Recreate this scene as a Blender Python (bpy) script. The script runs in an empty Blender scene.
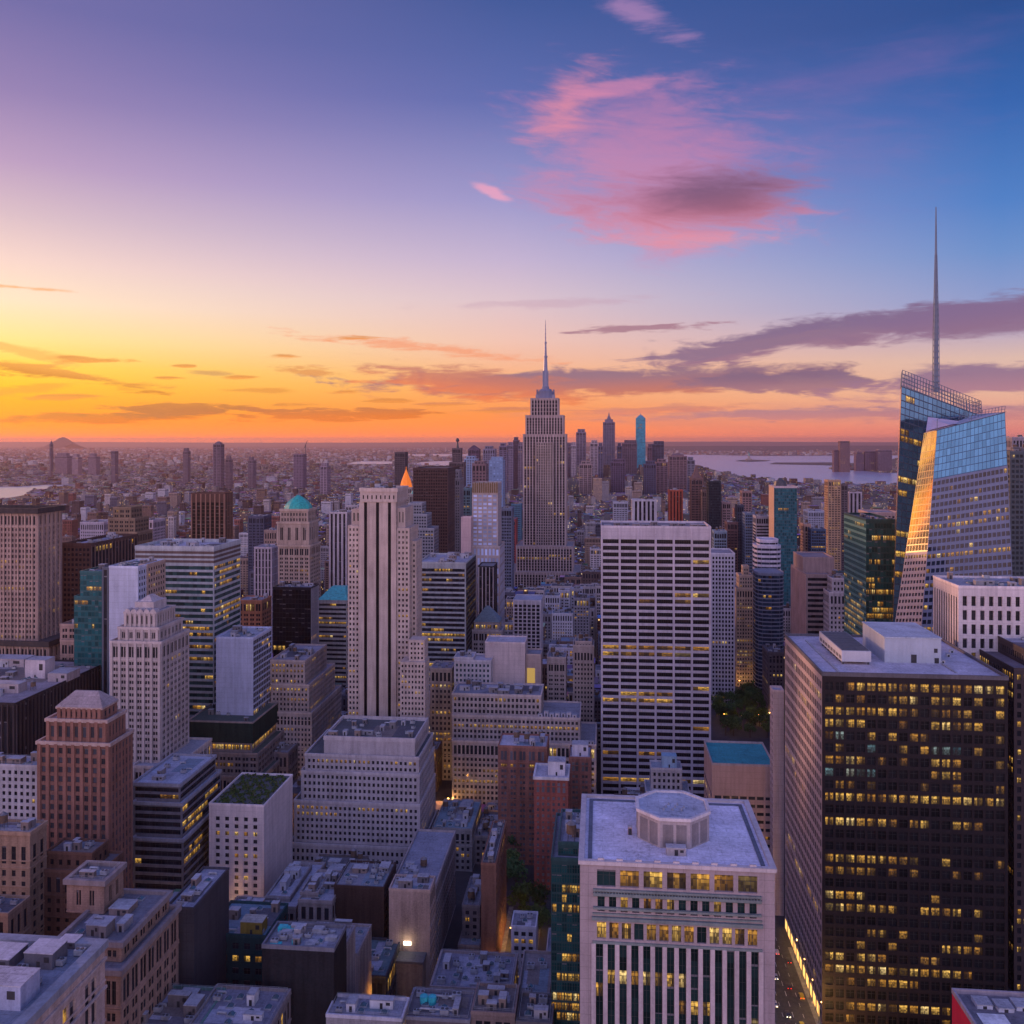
import bpy, math, random
import numpy as np
from mathutils import Vector

# ------------------------------------------------------------------ camera
H = 260.0; F = 913.0; HY = 441.0; YAW = math.radians(5.5)
CA, SA = math.cos(YAW), math.sin(YAW)
scene = bpy.context.scene
cam_d = bpy.data.cameras.new("camera"); cam = bpy.data.objects.new("camera", cam_d)
scene.collection.objects.link(cam); scene.camera = cam
cam.location = (0, 0, H); cam.rotation_euler = (math.radians(90), 0, YAW)
cam_d.sensor_width = 36.0; cam_d.lens = 36.0 * F / 1024.0
cam_d.shift_y = -(512.0 - HY) / 1024.0
cam_d.clip_start = 1.0; cam_d.clip_end = 400000.0

def sl(r, g, b, k=1.0):
    f = lambda c: (c / 255.0) / 12.92 if c <= 10 else ((c / 255.0 + 0.055) / 1.055) ** 2.4
    return (f(r) * k, f(g) * k, f(b) * k, 1.0)

# ------------------------------------------------------------------ world
SUN_AZ = -42.0 - 5.5; SUN_EL = 4.0
world = bpy.data.worlds.new("World"); scene.world = world; world.use_nodes = True
nt = world.node_tree; nt.nodes.clear()
def N(t, **kw):
    n = nt.nodes.new(t)
    for k, v in kw.items(): setattr(n, k, v)
    return n
def put(sock, v):
    if v is None: return
    if isinstance(v, bpy.types.NodeSocket): nt.links.new(v, sock)
    else: sock.default_value = v
def M(op, a, b=None, c=None, clamp=False):
    n = N('ShaderNodeMath', operation=op); n.use_clamp = clamp
    put(n.inputs[0], a); put(n.inputs[1], b); put(n.inputs[2], c)
    return n.outputs[0]
def MR(v, a, b, c=0.0, d=1.0, smooth=True):
    n = N('ShaderNodeMapRange'); n.interpolation_type = 'SMOOTHSTEP' if smooth else 'LINEAR'
    put(n.inputs[0], v); put(n.inputs[1], a); put(n.inputs[2], b); put(n.inputs[3], c); put(n.inputs[4], d)
    return n.outputs[0]
def MIX(f, a, b, blend='MIX'):
    n = N('ShaderNodeMix', data_type='RGBA', blend_type=blend); n.clamp_factor = True
    put(n.inputs[0], f); put(n.inputs[6], a); put(n.inputs[7], b)
    return n.outputs[2]
def CXYZ(x, y, z):
    n = N('ShaderNodeCombineXYZ'); put(n.inputs[0], x); put(n.inputs[1], y); put(n.inputs[2], z); return n.outputs[0]
def NOISE(vec, scale, detail=5, rough=0.55, dist=0.0):
    n = N('ShaderNodeTexNoise'); put(n.inputs['Vector'], vec)
    n.inputs['Scale'].default_value = scale; n.inputs['Detail'].default_value = detail
    n.inputs['Roughness'].default_value = rough; n.inputs['Distortion'].default_value = dist
    return n.outputs[0]
def RAMP(f, els):
    n = N('ShaderNodeValToRGB'); put(n.inputs[0], f); cr = n.color_ramp
    els = sorted(els, key=lambda e: e[0])
    while len(cr.elements) > 1: cr.elements.remove(cr.elements[-1])
    cr.elements[0].position = els[0][0]; cr.elements[0].color = els[0][1]
    for p, c in els[1:]:
        e = cr.elements.new(min(1.0, p)); e.color = c
    return n.outputs[0]

tc = N('ShaderNodeTexCoord'); sep = N('ShaderNodeSeparateXYZ'); put(sep.inputs[0], tc.outputs['Generated'])
dx, dy, dz = sep.outputs
hyp = M('MAXIMUM', M('SQRT', M('ADD', M('MULTIPLY', dx, dx), M('MULTIPLY', dy, dy))), 1e-4)
tel = M('DIVIDE', dz, hyp)                       # tangent of the elevation
azw = M('ARCTAN2', dx, dy)
azc = M('ADD', azw, YAW)                          # azimuth, 0 = down the view axis
az = M('SUBTRACT', M('FLOORED_MODULO', M('ADD', azc, math.pi), 2 * math.pi), math.pi)
ft = M('DIVIDE', tel, 0.5, clamp=True)
def ramp_at(x, rows, k=1.0):
    ca = math.cos(math.atan((x - 512) / F))
    return RAMP(ft, [(max(0, (HY - y) * ca / F / 0.5), sl(*c[:3], (c[3] if len(c) > 3 else 1.0) * k)) for y, c in rows])
L = ramp_at(20, [(440, (255, 118, 0, 1.9)), (433, (255, 128, 0, 1.45)), (422, (255, 140, 6, 1.15)), (402, (255, 168, 12)), (385, (255, 190, 24)), (365, (255, 208, 66)), (338, (254, 222, 140)), (300, (250, 222, 192)), (260, (238, 206, 198)), (215, (210, 182, 194)), (160, (180, 150, 188)), (90, (142, 122, 174)), (0, (108, 102, 162))])
C = ramp_at(512, [(440, (255, 128, 56, 1.6)), (433, (255, 132, 62, 1.25)), (415, (255, 146, 70)), (385, (248, 170, 112)), (340, (236, 190, 176)), (300, (216, 190, 200)), (260, (192, 174, 205)), (200, (152, 147, 198)), (100, (90, 104, 171)), (0, (60, 84, 149))])
R = ramp_at(1000, [(440, (236, 132, 120, 1.1)), (430, (232, 135, 122, 1.03)), (415, (228, 156, 140)), (392, (230, 178, 154)), (358, (218, 182, 170)), (330, (180, 164, 190)), (300, (138, 152, 200)), (250, (104, 140, 199)), (200, (76, 124, 194)), (100, (48, 96, 170)), (0, (38, 74, 140))])
BK = 2.75  # unseen sky behind the camera, boosted as fill light for the front walls
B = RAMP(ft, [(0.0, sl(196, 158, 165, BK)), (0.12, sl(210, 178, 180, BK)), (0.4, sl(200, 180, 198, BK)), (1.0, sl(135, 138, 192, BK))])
SL = RAMP(ft, [(0.0, sl(255, 155, 40, 3.0)), (0.1, sl(255, 188, 66, 3.4)), (0.3, sl(250, 185, 140, 2.4)), (0.6, sl(190, 155, 190, 1.7)), (1.0, sl(120, 112, 175, 1.5))])
SR = RAMP(ft, [(0.0, sl(190, 150, 175)), (0.15, sl(155, 150, 195)), (0.5, sl(85, 118, 190)), (1.0, sl(60, 92, 165))])
d2 = math.radians
col = MIX(MR(az, d2(-29), d2(0), smooth=False), L, C)
col = MIX(MR(az, d2(0), d2(28), smooth=False), col, R)
col = MIX(MR(az, d2(38), d2(85)), col, SR)
col = MIX(MR(az, d2(-38), d2(-85), 0, 1), col, SL)
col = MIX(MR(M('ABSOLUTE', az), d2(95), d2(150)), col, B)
zen = MIX(MR(M('ABSOLUTE', az), d2(60), d2(150)), sl(48, 76, 146, 1.2), sl(105, 112, 184, 1.7))
col = MIX(MR(tel, 0.55, 2.2), col, zen)
sky_clear = col

# clouds: patches of cirrus and low stratus bands, placed by azimuth and elevation
def cloud_px(px, py):
    a = math.atan((px - 512) / F); return a, (HY - py) * math.cos(a) / F
nvec = CXYZ(M('MULTIPLY', az, 2.6), M('MULTIPLY', tel, 16.0), 0.0)
n_str = NOISE(nvec, 2.4, 9, 0.62, 0.6)
n_fine = NOISE(CXYZ(M('MULTIPLY', az, 9.0), M('MULTIPLY', tel, 60.0), 3.7), 1.6, 8, 0.65, 0.8)
n_puff = NOISE(CXYZ(M('MULTIPLY', az, 8.0), M('MULTIPLY', tel, 22.0), 9.1), 2.4, 8, 0.6, 0.9)
n_mix = M('ADD', M('MULTIPLY', n_str, 0.36), M('ADD', M('MULTIPLY', n_fine, 0.32), M('MULTIPLY', n_puff, 0.36)))
n_tiny = M('ADD', M('MULTIPLY', NOISE(CXYZ(M('MULTIPLY', az, 14.0), M('MULTIPLY', tel, 90.0), 5.5), 1.7, 8, 0.62, 0.5), 0.6), M('MULTIPLY', n_fine, 0.4))
n_wisp = M('ADD', M('MULTIPLY', NOISE(CXYZ(M('ADD', M('MULTIPLY', az, 5.0), M('MULTIPLY', tel, -3.0)), M('ADD', M('MULTIPLY', tel, 26.0), M('MULTIPLY', az, 4.0)), 1.3), 1.7, 10, 0.66, 0.5), 0.7), M('MULTIPLY', n_puff, 0.32))
def cloud(px, py, rx, ry, tilt, amp, soft, opac, colour, lo=None, noise=None, edge=-0.12):
    global col
    rx *= 1.12; ry *= 1.05
    a0, t0 = cloud_px(px, py); sx, sy = rx / F, ry / F
    u = M('SUBTRACT', az, a0); v = M('SUBTRACT', tel, t0)
    ct, st = math.cos(tilt), math.sin(tilt)
    uu = M('DIVIDE', M('ADD', M('MULTIPLY', u, ct), M('MULTIPLY', v, st)), sx)
    vv = M('DIVIDE', M('SUBTRACT', M('MULTIPLY', v, ct), M('MULTIPLY', u, st)), sy)
    dist = M('SQRT', M('ADD', M('MULTIPLY', uu, uu), M('MULTIPLY', vv, vv)))
    m = M('SUBTRACT', 1.0, dist)
    m = M('ADD', m, M('MULTIPLY', M('SUBTRACT', noise or n_mix, 0.5), amp * 1.25))
    k = MR(m, edge, edge + soft, 0.0, opac)
    if lo is not None:
        colour = MIX(MR(vv, -0.9, 0.7), lo, colour)
    col = MIX(k, col, colour)
mauve = sl(122, 94, 122); mauve2 = sl(140, 104, 128); dusk = sl(176, 118, 116); pink = sl(222, 140, 158); pinkb = sl(238, 150, 150)
# far low veil near the horizon on the right
cloud(800, 414, 150, 7, 0.0, 3.4, 0.7, 0.85, sl(168, 122, 140), sl(206, 130, 130), noise=n_tiny)
cloud(965, 412, 90, 8, 0.0, 3.4, 0.7, 0.85, sl(168, 122, 140), sl(206, 130, 130), noise=n_tiny)
cloud(640, 410, 100, 5, 0.02, 4.0, 0.8, 0.7, sl(196, 124, 116), sl(236, 132, 100), noise=n_tiny)
cloud(770, 418, 300, 13, 0.0, 3.0, 0.9, 0.3, sl(182, 130, 140), sl(214, 130, 118), n_str)
cloud(600, 383, 200, 14, 0.02, 3.6, 0.6, 0.96, mauve2, sl(196, 112, 98))
cloud(480, 384, 120, 15, -0.10, 3.2, 0.7, 0.85, sl(188, 112, 104), sl(236, 122, 74), noise=n_tiny)
cloud(795, 382, 90, 9, 0.0, 3.6, 0.5, 0.92, sl(126, 96, 126), sl(160, 112, 128))
cloud(890, 326, 190, 15, 0.10, 3.4, 0.6, 0.95, sl(124, 98, 134), sl(150, 108, 134))
cloud(1020, 316, 150, 18, 0.05, 2.4, 0.6, 0.92, sl(126, 100, 140), sl(140, 104, 134))
cloud(730, 349, 95, 6, 0.14, 2.8, 0.6, 0.9, sl(140, 108, 136), noise=n_tiny)
cloud(985, 380, 105, 15, 0.02, 3.4, 0.6, 0.94, sl(140, 108, 140), sl(172, 120, 140))
cloud(645, 328, 70, 4, 0.02, 4.2, 0.7, 0.85, sl(160, 112, 132), noise=n_tiny)
cloud(560, 303, 120, 5, 0.03, 2.8, 0.9, 0.4, sl(190, 150, 172), noise=n_tiny)
cloud(420, 347, 120, 6, -0.1, 4.6, 1.0, 0.75, sl(240, 150, 112), noise=n_tiny)
# left, low and orange lit
cloud(55, 373, 84, 6, -0.14, 4.4, 0.8, 0.9, sl(224, 146, 66), sl(198, 112, 40), noise=n_tiny)
cloud(25, 352, 55, 5, -0.22, 4.2, 0.9, 0.7, sl(236, 170, 88), noise=n_tiny)
cloud(15, 287, 45, 2.0, -0.01, 3.4, 0.9, 0.7, sl(236, 160, 96), noise=n_tiny)
cloud(20, 390, 60, 5, 0.14, 2.6, 0.8, 0.7, sl(232, 150, 50), noise=n_tiny)
cloud(110, 417, 130, 6, 0.04, 4.2, 0.7, 0.9, sl(204, 118, 50), sl(224, 116, 24), noise=n_tiny)
cloud(180, 410, 62, 6, 0.04, 4.0, 0.6, 0.85, sl(186, 112, 62), noise=n_tiny)
cloud(335, 413, 90, 7, 0.02, 4.4, 0.6, 0.92, sl(198, 114, 66), sl(232, 118, 34), noise=n_tiny)
cloud(310, 371, 34, 4, -0.1, 4.4, 0.7, 0.85, sl(222, 146, 84), noise=n_tiny)
cloud(212, 373, 20, 3, -0.03, 2.4, 0.7, 0.85, sl(206, 152, 94), noise=n_tiny)
cloud(265, 391, 30, 3.5, 0.0, 2.6, 0.7, 0.8, sl(226, 146, 64), noise=n_tiny)
for (px_, py_, rx_, ry_) in ((165, 378, 12, 1.6), (185, 366, 9, 1.4), (240, 377, 14, 1.6), (345, 392, 16, 2), (300, 405, 26, 2.5), (60, 397, 34, 2.5), (385, 401, 30, 2.6), (440, 404, 26, 2.6), (285, 356, 14, 2), (90, 360, 28, 3), (355, 338, 22, 2.4), (500, 410, 40, 3)):
    cloud(px_, py_, rx_, ry_, 0.02, 3.6, 0.7, 0.8, sl(214, 132, 64) if px_ < 400 else sl(206, 124, 92), sl(236, 140, 60), n_tiny)
# the pink cloud high up
cloud(720, 150, 210, 95, -0.05, 2.2, 1.9, 0.45, sl(146, 112, 172), None, n_wisp)
cloud(652, 160, 114, 78, -0.25, 2.3, 1.2, 0.78, sl(182, 122, 168), sl(206, 138, 174), n_wisp, -0.3)
cloud(665, 208, 108, 36, -0.12, 1.9, 1.2, 0.75, sl(188, 124, 160), sl(214, 144, 172), n_wisp, -0.3)
cloud(565, 108, 54, 26, 0.8, 2.4, 1.7, 0.85, sl(224, 136, 158), None, n_wisp, -0.25)
cloud(615, 88, 55, 9, 0.1, 2.6, 0.9, 0.6, sl(206, 130, 168))
cloud(690, 205, 110, 38, 0.02, 2.3, 1.1, 0.85, sl(160, 102, 140), sl(218, 130, 150), n_wisp)
cloud(720, 198, 80, 34, 0.04, 1.6, 1.2, 0.92, sl(104, 78, 116), sl(160, 94, 120), n_wisp)
cloud(690, 240, 105, 9, -0.03, 2.6, 1.1, 0.75, sl(222, 140, 160), None, n_wisp)
cloud(493, 193, 20, 6, -0.45, 1.8, 0.8, 0.85, sl(228, 158, 188))
cloud(640, 14, 60, 16, -0.5, 3.0, 1.2, 0.55, sl(186, 136, 184))
cloud(890, 66, 220, 30, 0.1, 2.6, 1.8, 0.25, sl(140, 104, 166), None, n_str)
bg = N('ShaderNodeBackground'); put(bg.inputs[0], col); bg.inputs[1].default_value = 1.0
nish = N('ShaderNodeTexSky', sky_type='NISHITA'); nish.sun_disc = False
nish.sun_elevation = math.radians(SUN_EL); nish.sun_rotation = math.radians(SUN_AZ)
bg2 = N('ShaderNodeBackground'); put(bg2.inputs[0], nish.outputs[0]); bg2.inputs[1].default_value = 0.008
add = N('ShaderNodeAddShader'); put(add.inputs[0], bg.outputs[0]); put(add.inputs[1], bg2.outputs[0])
wo = N('ShaderNodeOutputWorld'); put(wo.inputs[0], add.outputs[0])
world.cycles.sampling_method = 'MANUAL'; world.cycles.sample_map_resolution = 512

# ------------------------------------------------------------------ sun, exposure
sun_d = bpy.data.lights.new("sun", 'SUN'); sun = bpy.data.objects.new("sun", sun_d); scene.collection.objects.link(sun)
sun_d.energy = 2.6; sun_d.color = (1.0, 0.50, 0.30); sun_d.angle = math.radians(2.0)
_a, _e = math.radians(SUN_AZ), math.radians(SUN_EL)
sun.rotation_euler = Vector((math.sin(_a) * math.cos(_e), math.cos(_a) * math.cos(_e), math.sin(_e))).to_track_quat('Z', 'Y').to_euler()
sun.location = (-300, 300, 600)
vs = scene.view_settings; vs.view_transform = 'Standard'; vs.look = 'None'; vs.exposure = 0.06; vs.gamma = 1.0
scene.cycles.use_denoising = True; scene.cycles.max_bounces = 5; scene.cycles.diffuse_bounces = 2; scene.cycles.glossy_bounces = 3
scene.cycles.volume_bounces = 1; scene.cycles.sample_clamp_indirect = 4.0
# ------------------------------------------------------------------ pixel helpers (photo point at a given depth -> place)
def plane(px, d):
    t = (px - 512) / F; return d * (CA + t * SA)
def gx(px, Y):
    t = (px - 512) / F; return Y * (-SA + t * CA) / (CA + t * SA)
def gd(px, Y):
    return Y / (CA + (px - 512) / F * SA)
def gz(px, py, Y): return H - (py - HY) * gd(px, Y) / F
def P3(px, py, Y): return (gx(px, Y), Y, gz(px, py, Y))
def proj(x, y, z):
    d = -SA * x + CA * y
    if d < 5: d = 5
    return 512 + F * (CA * x + SA * y) / d, HY - F * (z - H) / d

# ------------------------------------------------------------------ materials
MATS = {}
def new_mat(name):
    global nt
    m = bpy.data.materials.new(name); m.use_nodes = True; nt = m.node_tree; nt.nodes.clear(); return m
def finish(b):
    o = N('ShaderNodeOutputMaterial'); put(o.inputs[0], b.outputs[0])
def PR(base, rough=0.8, metal=0.0, spec=0.3):
    b = N('ShaderNodeBsdfPrincipled'); put(b.inputs['Base Color'], base); put(b.inputs['Roughness'], rough)
    put(b.inputs['Metallic'], metal); put(b.inputs['Specular IOR Level'], spec); return b
def c4(c, k=1.0): return (c[0] * k, c[1] * k, c[2] * k, 1.0)
def wall_mat(c, kind='stone', rough=0.85, spec=0.1, metal=0.0):
    key = ('wall', tuple(c), kind, rough)
    if key in MATS: return MATS[key]
    m = new_mat('facade_' + kind); t = N('ShaderNodeTexCoord').outputs['Object']
    mp = N('ShaderNodeMapping'); put(mp.inputs[0], t); mp.inputs['Scale'].default_value = (0.45, 0.45, 0.035)
    streak = NOISE(mp.outputs[0], 1.0, 4, 0.6); blot = NOISE(t, 0.07, 4, 0.6); fine = NOISE(t, 1.3, 3, 0.7)
    f = M('ADD', M('MULTIPLY', streak, 0.5), M('ADD', M('MULTIPLY', blot, 0.35), M('MULTIPLY', fine, 0.3)))
    a = {'stone': (0.52, 1.4), 'brick': (0.45, 1.5), 'concrete': (0.6, 1.35), 'metal': (0.85, 1.15), 'panel': (0.72, 1.25)}[kind]
    colr = RAMP(f, [(0.36, c4(c, a[0])), (0.56, c4(c)), (0.74, c4(c, a[1]))])
    if kind in ('panel', 'stone', 'brick'):
        s = N('ShaderNodeSeparateXYZ'); put(s.inputs[0], t)
        v = CXYZ(M('ADD', s.outputs[0], s.outputs[1]), s.outputs[2], 0.0)
        br = N('ShaderNodeTexBrick'); put(br.inputs[0], v)
        w, h, mt = {'panel': (4.5, 3.4, 0.06), 'stone': (1.6, 0.8, 0.03), 'brick': (0.9, 0.35, 0.02)}[kind]
        br.inputs['Scale'].default_value = 1.0; br.inputs['Brick Width'].default_value = w; br.inputs['Row Height'].default_value = h
        br.inputs['Mortar Size'].default_value = mt; br.offset = 0.0 if kind == 'panel' else 0.5
        br.inputs['Color1'].default_value = (1, 1, 1, 1); br.inputs['Color2'].default_value = (0.86, 0.86, 0.86, 1) if kind != 'panel' else (0.96, 0.96, 0.96, 1); br.inputs['Mortar'].default_value = (0.6, 0.6, 0.6, 1)
        colr = MIX(0.8, colr, br.outputs[0], 'MULTIPLY')
    finish(PR(colr, rough, metal, spec)); MATS[key] = m; return m
def roof_mat(c, rough=0.75):
    key = ('roof', tuple(c))
    if key in MATS: return MATS[key]
    m = new_mat('roofing'); t = N('ShaderNodeTexCoord').outputs['Object']
    n1 = NOISE(t, 0.09, 6, 0.65, 0.4); n2 = NOISE(t, 0.9, 6, 0.75)
    colr = RAMP(M('ADD', M('MULTIPLY', n1, 0.45), M('MULTIPLY', n2, 0.55)), [(0.34, c4(c, 0.45)), (0.45, c4(c, 0.85)), (0.55, c4(c, 1.08)), (0.68, c4(c, 1.5))])
    br = N('ShaderNodeTexBrick'); put(br.inputs[0], t); br.inputs['Scale'].default_value = 1.0; br.inputs['Brick Width'].default_value = 7.0
    br.inputs['Row Height'].default_value = 3.2; br.inputs['Mortar Size'].default_value = 0.09
    br.inputs['Color1'].default_value = (1, 1, 1, 1); br.inputs['Color2'].default_value = (0.88, 0.88, 0.88, 1); br.inputs['Mortar'].default_value = (0.62, 0.62, 0.62, 1)
    colr = MIX(0.8, colr, br.outputs[0], 'MULTIPLY')
    finish(PR(colr, rough, 0.0, 0.3)); MATS[key] = m; return m
def glass_mat(c, rough=0.08, spec=0.6, metal=0.0, blinds=0.2):
    key = ('glass', tuple(c), rough, metal, blinds)
    if key in MATS: return MATS[key]
    m = new_mat('window_glass'); uv = N('ShaderNodeTexCoord').outputs['UV']
    fl = N('ShaderNodeVectorMath', operation='FLOOR'); put(fl.inputs[0], uv)
    wn = N('ShaderNodeTexWhiteNoise', noise_dimensions='2D'); put(wn.inputs['Vector'], fl.outputs[0])
    s = N('ShaderNodeSeparateXYZ'); put(s.inputs[0], uv)
    fv = M('FRACT', s.outputs[1])
    drop = M('GREATER_THAN', fv, M('ADD', 0.15, M('MULTIPLY', wn.outputs[0], 0.8)))
    blind = M('MULTIPLY', M('GREATER_THAN', wn.outputs[0], 1.0 - blinds), drop)
    colr = MIX(wn.outputs[0], c4(c, 0.82), c4(c, 1.2)) if metal > .5 else MIX(wn.outputs[0], c4(c, 0.55), c4(c, 1.5))
    colr = MIX(blind, colr, (0.16, 0.15, 0.17, 1))
    finish(PR(colr, rough, metal, spec)); MATS[key] = m; return m
def lit_mat(tone='warm', k=1.0):
    key = ('lit', tone, k)
    if key in MATS: return MATS[key]
    m = new_mat('lit_window'); uv = N('ShaderNodeTexCoord').outputs['UV']
    fl = N('ShaderNodeVectorMath', operation='FLOOR'); put(fl.inputs[0], uv)
    wn = N('ShaderNodeTexWhiteNoise', noise_dimensions='2D'); put(wn.inputs['Vector'], fl.outputs[0])
    pal = {'warm': [(0.0, (0.95, 0.40, 0.05, 1)), (0.4, (1.0, 0.50, 0.08, 1)), (0.8, (1.0, 0.58, 0.12, 1)), (1.0, (1.0, 0.72, 0.3, 1))],
           'amber': [(0.0, (0.9, 0.36, 0.05, 1)), (1.0, (1.0, 0.55, 0.1, 1))],
           'cool': [(0.0, (0.12, 0.35, 0.5, 1)), (0.6, (0.3, 0.55, 0.6, 1)), (1.0, (0.8, 0.8, 0.62, 1))]}[tone]
    colr = RAMP(wn.outputs[0], pal)
    sep_ = N('ShaderNodeSeparateXYZ'); put(sep_.inputs[0], uv)
    fv = M('FRACT', sep_.outputs[1])
    def cellnoise(a, b):
        q = N('ShaderNodeTexWhiteNoise', noise_dimensions='2D'); put(q.inputs['Vector'], CXYZ(M('FLOOR', M('MULTIPLY', sep_.outputs[0], a)), M('FLOOR', M('MULTIPLY', sep_.outputs[1], b)), 0.0)); return q.outputs[0]
    pane = MR(cellnoise(3.0, 1.0), 0.12, 0.7, 0.1, 1.0)          # blinds, rooms with the light off
    desk = MR(cellnoise(7.0, 5.0), 0.2, 0.9, 0.25, 1.1)           # people, desks, shelves
    ceil_ = M('MULTIPLY', M('GREATER_THAN', fv, 0.66), M('LESS_THAN', fv, 0.86))
    g = M('MULTIPLY', pane, M('ADD', M('MULTIPLY', desk, MR(fv, 0.0, 0.7, 0.35, 0.8)), M('MULTIPLY', ceil_, 0.55)))
    st = M('MULTIPLY', g, M('ADD', 0.38 * k, M('MULTIPLY', wn.outputs[0], 0.6 * k)))
    b = PR((0.03, 0.025, 0.02, 1), 0.12, 0.0, 0.5); put(b.inputs['Emission Color'], colr); put(b.inputs['Emission Strength'], st)
    finish(b); MATS[key] = m; return m
def plain_mat(name, c, rough=0.6, metal=0.0, emit=None, es=0.0, var=0.25):
    key = ('plain', name, tuple(c), rough, metal)
    if key in MATS: return MATS[key]
    m = new_mat(name); t = N('ShaderNodeTexCoord').outputs['Object']
    colr = MIX(MR(NOISE(t, 0.5, 4, 0.6), 0.3, 0.7), c4(c, 1 - var), c4(c, 1 + var))
    b = PR(colr, rough, metal, 0.35)
    if emit: put(b.inputs['Emission Color'], c4(emit)); b.inputs['Emission Strength'].default_value = es
    finish(b); MATS[key] = m; return m

# ------------------------------------------------------------------ mesh builder
COL = scene.collection
def newell(p):
    x = y = z = 0.0
    for i in range(len(p)):
        a, b = p[i], p[(i + 1) % len(p)]
        x += (a[1] - b[1]) * (a[2] + b[2]); y += (a[2] - b[2]) * (a[0] + b[0]); z += (a[0] - b[0]) * (a[1] + b[1])
    l = math.sqrt(x * x + y * y + z * z) or 1.0
    return (x / l, y / l, z / l)
class MB:
    def __init__(s): s.v = []; s.f = []; s.m = []; s.uv = []; s.has_uv = False
    def face(s, pts, mi=0, uv=None):
        i = len(s.v); s.v.extend(pts); s.f.append(tuple(range(i, i + len(pts)))); s.m.append(mi)
        if uv: s.has_uv = True; s.uv.extend(uv)
        else: s.uv.extend([(0.5, 0.5)] * len(pts))
    def box(s, x0, x1, y0, y1, z0, z1, mi=0, bottom=False):
        a, b, c, d = (x0, y0, z0), (x1, y0, z0), (x1, y1, z0), (x0, y1, z0)
        e, f, g, h = (x0, y0, z1), (x1, y0, z1), (x1, y1, z1), (x0, y1, z1)
        for q in ((a, b, f, e), (b, c, g, f), (c, d, h, g), (d, a, e, h), (e, f, g, h)): s.face(q, mi)
        if bottom: s.face((d, c, b, a), mi)
    def prism(s, pts, z0, z1, mi=0, top=True, pts2=None):
        p2 = pts2 or pts; n = len(pts)
        for i in range(n):
            j = (i + 1) % n
            s.face(((pts[i][0], pts[i][1], z0), (pts[j][0], pts[j][1], z0), (p2[j][0], p2[j][1], z1), (p2[i][0], p2[i][1], z1)), mi)
        if top: s.face([(p[0], p[1], z1) for p in p2], mi)
    def cyl(s, cx, cy, z0, z1, r0, r1, n=12, mi=0, top=True):
        c = [(math.cos(2 * math.pi * i / n), math.sin(2 * math.pi * i / n)) for i in range(n)]
        s.prism([(cx + r0 * a, cy + r0 * b) for a, b in c], z0, z1, mi, top, [(cx + r1 * a, cy + r1 * b) for a, b in c])
    def tube(s, p, q, r, n=6, mi=0, r2=None):
        p = Vector(p); q = Vector(q); d = (q - p).normalized(); r2 = r if r2 is None else r2
        u = d.orthogonal().normalized(); w = d.cross(u)
        A = [p + (u * math.cos(2 * math.pi * i / n) + w * math.sin(2 * math.pi * i / n)) * r for i in range(n)]
        B_ = [q + (u * math.cos(2 * math.pi * i / n) + w * math.sin(2 * math.pi * i / n)) * r2 for i in range(n)]
        for i in range(n):
            j = (i + 1) % n; s.face((tuple(A[i]), tuple(A[j]), tuple(B_[j]), tuple(B_[i])), mi)
        s.face([tuple(b) for b in B_], mi)
    def build(s, name, mats, parent=None, base=(0, 0, 0), kind=None, smooth=False):
        if not s.f: return None
        me = bpy.data.meshes.new(name); bx, by, bz = base
        me.from_pydata([(v[0] - bx, v[1] - by, v[2] - bz) for v in s.v], [], s.f)
        if not isinstance(mats, (list, tuple)): mats = [mats]
        for m in mats: me.materials.append(m)
        if len(mats) > 1: me.polygons.foreach_set('material_index', s.m)
        if s.has_uv:
            l = me.uv_layers.new(name='UVMap'); l.data.foreach_set('uv', np.array(s.uv, dtype=np.float32).ravel())
        if smooth: me.polygons.foreach_set('use_smooth', [True] * len(s.f))
        o = bpy.data.objects.new(name, me); COL.objects.link(o)
        if parent is not None: o.parent = parent
        else: o.location = base
        if kind: o['kind'] = kind
        return o
def thing(name, label, cat, loc, group=None, mesh=None):
    o = bpy.data.objects.new(name, mesh); COL.objects.link(o); o.location = loc
    o['label'] = label; o['category'] = cat
    if group: o['group'] = group
    if mesh is None: o.empty_display_size = 1.0
    return o

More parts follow.
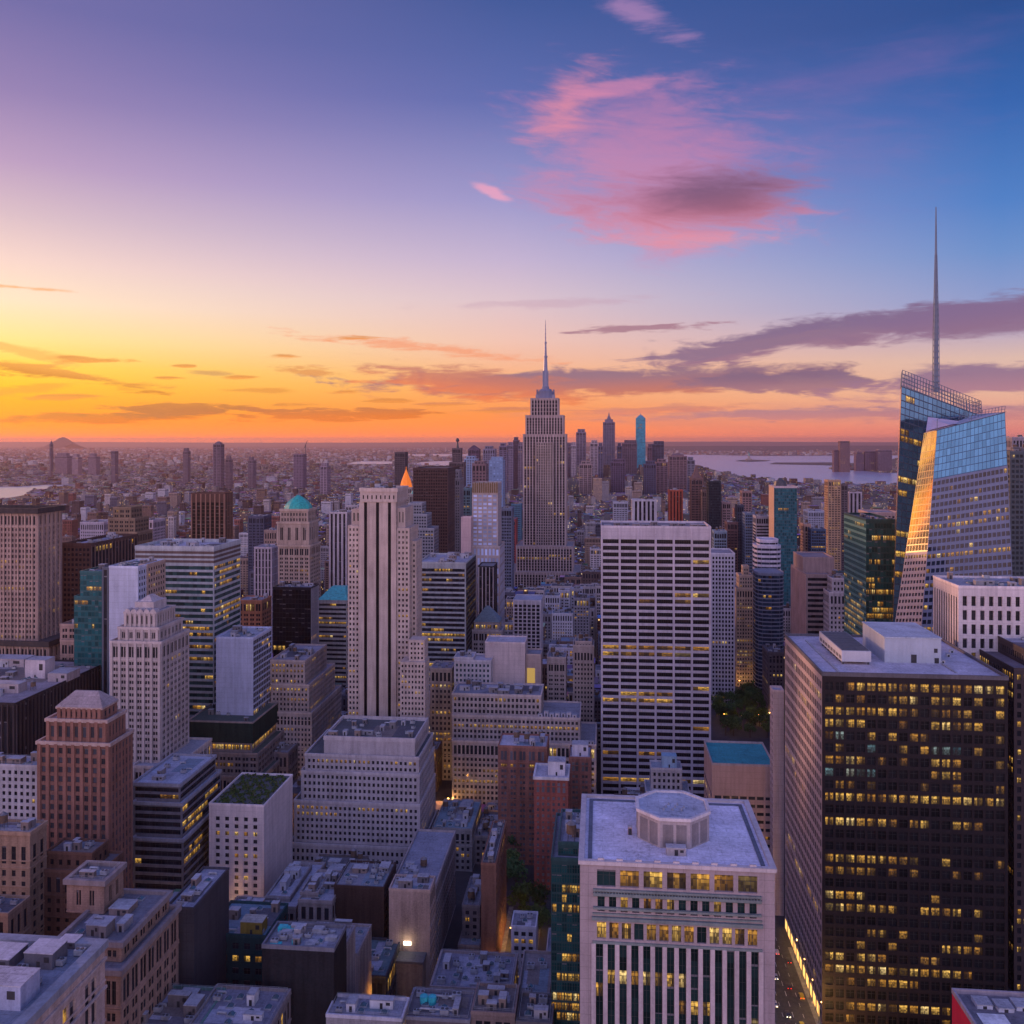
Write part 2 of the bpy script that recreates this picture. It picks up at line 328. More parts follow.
# ------------------------------------------------------------------ facades
def facade(wall, wins, Q, n, m, st, rng, litf, seed):
    A, B_, C_, D = Q
    def S(s, t):
        a, b, c, d = (1 - s) * (1 - t), s * (1 - t), s * t, (1 - s) * t
        return (a * A[0] + b * B_[0] + c * C_[0] + d * D[0], a * A[1] + b * B_[1] + c * C_[1] + d * D[1], a * A[2] + b * B_[2] + c * C_[2] + d * D[2])
    nx, ny, nz = newell(Q); rec = st['rec']
    def S2(s, t):
        p = S(s, t); return (p[0] - nx * rec, p[1] - ny * rec, p[2] - nz * rec)
    W = math.dist(A, B_); Hh = math.dist(A, D)
    em = st['em'] / W; tm = st['tm'] / Hh; bm = st['bm'] / Hh
    if em > 0.3: em = 0.1
    if tm + bm > 0.7: tm = bm = 0.05
    cw = (1 - 2 * em) / n; ch = (1 - tm - bm) / m
    wf, hf, sill = st['wf'], st['hf'], st['sill']
    xs = [(em, 1 - em)] if wf >= 0.999 else [(em + cw * (i + (1 - wf) / 2), em + cw * (i + (1 + wf) / 2)) for i in range(n)]
    if wf < 0.999 and st.get('pair'):
        xs2 = []
        for a, b in xs:
            w = b - a; xs2 += [(a, a + w * 0.44), (a + w * 0.56, b)]
        xs = xs2; n = n * 2
    zs = [(bm, 1 - tm)] if hf >= 0.999 else [(bm + ch * (j + sill), bm + ch * (j + min(1, sill + hf))) for j in range(m)]
    z = 0.0
    for j, (t0, t1) in enumerate(zs):
        if t0 > z + 1e-6: wall.face((S(0, z), S(1, z), S(1, t0), S(0, t0)))
        x = 0.0
        for (s0, s1) in xs:
            if s0 > x + 1e-6: wall.face((S(x, t0), S(s0, t0), S(s0, t1), S(x, t1)))
            a, b, c, d = S(s0, t0), S(s1, t0), S(s1, t1), S(s0, t1)
            a2, b2, c2, d2_ = S2(s0, t0), S2(s1, t0), S2(s1, t1), S2(s0, t1)
            wall.face((a, b, b2, a2)); wall.face((c, d, d2_, c2)); wall.face((a2, d2_, d, a)); wall.face((b, c, c2, b2))
            x = s1
        if x < 1 - 1e-6: wall.face((S(x, t0), S(1, t0), S(1, t1), S(x, t1)))
        z = t1
    if z < 1 - 1e-6: wall.face((S(0, z), S(1, z), S(1, 1), S(0, 1)))
    # glass cells
    lit = litf(n, m)
    for j in range(m):
        if hf >= 0.999: t0, t1 = bm + ch * j, bm + ch * (j + 1)
        else: t0, t1 = zs[j]
        for i in range(n):
            if wf >= 0.999: s0, s1 = em + cw * i, em + cw * (i + 1)
            else: s0, s1 = xs[i]
            a, b, c, d = S2(s0, t0), S2(s1, t0), S2(s1, t1), S2(s0, t1)
            u, v = seed + i, seed * 0.37 // 1 + j
            wins.append(((a, b, c, d), ((u, v), (u + .999, v), (u + .999, v + .999), (u, v + .999)), lit(i, j), (nx, ny, nz)))
def lit_default(p, rng, tone=None, run=0.65):
    if .02 < p < .3: p = p * 1.4
    def f(n, m):
        rows = []
        for j in range(m):
            r = rng.random(); q = 0.0
            if p >= .5: q = p
            elif r < 0.22: q = min(0.92, p * 3.2)
            elif r < 0.6: q = p * 0.7
            row = []; on = rng.random() < q
            for i in range(n):
                if rng.random() > run: on = rng.random() < q
                row.append((1 if rng.random() < 0.72 else 2) if on else 0)
            rows.append(row)
        return lambda i, j: rows[j][i]
    return f

DEF = dict(wall=(.3, .26, .25), kind='stone', rough=.85, metal=0.0, fh=3.6, bw=3.4, wf=.5, hf=.55, sill=.25, rec=.35, lit=.12, glass=(.018, .02, .028), grough=.2, blinds=.2, gspec=.1, gmetal=0.0,
           em=.8, tm=1.2, bm=0.5, fin=None, fincol=None, finfaces='FLR', par=1.1, parw=.5, parout=.12, parcol=None, roof=(.2, .2, .23), pair=False, allsides=False, skip='', litk=1.0, blank='', mull=True)

def poly_rect(x0, x1, y0, y1): return [(x0, y0), (x1, y0), (x1, y1), (x0, y1)]
def inset(pts, d):
    n = len(pts); out = []
    for i in range(n):
        p0, p1, p2 = pts[i - 1], pts[i], pts[(i + 1) % n]
        def nrm(a, b):
            ex, ey = b[0] - a[0], b[1] - a[1]; l = math.hypot(ex, ey) or 1e-9; return (-ey / l, ex / l)
        n1, n2 = nrm(p0, p1), nrm(p1, p2); k = 1 + n1[0] * n2[0] + n1[1] * n2[1]
        k = max(k, 0.2); out.append((p1[0] + (n1[0] + n2[0]) * d / k, p1[1] + (n1[1] + n2[1]) * d / k))
    return out
BOXES = []       # (owner index, x0,x1,y0,y1,z0,z1) of everything placed, for lots and landmarks
HEROES = []

class Building:
    def __init__(s, name, label, cat, tiers, group=None, seed=None, ref=None, ybot=None, big=0, **st):
        s.st = dict(DEF); s.st.update(st); s.rng = random.Random(sum(ord(c) * (i + 7) for i, c in enumerate(label)))
        xs = [p[0] for t in tiers for p in t[0]]; ys = [p[1] for t in tiers for p in t[0]]
        s.base = ((min(xs) + max(xs)) / 2, (min(ys) + max(ys)) / 2, tiers[0][1])
        s.root = thing(name, label, cat, s.base, group)
        fixed = []
        for t in tiers:
            z0 = t[1]
            if z0 is None:
                p = fixed[-1]; z0 = p[2] - ((p[3] or {}).get('par', s.st['par']))
            fixed.append((t[0], z0, t[2], t[3] if len(t) > 3 else None))
        tiers = fixed
        s.tiers = tiers; s.wall = MB(); s.wall2 = {}; s.wins = []; s.roofs = []; s.pars = []; s.fins = MB(); s.big = big
        HEROES.append((s.root, ref, ybot, len(BOXES)))
        for t in tiers:
            a = [p[0] for p in t[0]]; b = [p[1] for p in t[0]]
            BOXES.append((len(HEROES) - 1, min(a), max(a), min(b), max(b), t[1], t[2]))
        if s.st['kind'] in ('stone', 'brick') and not s.st.get('band') and not s.st['fin'] and s.st['wf'] < .9 and s.base[1] < 1000: s.st['band'] = (.55, .28, s.rng.choice((2, 3, 4, 5)))
        if s.st['kind'] in ('stone', 'brick') and s.st['wf'] < .7 and s.st['hf'] < .9 and not s.st['pair'] and not st.get('n') and s.rng.random() < .45: s.st['pair'] = True; s.st['bw'] = s.st['bw'] * 1.75; s.st['wf'] = min(.72, s.st['wf'] * 1.3)
        s.seed = s.rng.randrange(1, 4000) * 50
        for k, t in enumerate(tiers): s.tier(t, k)
        s.emit()
    def tier(s, t, k):
        pts, z0, z1 = t[:3]; st = dict(s.st)
        if len(t) > 3 and t[3]: st.update(t[3])
        ph = st['par']; zt = z1 - ph; n = len(pts)
        litf = st.get('litf') or lit_default(st['lit'], s.rng)
        for i in range(n):
            a, b = pts[i], pts[(i + 1) % n]; W = math.dist(a, b)
            ex, ey = (b[0] - a[0]) / W, (b[1] - a[1]) / W; nx, ny = ey, -ex
            mx, my = (a[0] + b[0]) / 2, (a[1] + b[1]) / 2
            facing = -(mx * nx + my * ny) / (math.hypot(mx, my) or 1)
            side = 'F' if ny < -0.5 else 'R' if nx > 0.5 else 'L' if nx < -0.5 else 'B'
            Q = ((a[0], a[1], z0), (b[0], b[1], z0), (b[0], b[1], zt), (a[0], a[1], zt))
            plainside = (side in st['blank']) or (facing < -0.12 and not st['allsides']) or W < 2.2
            if plainside or zt - z0 < 2.5: (s.wall if st['wall'] == s.st['wall'] else s.wall2.setdefault(st['wall'], MB())).face(Q); continue
            st2 = st
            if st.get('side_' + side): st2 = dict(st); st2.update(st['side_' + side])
            if side in 'LR' and facing < .5: st2 = dict(st2); st2['rec'] = min(st2['rec'], .12)
            nn = max(1, round((W - 2 * st2['em']) / st2['bw'])); mm = max(1, round((zt - z0 - st2['tm'] - st2['bm']) / st2['fh']))
            if st2.get('n') and side == 'F': nn = st2['n']
            if st2.get('m'): mm = st2['m']
            lf = litf
            if side != 'F' and st.get('litf'): lf = lit_default(st['lit'], s.rng)
            top_z = None
            if st2['kind'] in ('stone', 'brick') and zt - z0 > 24 and st2['hf'] < .7 and not st2.get('n'):
                top_z = zt - st2['tm'] - st2['fh'] * 2.3
                st3 = dict(st2); st3.update(hf=.74, sill=.12, wf=min(.8, st2['wf'] * 1.15), fh=st2['fh'] * 2.2, bm=.3)
                facade(s.wall if st2['wall'] == s.st['wall'] else s.wall2.setdefault(st2['wall'], MB()), s.wins, (Q[0][:2] + (top_z,), Q[1][:2] + (top_z,), Q[2], Q[3]), nn, 1, st3, s.rng, lf if not st.get('litf') else lit_default(st['lit'], s.rng), s.seed + i * 60 + 31)
                Q = (Q[0], Q[1], Q[1][:2] + (top_z,), Q[0][:2] + (top_z,)); st2 = dict(st2); st2['tm'] = .4
                mm = max(1, round((top_z - z0 - .4 - st2['bm']) / st2['fh']))
                e0 = (a[0] + nx * .3, a[1] + ny * .3), (b[0] + nx * .3, b[1] + ny * .3)
                for dz_ in (0.0,): s.fins.prism([e0[0], e0[1], (b[0] - nx * .02, b[1] - ny * .02), (a[0] - nx * .02, a[1] - ny * .02)], top_z - .35, top_z + .3); s.fins.face([(p[0], p[1], top_z - .35) for p in ((a[0], a[1]), (b[0], b[1]), e0[1], e0[0])])
            facade(s.wall if st2['wall'] == s.st['wall'] else s.wall2.setdefault(st2['wall'], MB()), s.wins, Q, nn, mm, st2, s.rng, lf, s.seed + i * 60)
            if st2['fin'] and side in st2['finfaces']:
                fw, fd, ev = st2['fin']; fd = fd * (.3 if side in 'LR' and facing < .5 else 1); cw = (W - 2 * st2['em']) / nn
                for c in range(0, nn + 1, ev):
                    q = st2['em'] + cw * c
                    if q < fw / 2: q = fw / 2
                    if q > W - fw / 2: q = W - fw / 2
                    u0, u1 = q - fw / 2, q + fw / 2
                    pp = [(a[0] + ex * u0 + nx * fd, a[1] + ey * u0 + ny * fd), (a[0] + ex * u1 + nx * fd, a[1] + ey * u1 + ny * fd),
                          (a[0] + ex * u1 - nx * .02, a[1] + ey * u1 - ny * .02), (a[0] + ex * u0 - nx * .02, a[1] + ey * u0 - ny * .02)]
                    s.fins.prism(pp, z0 + .02, zt - .02)
            if st2.get('band') and (facing > 0 or side == 'F'):
                bh, bd, ev = st2['band']; fhh = (zt - z0 - st2['tm'] - st2['bm']) / mm
                for r in range(0, mm + 1, ev):
                    zz = z0 + st2['bm'] + fhh * r
                    pp = [(a[0] + nx * bd, a[1] + ny * bd), (b[0] + nx * bd, b[1] + ny * bd), (b[0] - nx * .02, b[1] - ny * .02), (a[0] - nx * .02, a[1] - ny * .02)]
                    s.fins.prism(pp, zz - bh / 2, min(zz + bh / 2, zt - .03)); s.fins.face([(p[0], p[1], zz - bh / 2) for p in reversed(pp)])
        s.roof = MB(); s.roofs.append(s.roof); s.roof.face([(p[0], p[1], zt) for p in pts])
        if ph > 0.05:
            s.par = MB(); s.pars.append(s.par); o = inset(pts, -st['parout']); q = inset(pts, st['parw'])
            for i in range(n):
                j = (i + 1) % n
                zb = zt - (0.5 if st['parout'] > .2 else .1)
                s.par.face(((o[i][0], o[i][1], zb), (o[j][0], o[j][1], zb), (o[j][0], o[j][1], z1), (o[i][0], o[i][1], z1)))
                s.par.face(((o[i][0], o[i][1], z1), (o[j][0], o[j][1], z1), (q[j][0], q[j][1], z1), (q[i][0], q[i][1], z1)))
                s.par.face(((q[j][0], q[j][1], zt), (q[i][0], q[i][1], zt), (q[i][0], q[i][1], z1), (q[j][0], q[j][1], z1)))
                s.par.face(((pts[i][0], pts[i][1], zb), (pts[j][0], pts[j][1], zb), (o[j][0], o[j][1], zb), (o[i][0], o[i][1], zb))[::-1])
    def emit(s):
        st = s.st; wm = wall_mat(st['wall'], st['kind'], st['rough'], metal=st['metal'])
        s.wm = wm; r, b = s.root, s.base
        s.wall.build('wall', wm, r, b)
        for cw_, mb_ in s.wall2.items(): mb_.build('side_wall', wall_mat(cw_, st['kind'], st['rough'], metal=st['metal']), r, b)
        s.rooffs = [q.build('roof', roof_mat(st['roof']), r, b) for q in s.roofs]; s.rooff = s.rooffs[-1]
        for mb_, t in zip([p for p in s.pars], [q for q, t_ in zip(s.rooffs, s.tiers) if ((t_[3] or {}).get('par', st['par'])) > .05]): mb_.build('parapet', wall_mat(st['parcol'] or tuple(min(.8, c * 1.15) for c in st['wall']), 'concrete', st['rough']), t, b)
        s.fins.build('fin' if st['fin'] else 'ledge', wall_mat(st['fincol'] or st['wall'], 'metal' if st['metal'] else 'concrete', st['rough']), r, b)
        gm = [glass_mat(st['glass'], st['grough'], st['gspec'], metal=st['gmetal'], blinds=st['blinds']), lit_mat('warm', st['litk']), lit_mat('amber', st['litk'] * .5), lit_mat('cool', st['litk'] * .5), plain_mat('window_frame', st.get('frame', (.05, .05, .055)), .5)]
        if s.wins:
            def size(w):
                a, b_, c, d = w[0]; mx, my, mz = [(a[k] + c[k]) / 2 for k in range(3)]
                dd = mx * mx + my * my + (mz - H) ** 2
                px, py = proj(mx, my, mz)
                if not (-10 < px < 1034 and -10 < py < 1034): return 0
                cosv = -(mx * w[3][0] + my * w[3][1] + (mz - H) * w[3][2]) / math.sqrt(dd)
                return max(0, cosv) * math.dist(a, b_) * math.dist(a, d) / dd
            wl = sorted(s.wins, key=size, reverse=True) if s.big else s.wins
            nb = min(s.big, len(wl))
            for w in wl[:nb]:
                g = MB(); s.pane(g, w); g.build('window', gm, r, b)
            g = MB()
            for w in wl[nb:]: s.pane(g, w, s.big > 0)
            g.build('windows' if nb else 'windows', gm, r, b, kind='stuff')
    def pane(s, g, w, mull=True):
        q, uv, lit, nn = w; g.face(q, lit, uv)
        if mull and s.st['mull'] and math.dist(q[0], q[1]) > 1.0:
            A, B_, C_, D = [Vector(p) for p in q]; n = Vector(nn) * .06
            def bar(p0, p1, p2, p3): g.face([tuple(p + n) for p in (p0, p1, p2, p3)], 4, None)
            L_ = (B_ - A).length; hx = (B_ - A) * (.05 / L_) * 1.0; Hh = (D - A).length; hz = (D - A) * (.05 / Hh)
            k = max(2, round(L_ / 1.7))
            for i in range(1, k):
                p = A + (B_ - A) * (i / k); t = D + (C_ - D) * (i / k); bar(p - hx, p + hx, t + hx, t - hx)
            p = A + (D - A) * .62; t = B_ + (C_ - B_) * .62
            bar(p - hz, t - hz, t + hz, p + hz)

def T(d, rows, z0=0.0):
    """tiers from the photo: (px left, px right, py of the roof's front edge, offset, depth, overrides)"""
    out = []; z = z0
    for r in rows:
        x0, x1, yt, off, dep = r[:5]; ov = r[5] if len(r) > 5 else None
        Y = plane((rows[0][0] + rows[0][1]) / 2, d) + off
        a, b = gx(x0, Y), gx(x1, Y); z1 = gz((x0 + x1) / 2, yt, Y)
        out.append((poly_rect(a, b, Y, Y + dep), z, z1, ov)); z = None
    return out
def WT(*rows):
    return [(poly_rect(r[0], r[1], r[2], r[3]), r[4], r[5], r[6] if len(r) > 6 else None) for r in rows]

# ------------------------------------------------------------------ rooftop equipment (parts of their building)
METAL = lambda: plain_mat('galvanised_metal', (.34, .35, .38), .45, .3)
def roof_box(bd, x, y, z, w, l, h, c=(.3, .29, .31), name='roof_shed', top=None):
    m = MB(); m.box(x - w / 2, x + w / 2, y - l / 2, y + l / 2, z, z + h, 0)
    m.box(x - w / 2 - .12, x + w / 2 + .12, y - l / 2 - .12, y + l / 2 + .12, z + h - .02, z + h + .18, 1, True)
    m.box(x - .5, x + .5, y - l / 2 - .04, y - l / 2 + .02, z + .02, z + min(2.1, h * .8), 2)
    if w > 4: m.box(x + w * .2, x + w * .38, y - l / 2 - .04, y - l / 2 + .02, z + h * .45, z + h * .8, 2)
    return m.build(name, [wall_mat(c, 'concrete'), roof_mat(top or (.36, .36, .4)), plain_mat('dark_opening', (.03, .03, .035), .6)], bd.rooff, bd.base)
def ac_unit(bd, x, y, z, s=1.0):
    m = MB(); m.box(x - 1.3 * s, x + 1.3 * s, y - s, y + s, z + .3, z + 1.7 * s, 0, True)
    for q in (-.65, .65): m.cyl(x + q * s, y, z + 1.7 * s - .01, z + 1.7 * s + .22, .5 * s, .5 * s, 10, 1)
    for a in (-1, 1):
        for b in (-1, 1): m.box(x + a * 1.1 * s - .1, x + a * 1.1 * s + .1, y + b * .8 * s - .1, y + b * .8 * s + .1, z, z + .32, 1)
    return m.build('air_conditioner', [METAL(), plain_mat('dark_metal', (.06, .06, .07), .5)], bd.rooff, bd.base)
def water_tank(bd, x, y, z, s=1.0):
    m = MB()
    for a in (-1, 1):
        for b in (-1, 1): m.tube((x + a * 1.2 * s, y + b * 1.2 * s, z), (x + a * 1.1 * s, y + b * 1.1 * s, z + 2.6 * s), .12, 5, 1)
    m.cyl(x, y, z + 2.6 * s, z + 5.8 * s, 1.75 * s, 1.65 * s, 14, 0); m.cyl(x, y, z + 5.8 * s, z + 7.1 * s, 1.85 * s, .05, 14, 2)
    return m.build('water_tank', [plain_mat('tank_wood', (.13, .085, .06), .9), plain_mat('dark_metal', (.06, .06, .07), .5), plain_mat('tank_roof', (.17, .16, .17), .7)], bd.rooff, bd.base)
def duct(bd, x0, y0, x1, y1, z):
    m = MB(); m.tube((x0, y0, z + .7), (x1, y1, z + .7), .4, 8); m.tube((x0, y0, z), (x0, y0, z + .7), .4, 8); m.tube((x1, y1, z), (x1, y1, z + .7), .4, 8)
    return m.build('duct', METAL(), bd.rooff, bd.base)
def skylight(bd, x, y, z, w, l):
    m = MB(); m.box(x - w / 2, x + w / 2, y - l / 2, y + l / 2, z, z + .5, 0); m.prism([(x - w * .42, y - l * .42), (x + w * .42, y - l * .42), (x + w * .42, y + l * .42), (x - w * .42, y + l * .42)], z + .5, z + 1.1, 1, True, [(x - .1, y - l * .4), (x + .1, y - l * .4), (x + .1, y + l * .4), (x - .1, y + l * .4)])
    return m.build('skylight', [METAL(), glass_mat((.05, .09, .11), .1)], bd.rooff, bd.base)
def clutter(bd, rect, z, n, palette=None, big=1.0, tank=.2):
    x0, x1, y0, y1 = rect; rng = bd.rng; placed = []
    pal = palette or [(.26, .25, .27), (.18, .165, .17), (.36, .35, .38), (.13, .12, .13), (.22, .17, .15)]; n = int(n * 2) + 1
    for _ in range(n * 4):
        if len(placed) >= n: break
        k = rng.random(); w, l = rng.choice((2.2, 3, 4, 6, 8)) * rng.uniform(.8, 1.2) * big, rng.choice((2, 3, 4, 6)) * rng.uniform(.8, 1.2) * big
        if k > .42: w, l = 3, 2.6
        w = min(w, (x1 - x0) * .45); l = min(l, (y1 - y0) * .45)
        if x1 - x0 - w < 2 or y1 - y0 - l < 2: continue
        x = rng.uniform(x0 + w / 2 + .8, x1 - w / 2 - .8); y = rng.uniform(y0 + l / 2 + .8, y1 - l / 2 - .8)
        if any(abs(x - a) < (w + c) / 2 + .4 and abs(y - b) < (l + d) / 2 + .4 for a, b, c, d in placed): continue
        placed.append((x, y, w, l))
        if k < .42: roof_box(bd, x, y, z, w, l, rng.uniform(1.8, 4.2) * min(1.3, big), rng.choice(pal))
        elif k < .72: ac_unit(bd, x, y, z, rng.uniform(.8, 1.25))
        elif k < .72 + tank * .6 : water_tank(bd, x, y, z, rng.uniform(.8, 1.1))
        elif k < .92: skylight(bd, x, y, z, 2.6, 2.2)
        else: duct(bd, x - w / 2, y, x + w / 2, y, z)
def railing(bd, rect, z):
    m = MB(); x0, x1, y0, y1 = rect
    for a, b in (((x0, y0), (x1, y0)), ((x1, y0), (x1, y1)), ((x1, y1), (x0, y1)), ((x0, y1), (x0, y0))):
        L_ = math.dist(a, b); k = max(2, int(L_ / 3))
        for h in (1.5, 2.0): m.tube((a[0], a[1], z + h), (b[0], b[1], z + h), .05, 4)
        for i in range(k): m.tube((a[0] + (b[0] - a[0]) * i / k, a[1] + (b[1] - a[1]) * i / k, z), (a[0] + (b[0] - a[0]) * i / k, a[1] + (b[1] - a[1]) * i / k, z + 2.0), .05, 4)
    m.build('railing', METAL(), bd.rooff, bd.base)
def top_rect(bd, k=-1, ins=.9):
    t = bd.tiers[k]; a = [p[0] for p in t[0]]; b = [p[1] for p in t[0]]
    ph = (t[3] or {}).get('par', bd.st['par']) if len(t) > 3 else bd.st['par']
    return (min(a) + ins, max(a) - ins, min(b) + ins, max(b) - ins), t[2] - ph
def dress(bd, n, k=-1, **kw):
    r, z = top_rect(bd, k)
    if bd.base[1] < 700 and r[1] - r[0] > 8 and r[3] - r[2] > 8:
        for q in range(bd.rng.randrange(2, 4)):
            w, l = (r[1] - r[0]) * bd.rng.uniform(.25, .6), (r[3] - r[2]) * bd.rng.uniform(.25, .6); x, y = bd.rng.uniform(r[0], r[1] - w), bd.rng.uniform(r[2], r[3] - l)
            m = MB(); m.box(x, x + w, y, y + l, z - .01, z + .012 * (q + 1)); m.build('roof_patch', roof_mat(bd.rng.choice([(.10, .10, .12), (.30, .31, .38), (.46, .44, .50), (.20, .17, .16), (.18, .24, .30)])), bd.rooffs[k], bd.base)
    bd.rooff = bd.rooffs[k]; clutter(bd, r, z, n, **kw); railing(bd, r, z) if bd.base[1] < 480 and n > 4 else None; bd.rooff = bd.rooffs[-1]
# ------------------------------------------------------------------ setting
def ground_pt(px, py, z=0.0):
    d = (H - z) * F / (py - HY); Y = plane(px, d); return (gx(px, Y), Y, z)
def sheet(name, pts, z, mat):
    m = MB(); m.face([(p[0], p[1], z) for p in pts], 0); o = m.build(name, mat); o['kind'] = 'structure'; return o
m = new_mat('city_ground'); t = N('ShaderNodeTexCoord').outputs['Object']
finish(PR(RAMP(M('ADD', M('MULTIPLY', NOISE(t, 0.004, 6, 0.7), .5), M('MULTIPLY', NOISE(t, 0.05, 5, 0.7), .5)), [(0.35, (.03, .03, .034, 1)), (0.55, (.06, .056, .06, 1)), (0.7, (.11, .1, .1, 1))]), 0.85))
gm = MB(); xs = [-64000, -40000, -12000, -4000, -1500, -500, 0, 500, 1500, 4000, 12000, 40000, 64000]; ys = [-300, 0, 400, 900, 1800, 4000, 9000, 20000, 40000, 64000]
for i in range(len(xs) - 1):
    for j in range(len(ys) - 1):
        gm.face([(xs[i], ys[j], 0), (xs[i + 1], ys[j], 0), (xs[i + 1], ys[j + 1], 0), (xs[i], ys[j + 1], 0)])
gm.build('ground', m)['kind'] = 'structure'
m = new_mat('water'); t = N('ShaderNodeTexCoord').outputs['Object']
b = PR((.33, .36, .47, 1), 0.25, 0.0, 0.9)  # pale lavender base carries the sky's reflection in the water colour
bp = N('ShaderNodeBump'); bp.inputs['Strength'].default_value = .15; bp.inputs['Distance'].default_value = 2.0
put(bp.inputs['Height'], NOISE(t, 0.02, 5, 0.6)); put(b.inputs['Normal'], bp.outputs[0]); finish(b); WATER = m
RIVER = [ground_pt(*p) for p in ((-140, 504), (0, 499.5), (28, 494.5), (45, 489.5), (66, 488.5), (92, 485.6), (70, 484.8), (48, 484.6), (20, 486.4), (-140, 488))]
BAY = [ground_pt(*p) for p in ((672, 459), (700, 467), (722, 474), (742, 478), (775, 482.5), (820, 485.5), (870, 486.2), (905, 486), (1100, 487), (1100, 455.2), (900, 455.4), (760, 456), (672, 454.4))]
CHAN = [ground_pt(*p) for p in ((418, 467), (466, 464.5), (466, 461), (440, 461), (418, 462.5))]
CHAN2 = [ground_pt(*p) for p in ((344, 464), (396, 464.5), (396, 461.6), (360, 461))]
CHAN3 = [ground_pt(*p) for p in ((404, 456.5), (470, 456.4), (470, 454), (404, 454.2))]
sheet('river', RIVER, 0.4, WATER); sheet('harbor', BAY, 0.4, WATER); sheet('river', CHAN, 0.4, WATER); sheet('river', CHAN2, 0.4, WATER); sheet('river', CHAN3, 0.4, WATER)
land = plain_mat('far_land', (.05, .055, .05), .9)
def island(name, pp, zt):
    pts = [ground_pt(*p) for p in pp]; m = MB(); m.prism([(p[0], p[1]) for p in pts], 0.0, zt); o = m.build(name, land); o['kind'] = 'structure'; return [(p[0], p[1]) for p in pts]
island('island', ((736, 461.2), (748, 461.9), (766, 461.3), (770, 460.6), (752, 459.9), (740, 460.3)), 4)
island('pier_land', ((770, 464.2), (800, 464.8), (838, 465.6), (838, 462.6), (806, 462.8), (775, 462.8)), 4)
NJ = island('shore', ((832, 469.5), (858, 470.3), (880, 472.6), (1100, 474), (1100, 457), (905, 457.2), (870, 462.5), (832, 464)), 3)
# hills along the horizon
def hills(px0, px1, d, dy0, dy1, seed):
    rng = random.Random(seed); m = MB(); n = 70; prev = None
    ph = [rng.uniform(0, 6.28) for _ in range(5)]
    for i in range(n + 1):
        px = px0 + (px1 - px0) * i / n; Y = plane(px, d)
        q = sum(math.sin(i * .13 * (k + 1) + ph[k]) / (k + 1.2) for k in range(5)) * .22 + .5
        yt = dy0 + (dy1 - dy0) * min(1, max(0, q)); z = gz(px, yt, Y); x = gx(px, Y)
        row = [(x, Y - 3500, 0), (x, Y, z), (x, Y + 5000, 0)]
        if prev:
            m.face((prev[0], row[0], row[1], prev[1])); m.face((prev[1], row[1], row[2], prev[2]))
        prev = row
    o = m.build('hills', plain_mat('wooded_hills', (.045, .05, .045), .95), smooth=True); o['kind'] = 'structure'
hills(-300, 1300, 54000, 443.0, 441.3, 3)
hills(560, 1300, 26000, 447.2, 444.6, 5)
Yh = plane(63, 30000); mm_ = MB(); prev = None
for i in range(25):
    px = 53 + 20 * i / 24; q = math.sin(math.pi * i / 24); yt = 444 - 6.8 * q ** 1.0 + .25 * math.sin(i * 2.1)
    row = [(gx(px, Yh), Yh - 900, 0), (gx(px, Yh), Yh, max(1, gz(px, yt, Yh))), (gx(px, Yh), Yh + 900, 0)]
    if prev: mm_.face((prev[0], row[0], row[1], prev[1])); mm_.face((prev[1], row[1], row[2], prev[2]))
    prev = row
mm_.build('hills', plain_mat('wooded_hills', (.045, .05, .045), .95), smooth=True)['kind'] = 'structure'

# streets: an avenue between the octagon-roofed tower and the dark tower, cross street and pavements
road = plain_mat('asphalt', (.05, .05, .052), .8); pave = plain_mat('paving', (.2, .19, .18), .85); paint = plain_mat('road_paint', (.7, .7, .66), .7)
def strip(name, x0, x1, y0, y1, z0, z1, mat):
    m = MB(); m.box(x0, x1, y0, y1, z0, z1); o = m.build(name, mat); o['kind'] = 'structure'
sheet('avenue_road', poly_rect(78, 96, 60, 600), 0.05, road)
strip('pavement', 74, 78, 60, 600, 0, .15, pave); strip('pavement', 96, 98.3, 60, 480, 0, .15, pave)
m = MB()
for k in range(60): m.box(86.9, 87.1, 70 + k * 8, 74 + k * 8, .05, .058)
for q in (82.4, 91.6):
    for k in range(60): m.box(q - .07, q + .07, 70 + k * 8, 73 + k * 8, .05, .058)
m.build('road_marking', paint)['kind'] = 'structure'
sheet('street_road', poly_rect(-420, 70, 508, 520), 0.05, road)
sheet('avenue_road', poly_rect(-48, -34, 380, 507), 0.05, road)
strip('pavement', -50.5, -48, 380, 507, 0, .15, pave); strip('pavement', -34, -31.5, 380, 507, 0, .15, pave)
# ------------------------------------------------------------------ named buildings, near to far
CREAM = (.40, .34, .32); TAN = (.34, .23, .17); BRICK = (.20, .085, .06); BROWN = (.12, .075, .06); GREY = (.30, .28, .29); WHITE = (.58, .54, .55)
DARK = (.022, .018, .021); SLATE = (.045, .046, .06); PINKST = (.31, .255, .27)
RLIGHT = (.42, .41, .47); RMID = (.24, .24, .28); RDARK = (.10, .10, .12); RTEAL = (.05, .30, .32); RBLUE = (.26, .33, .42)

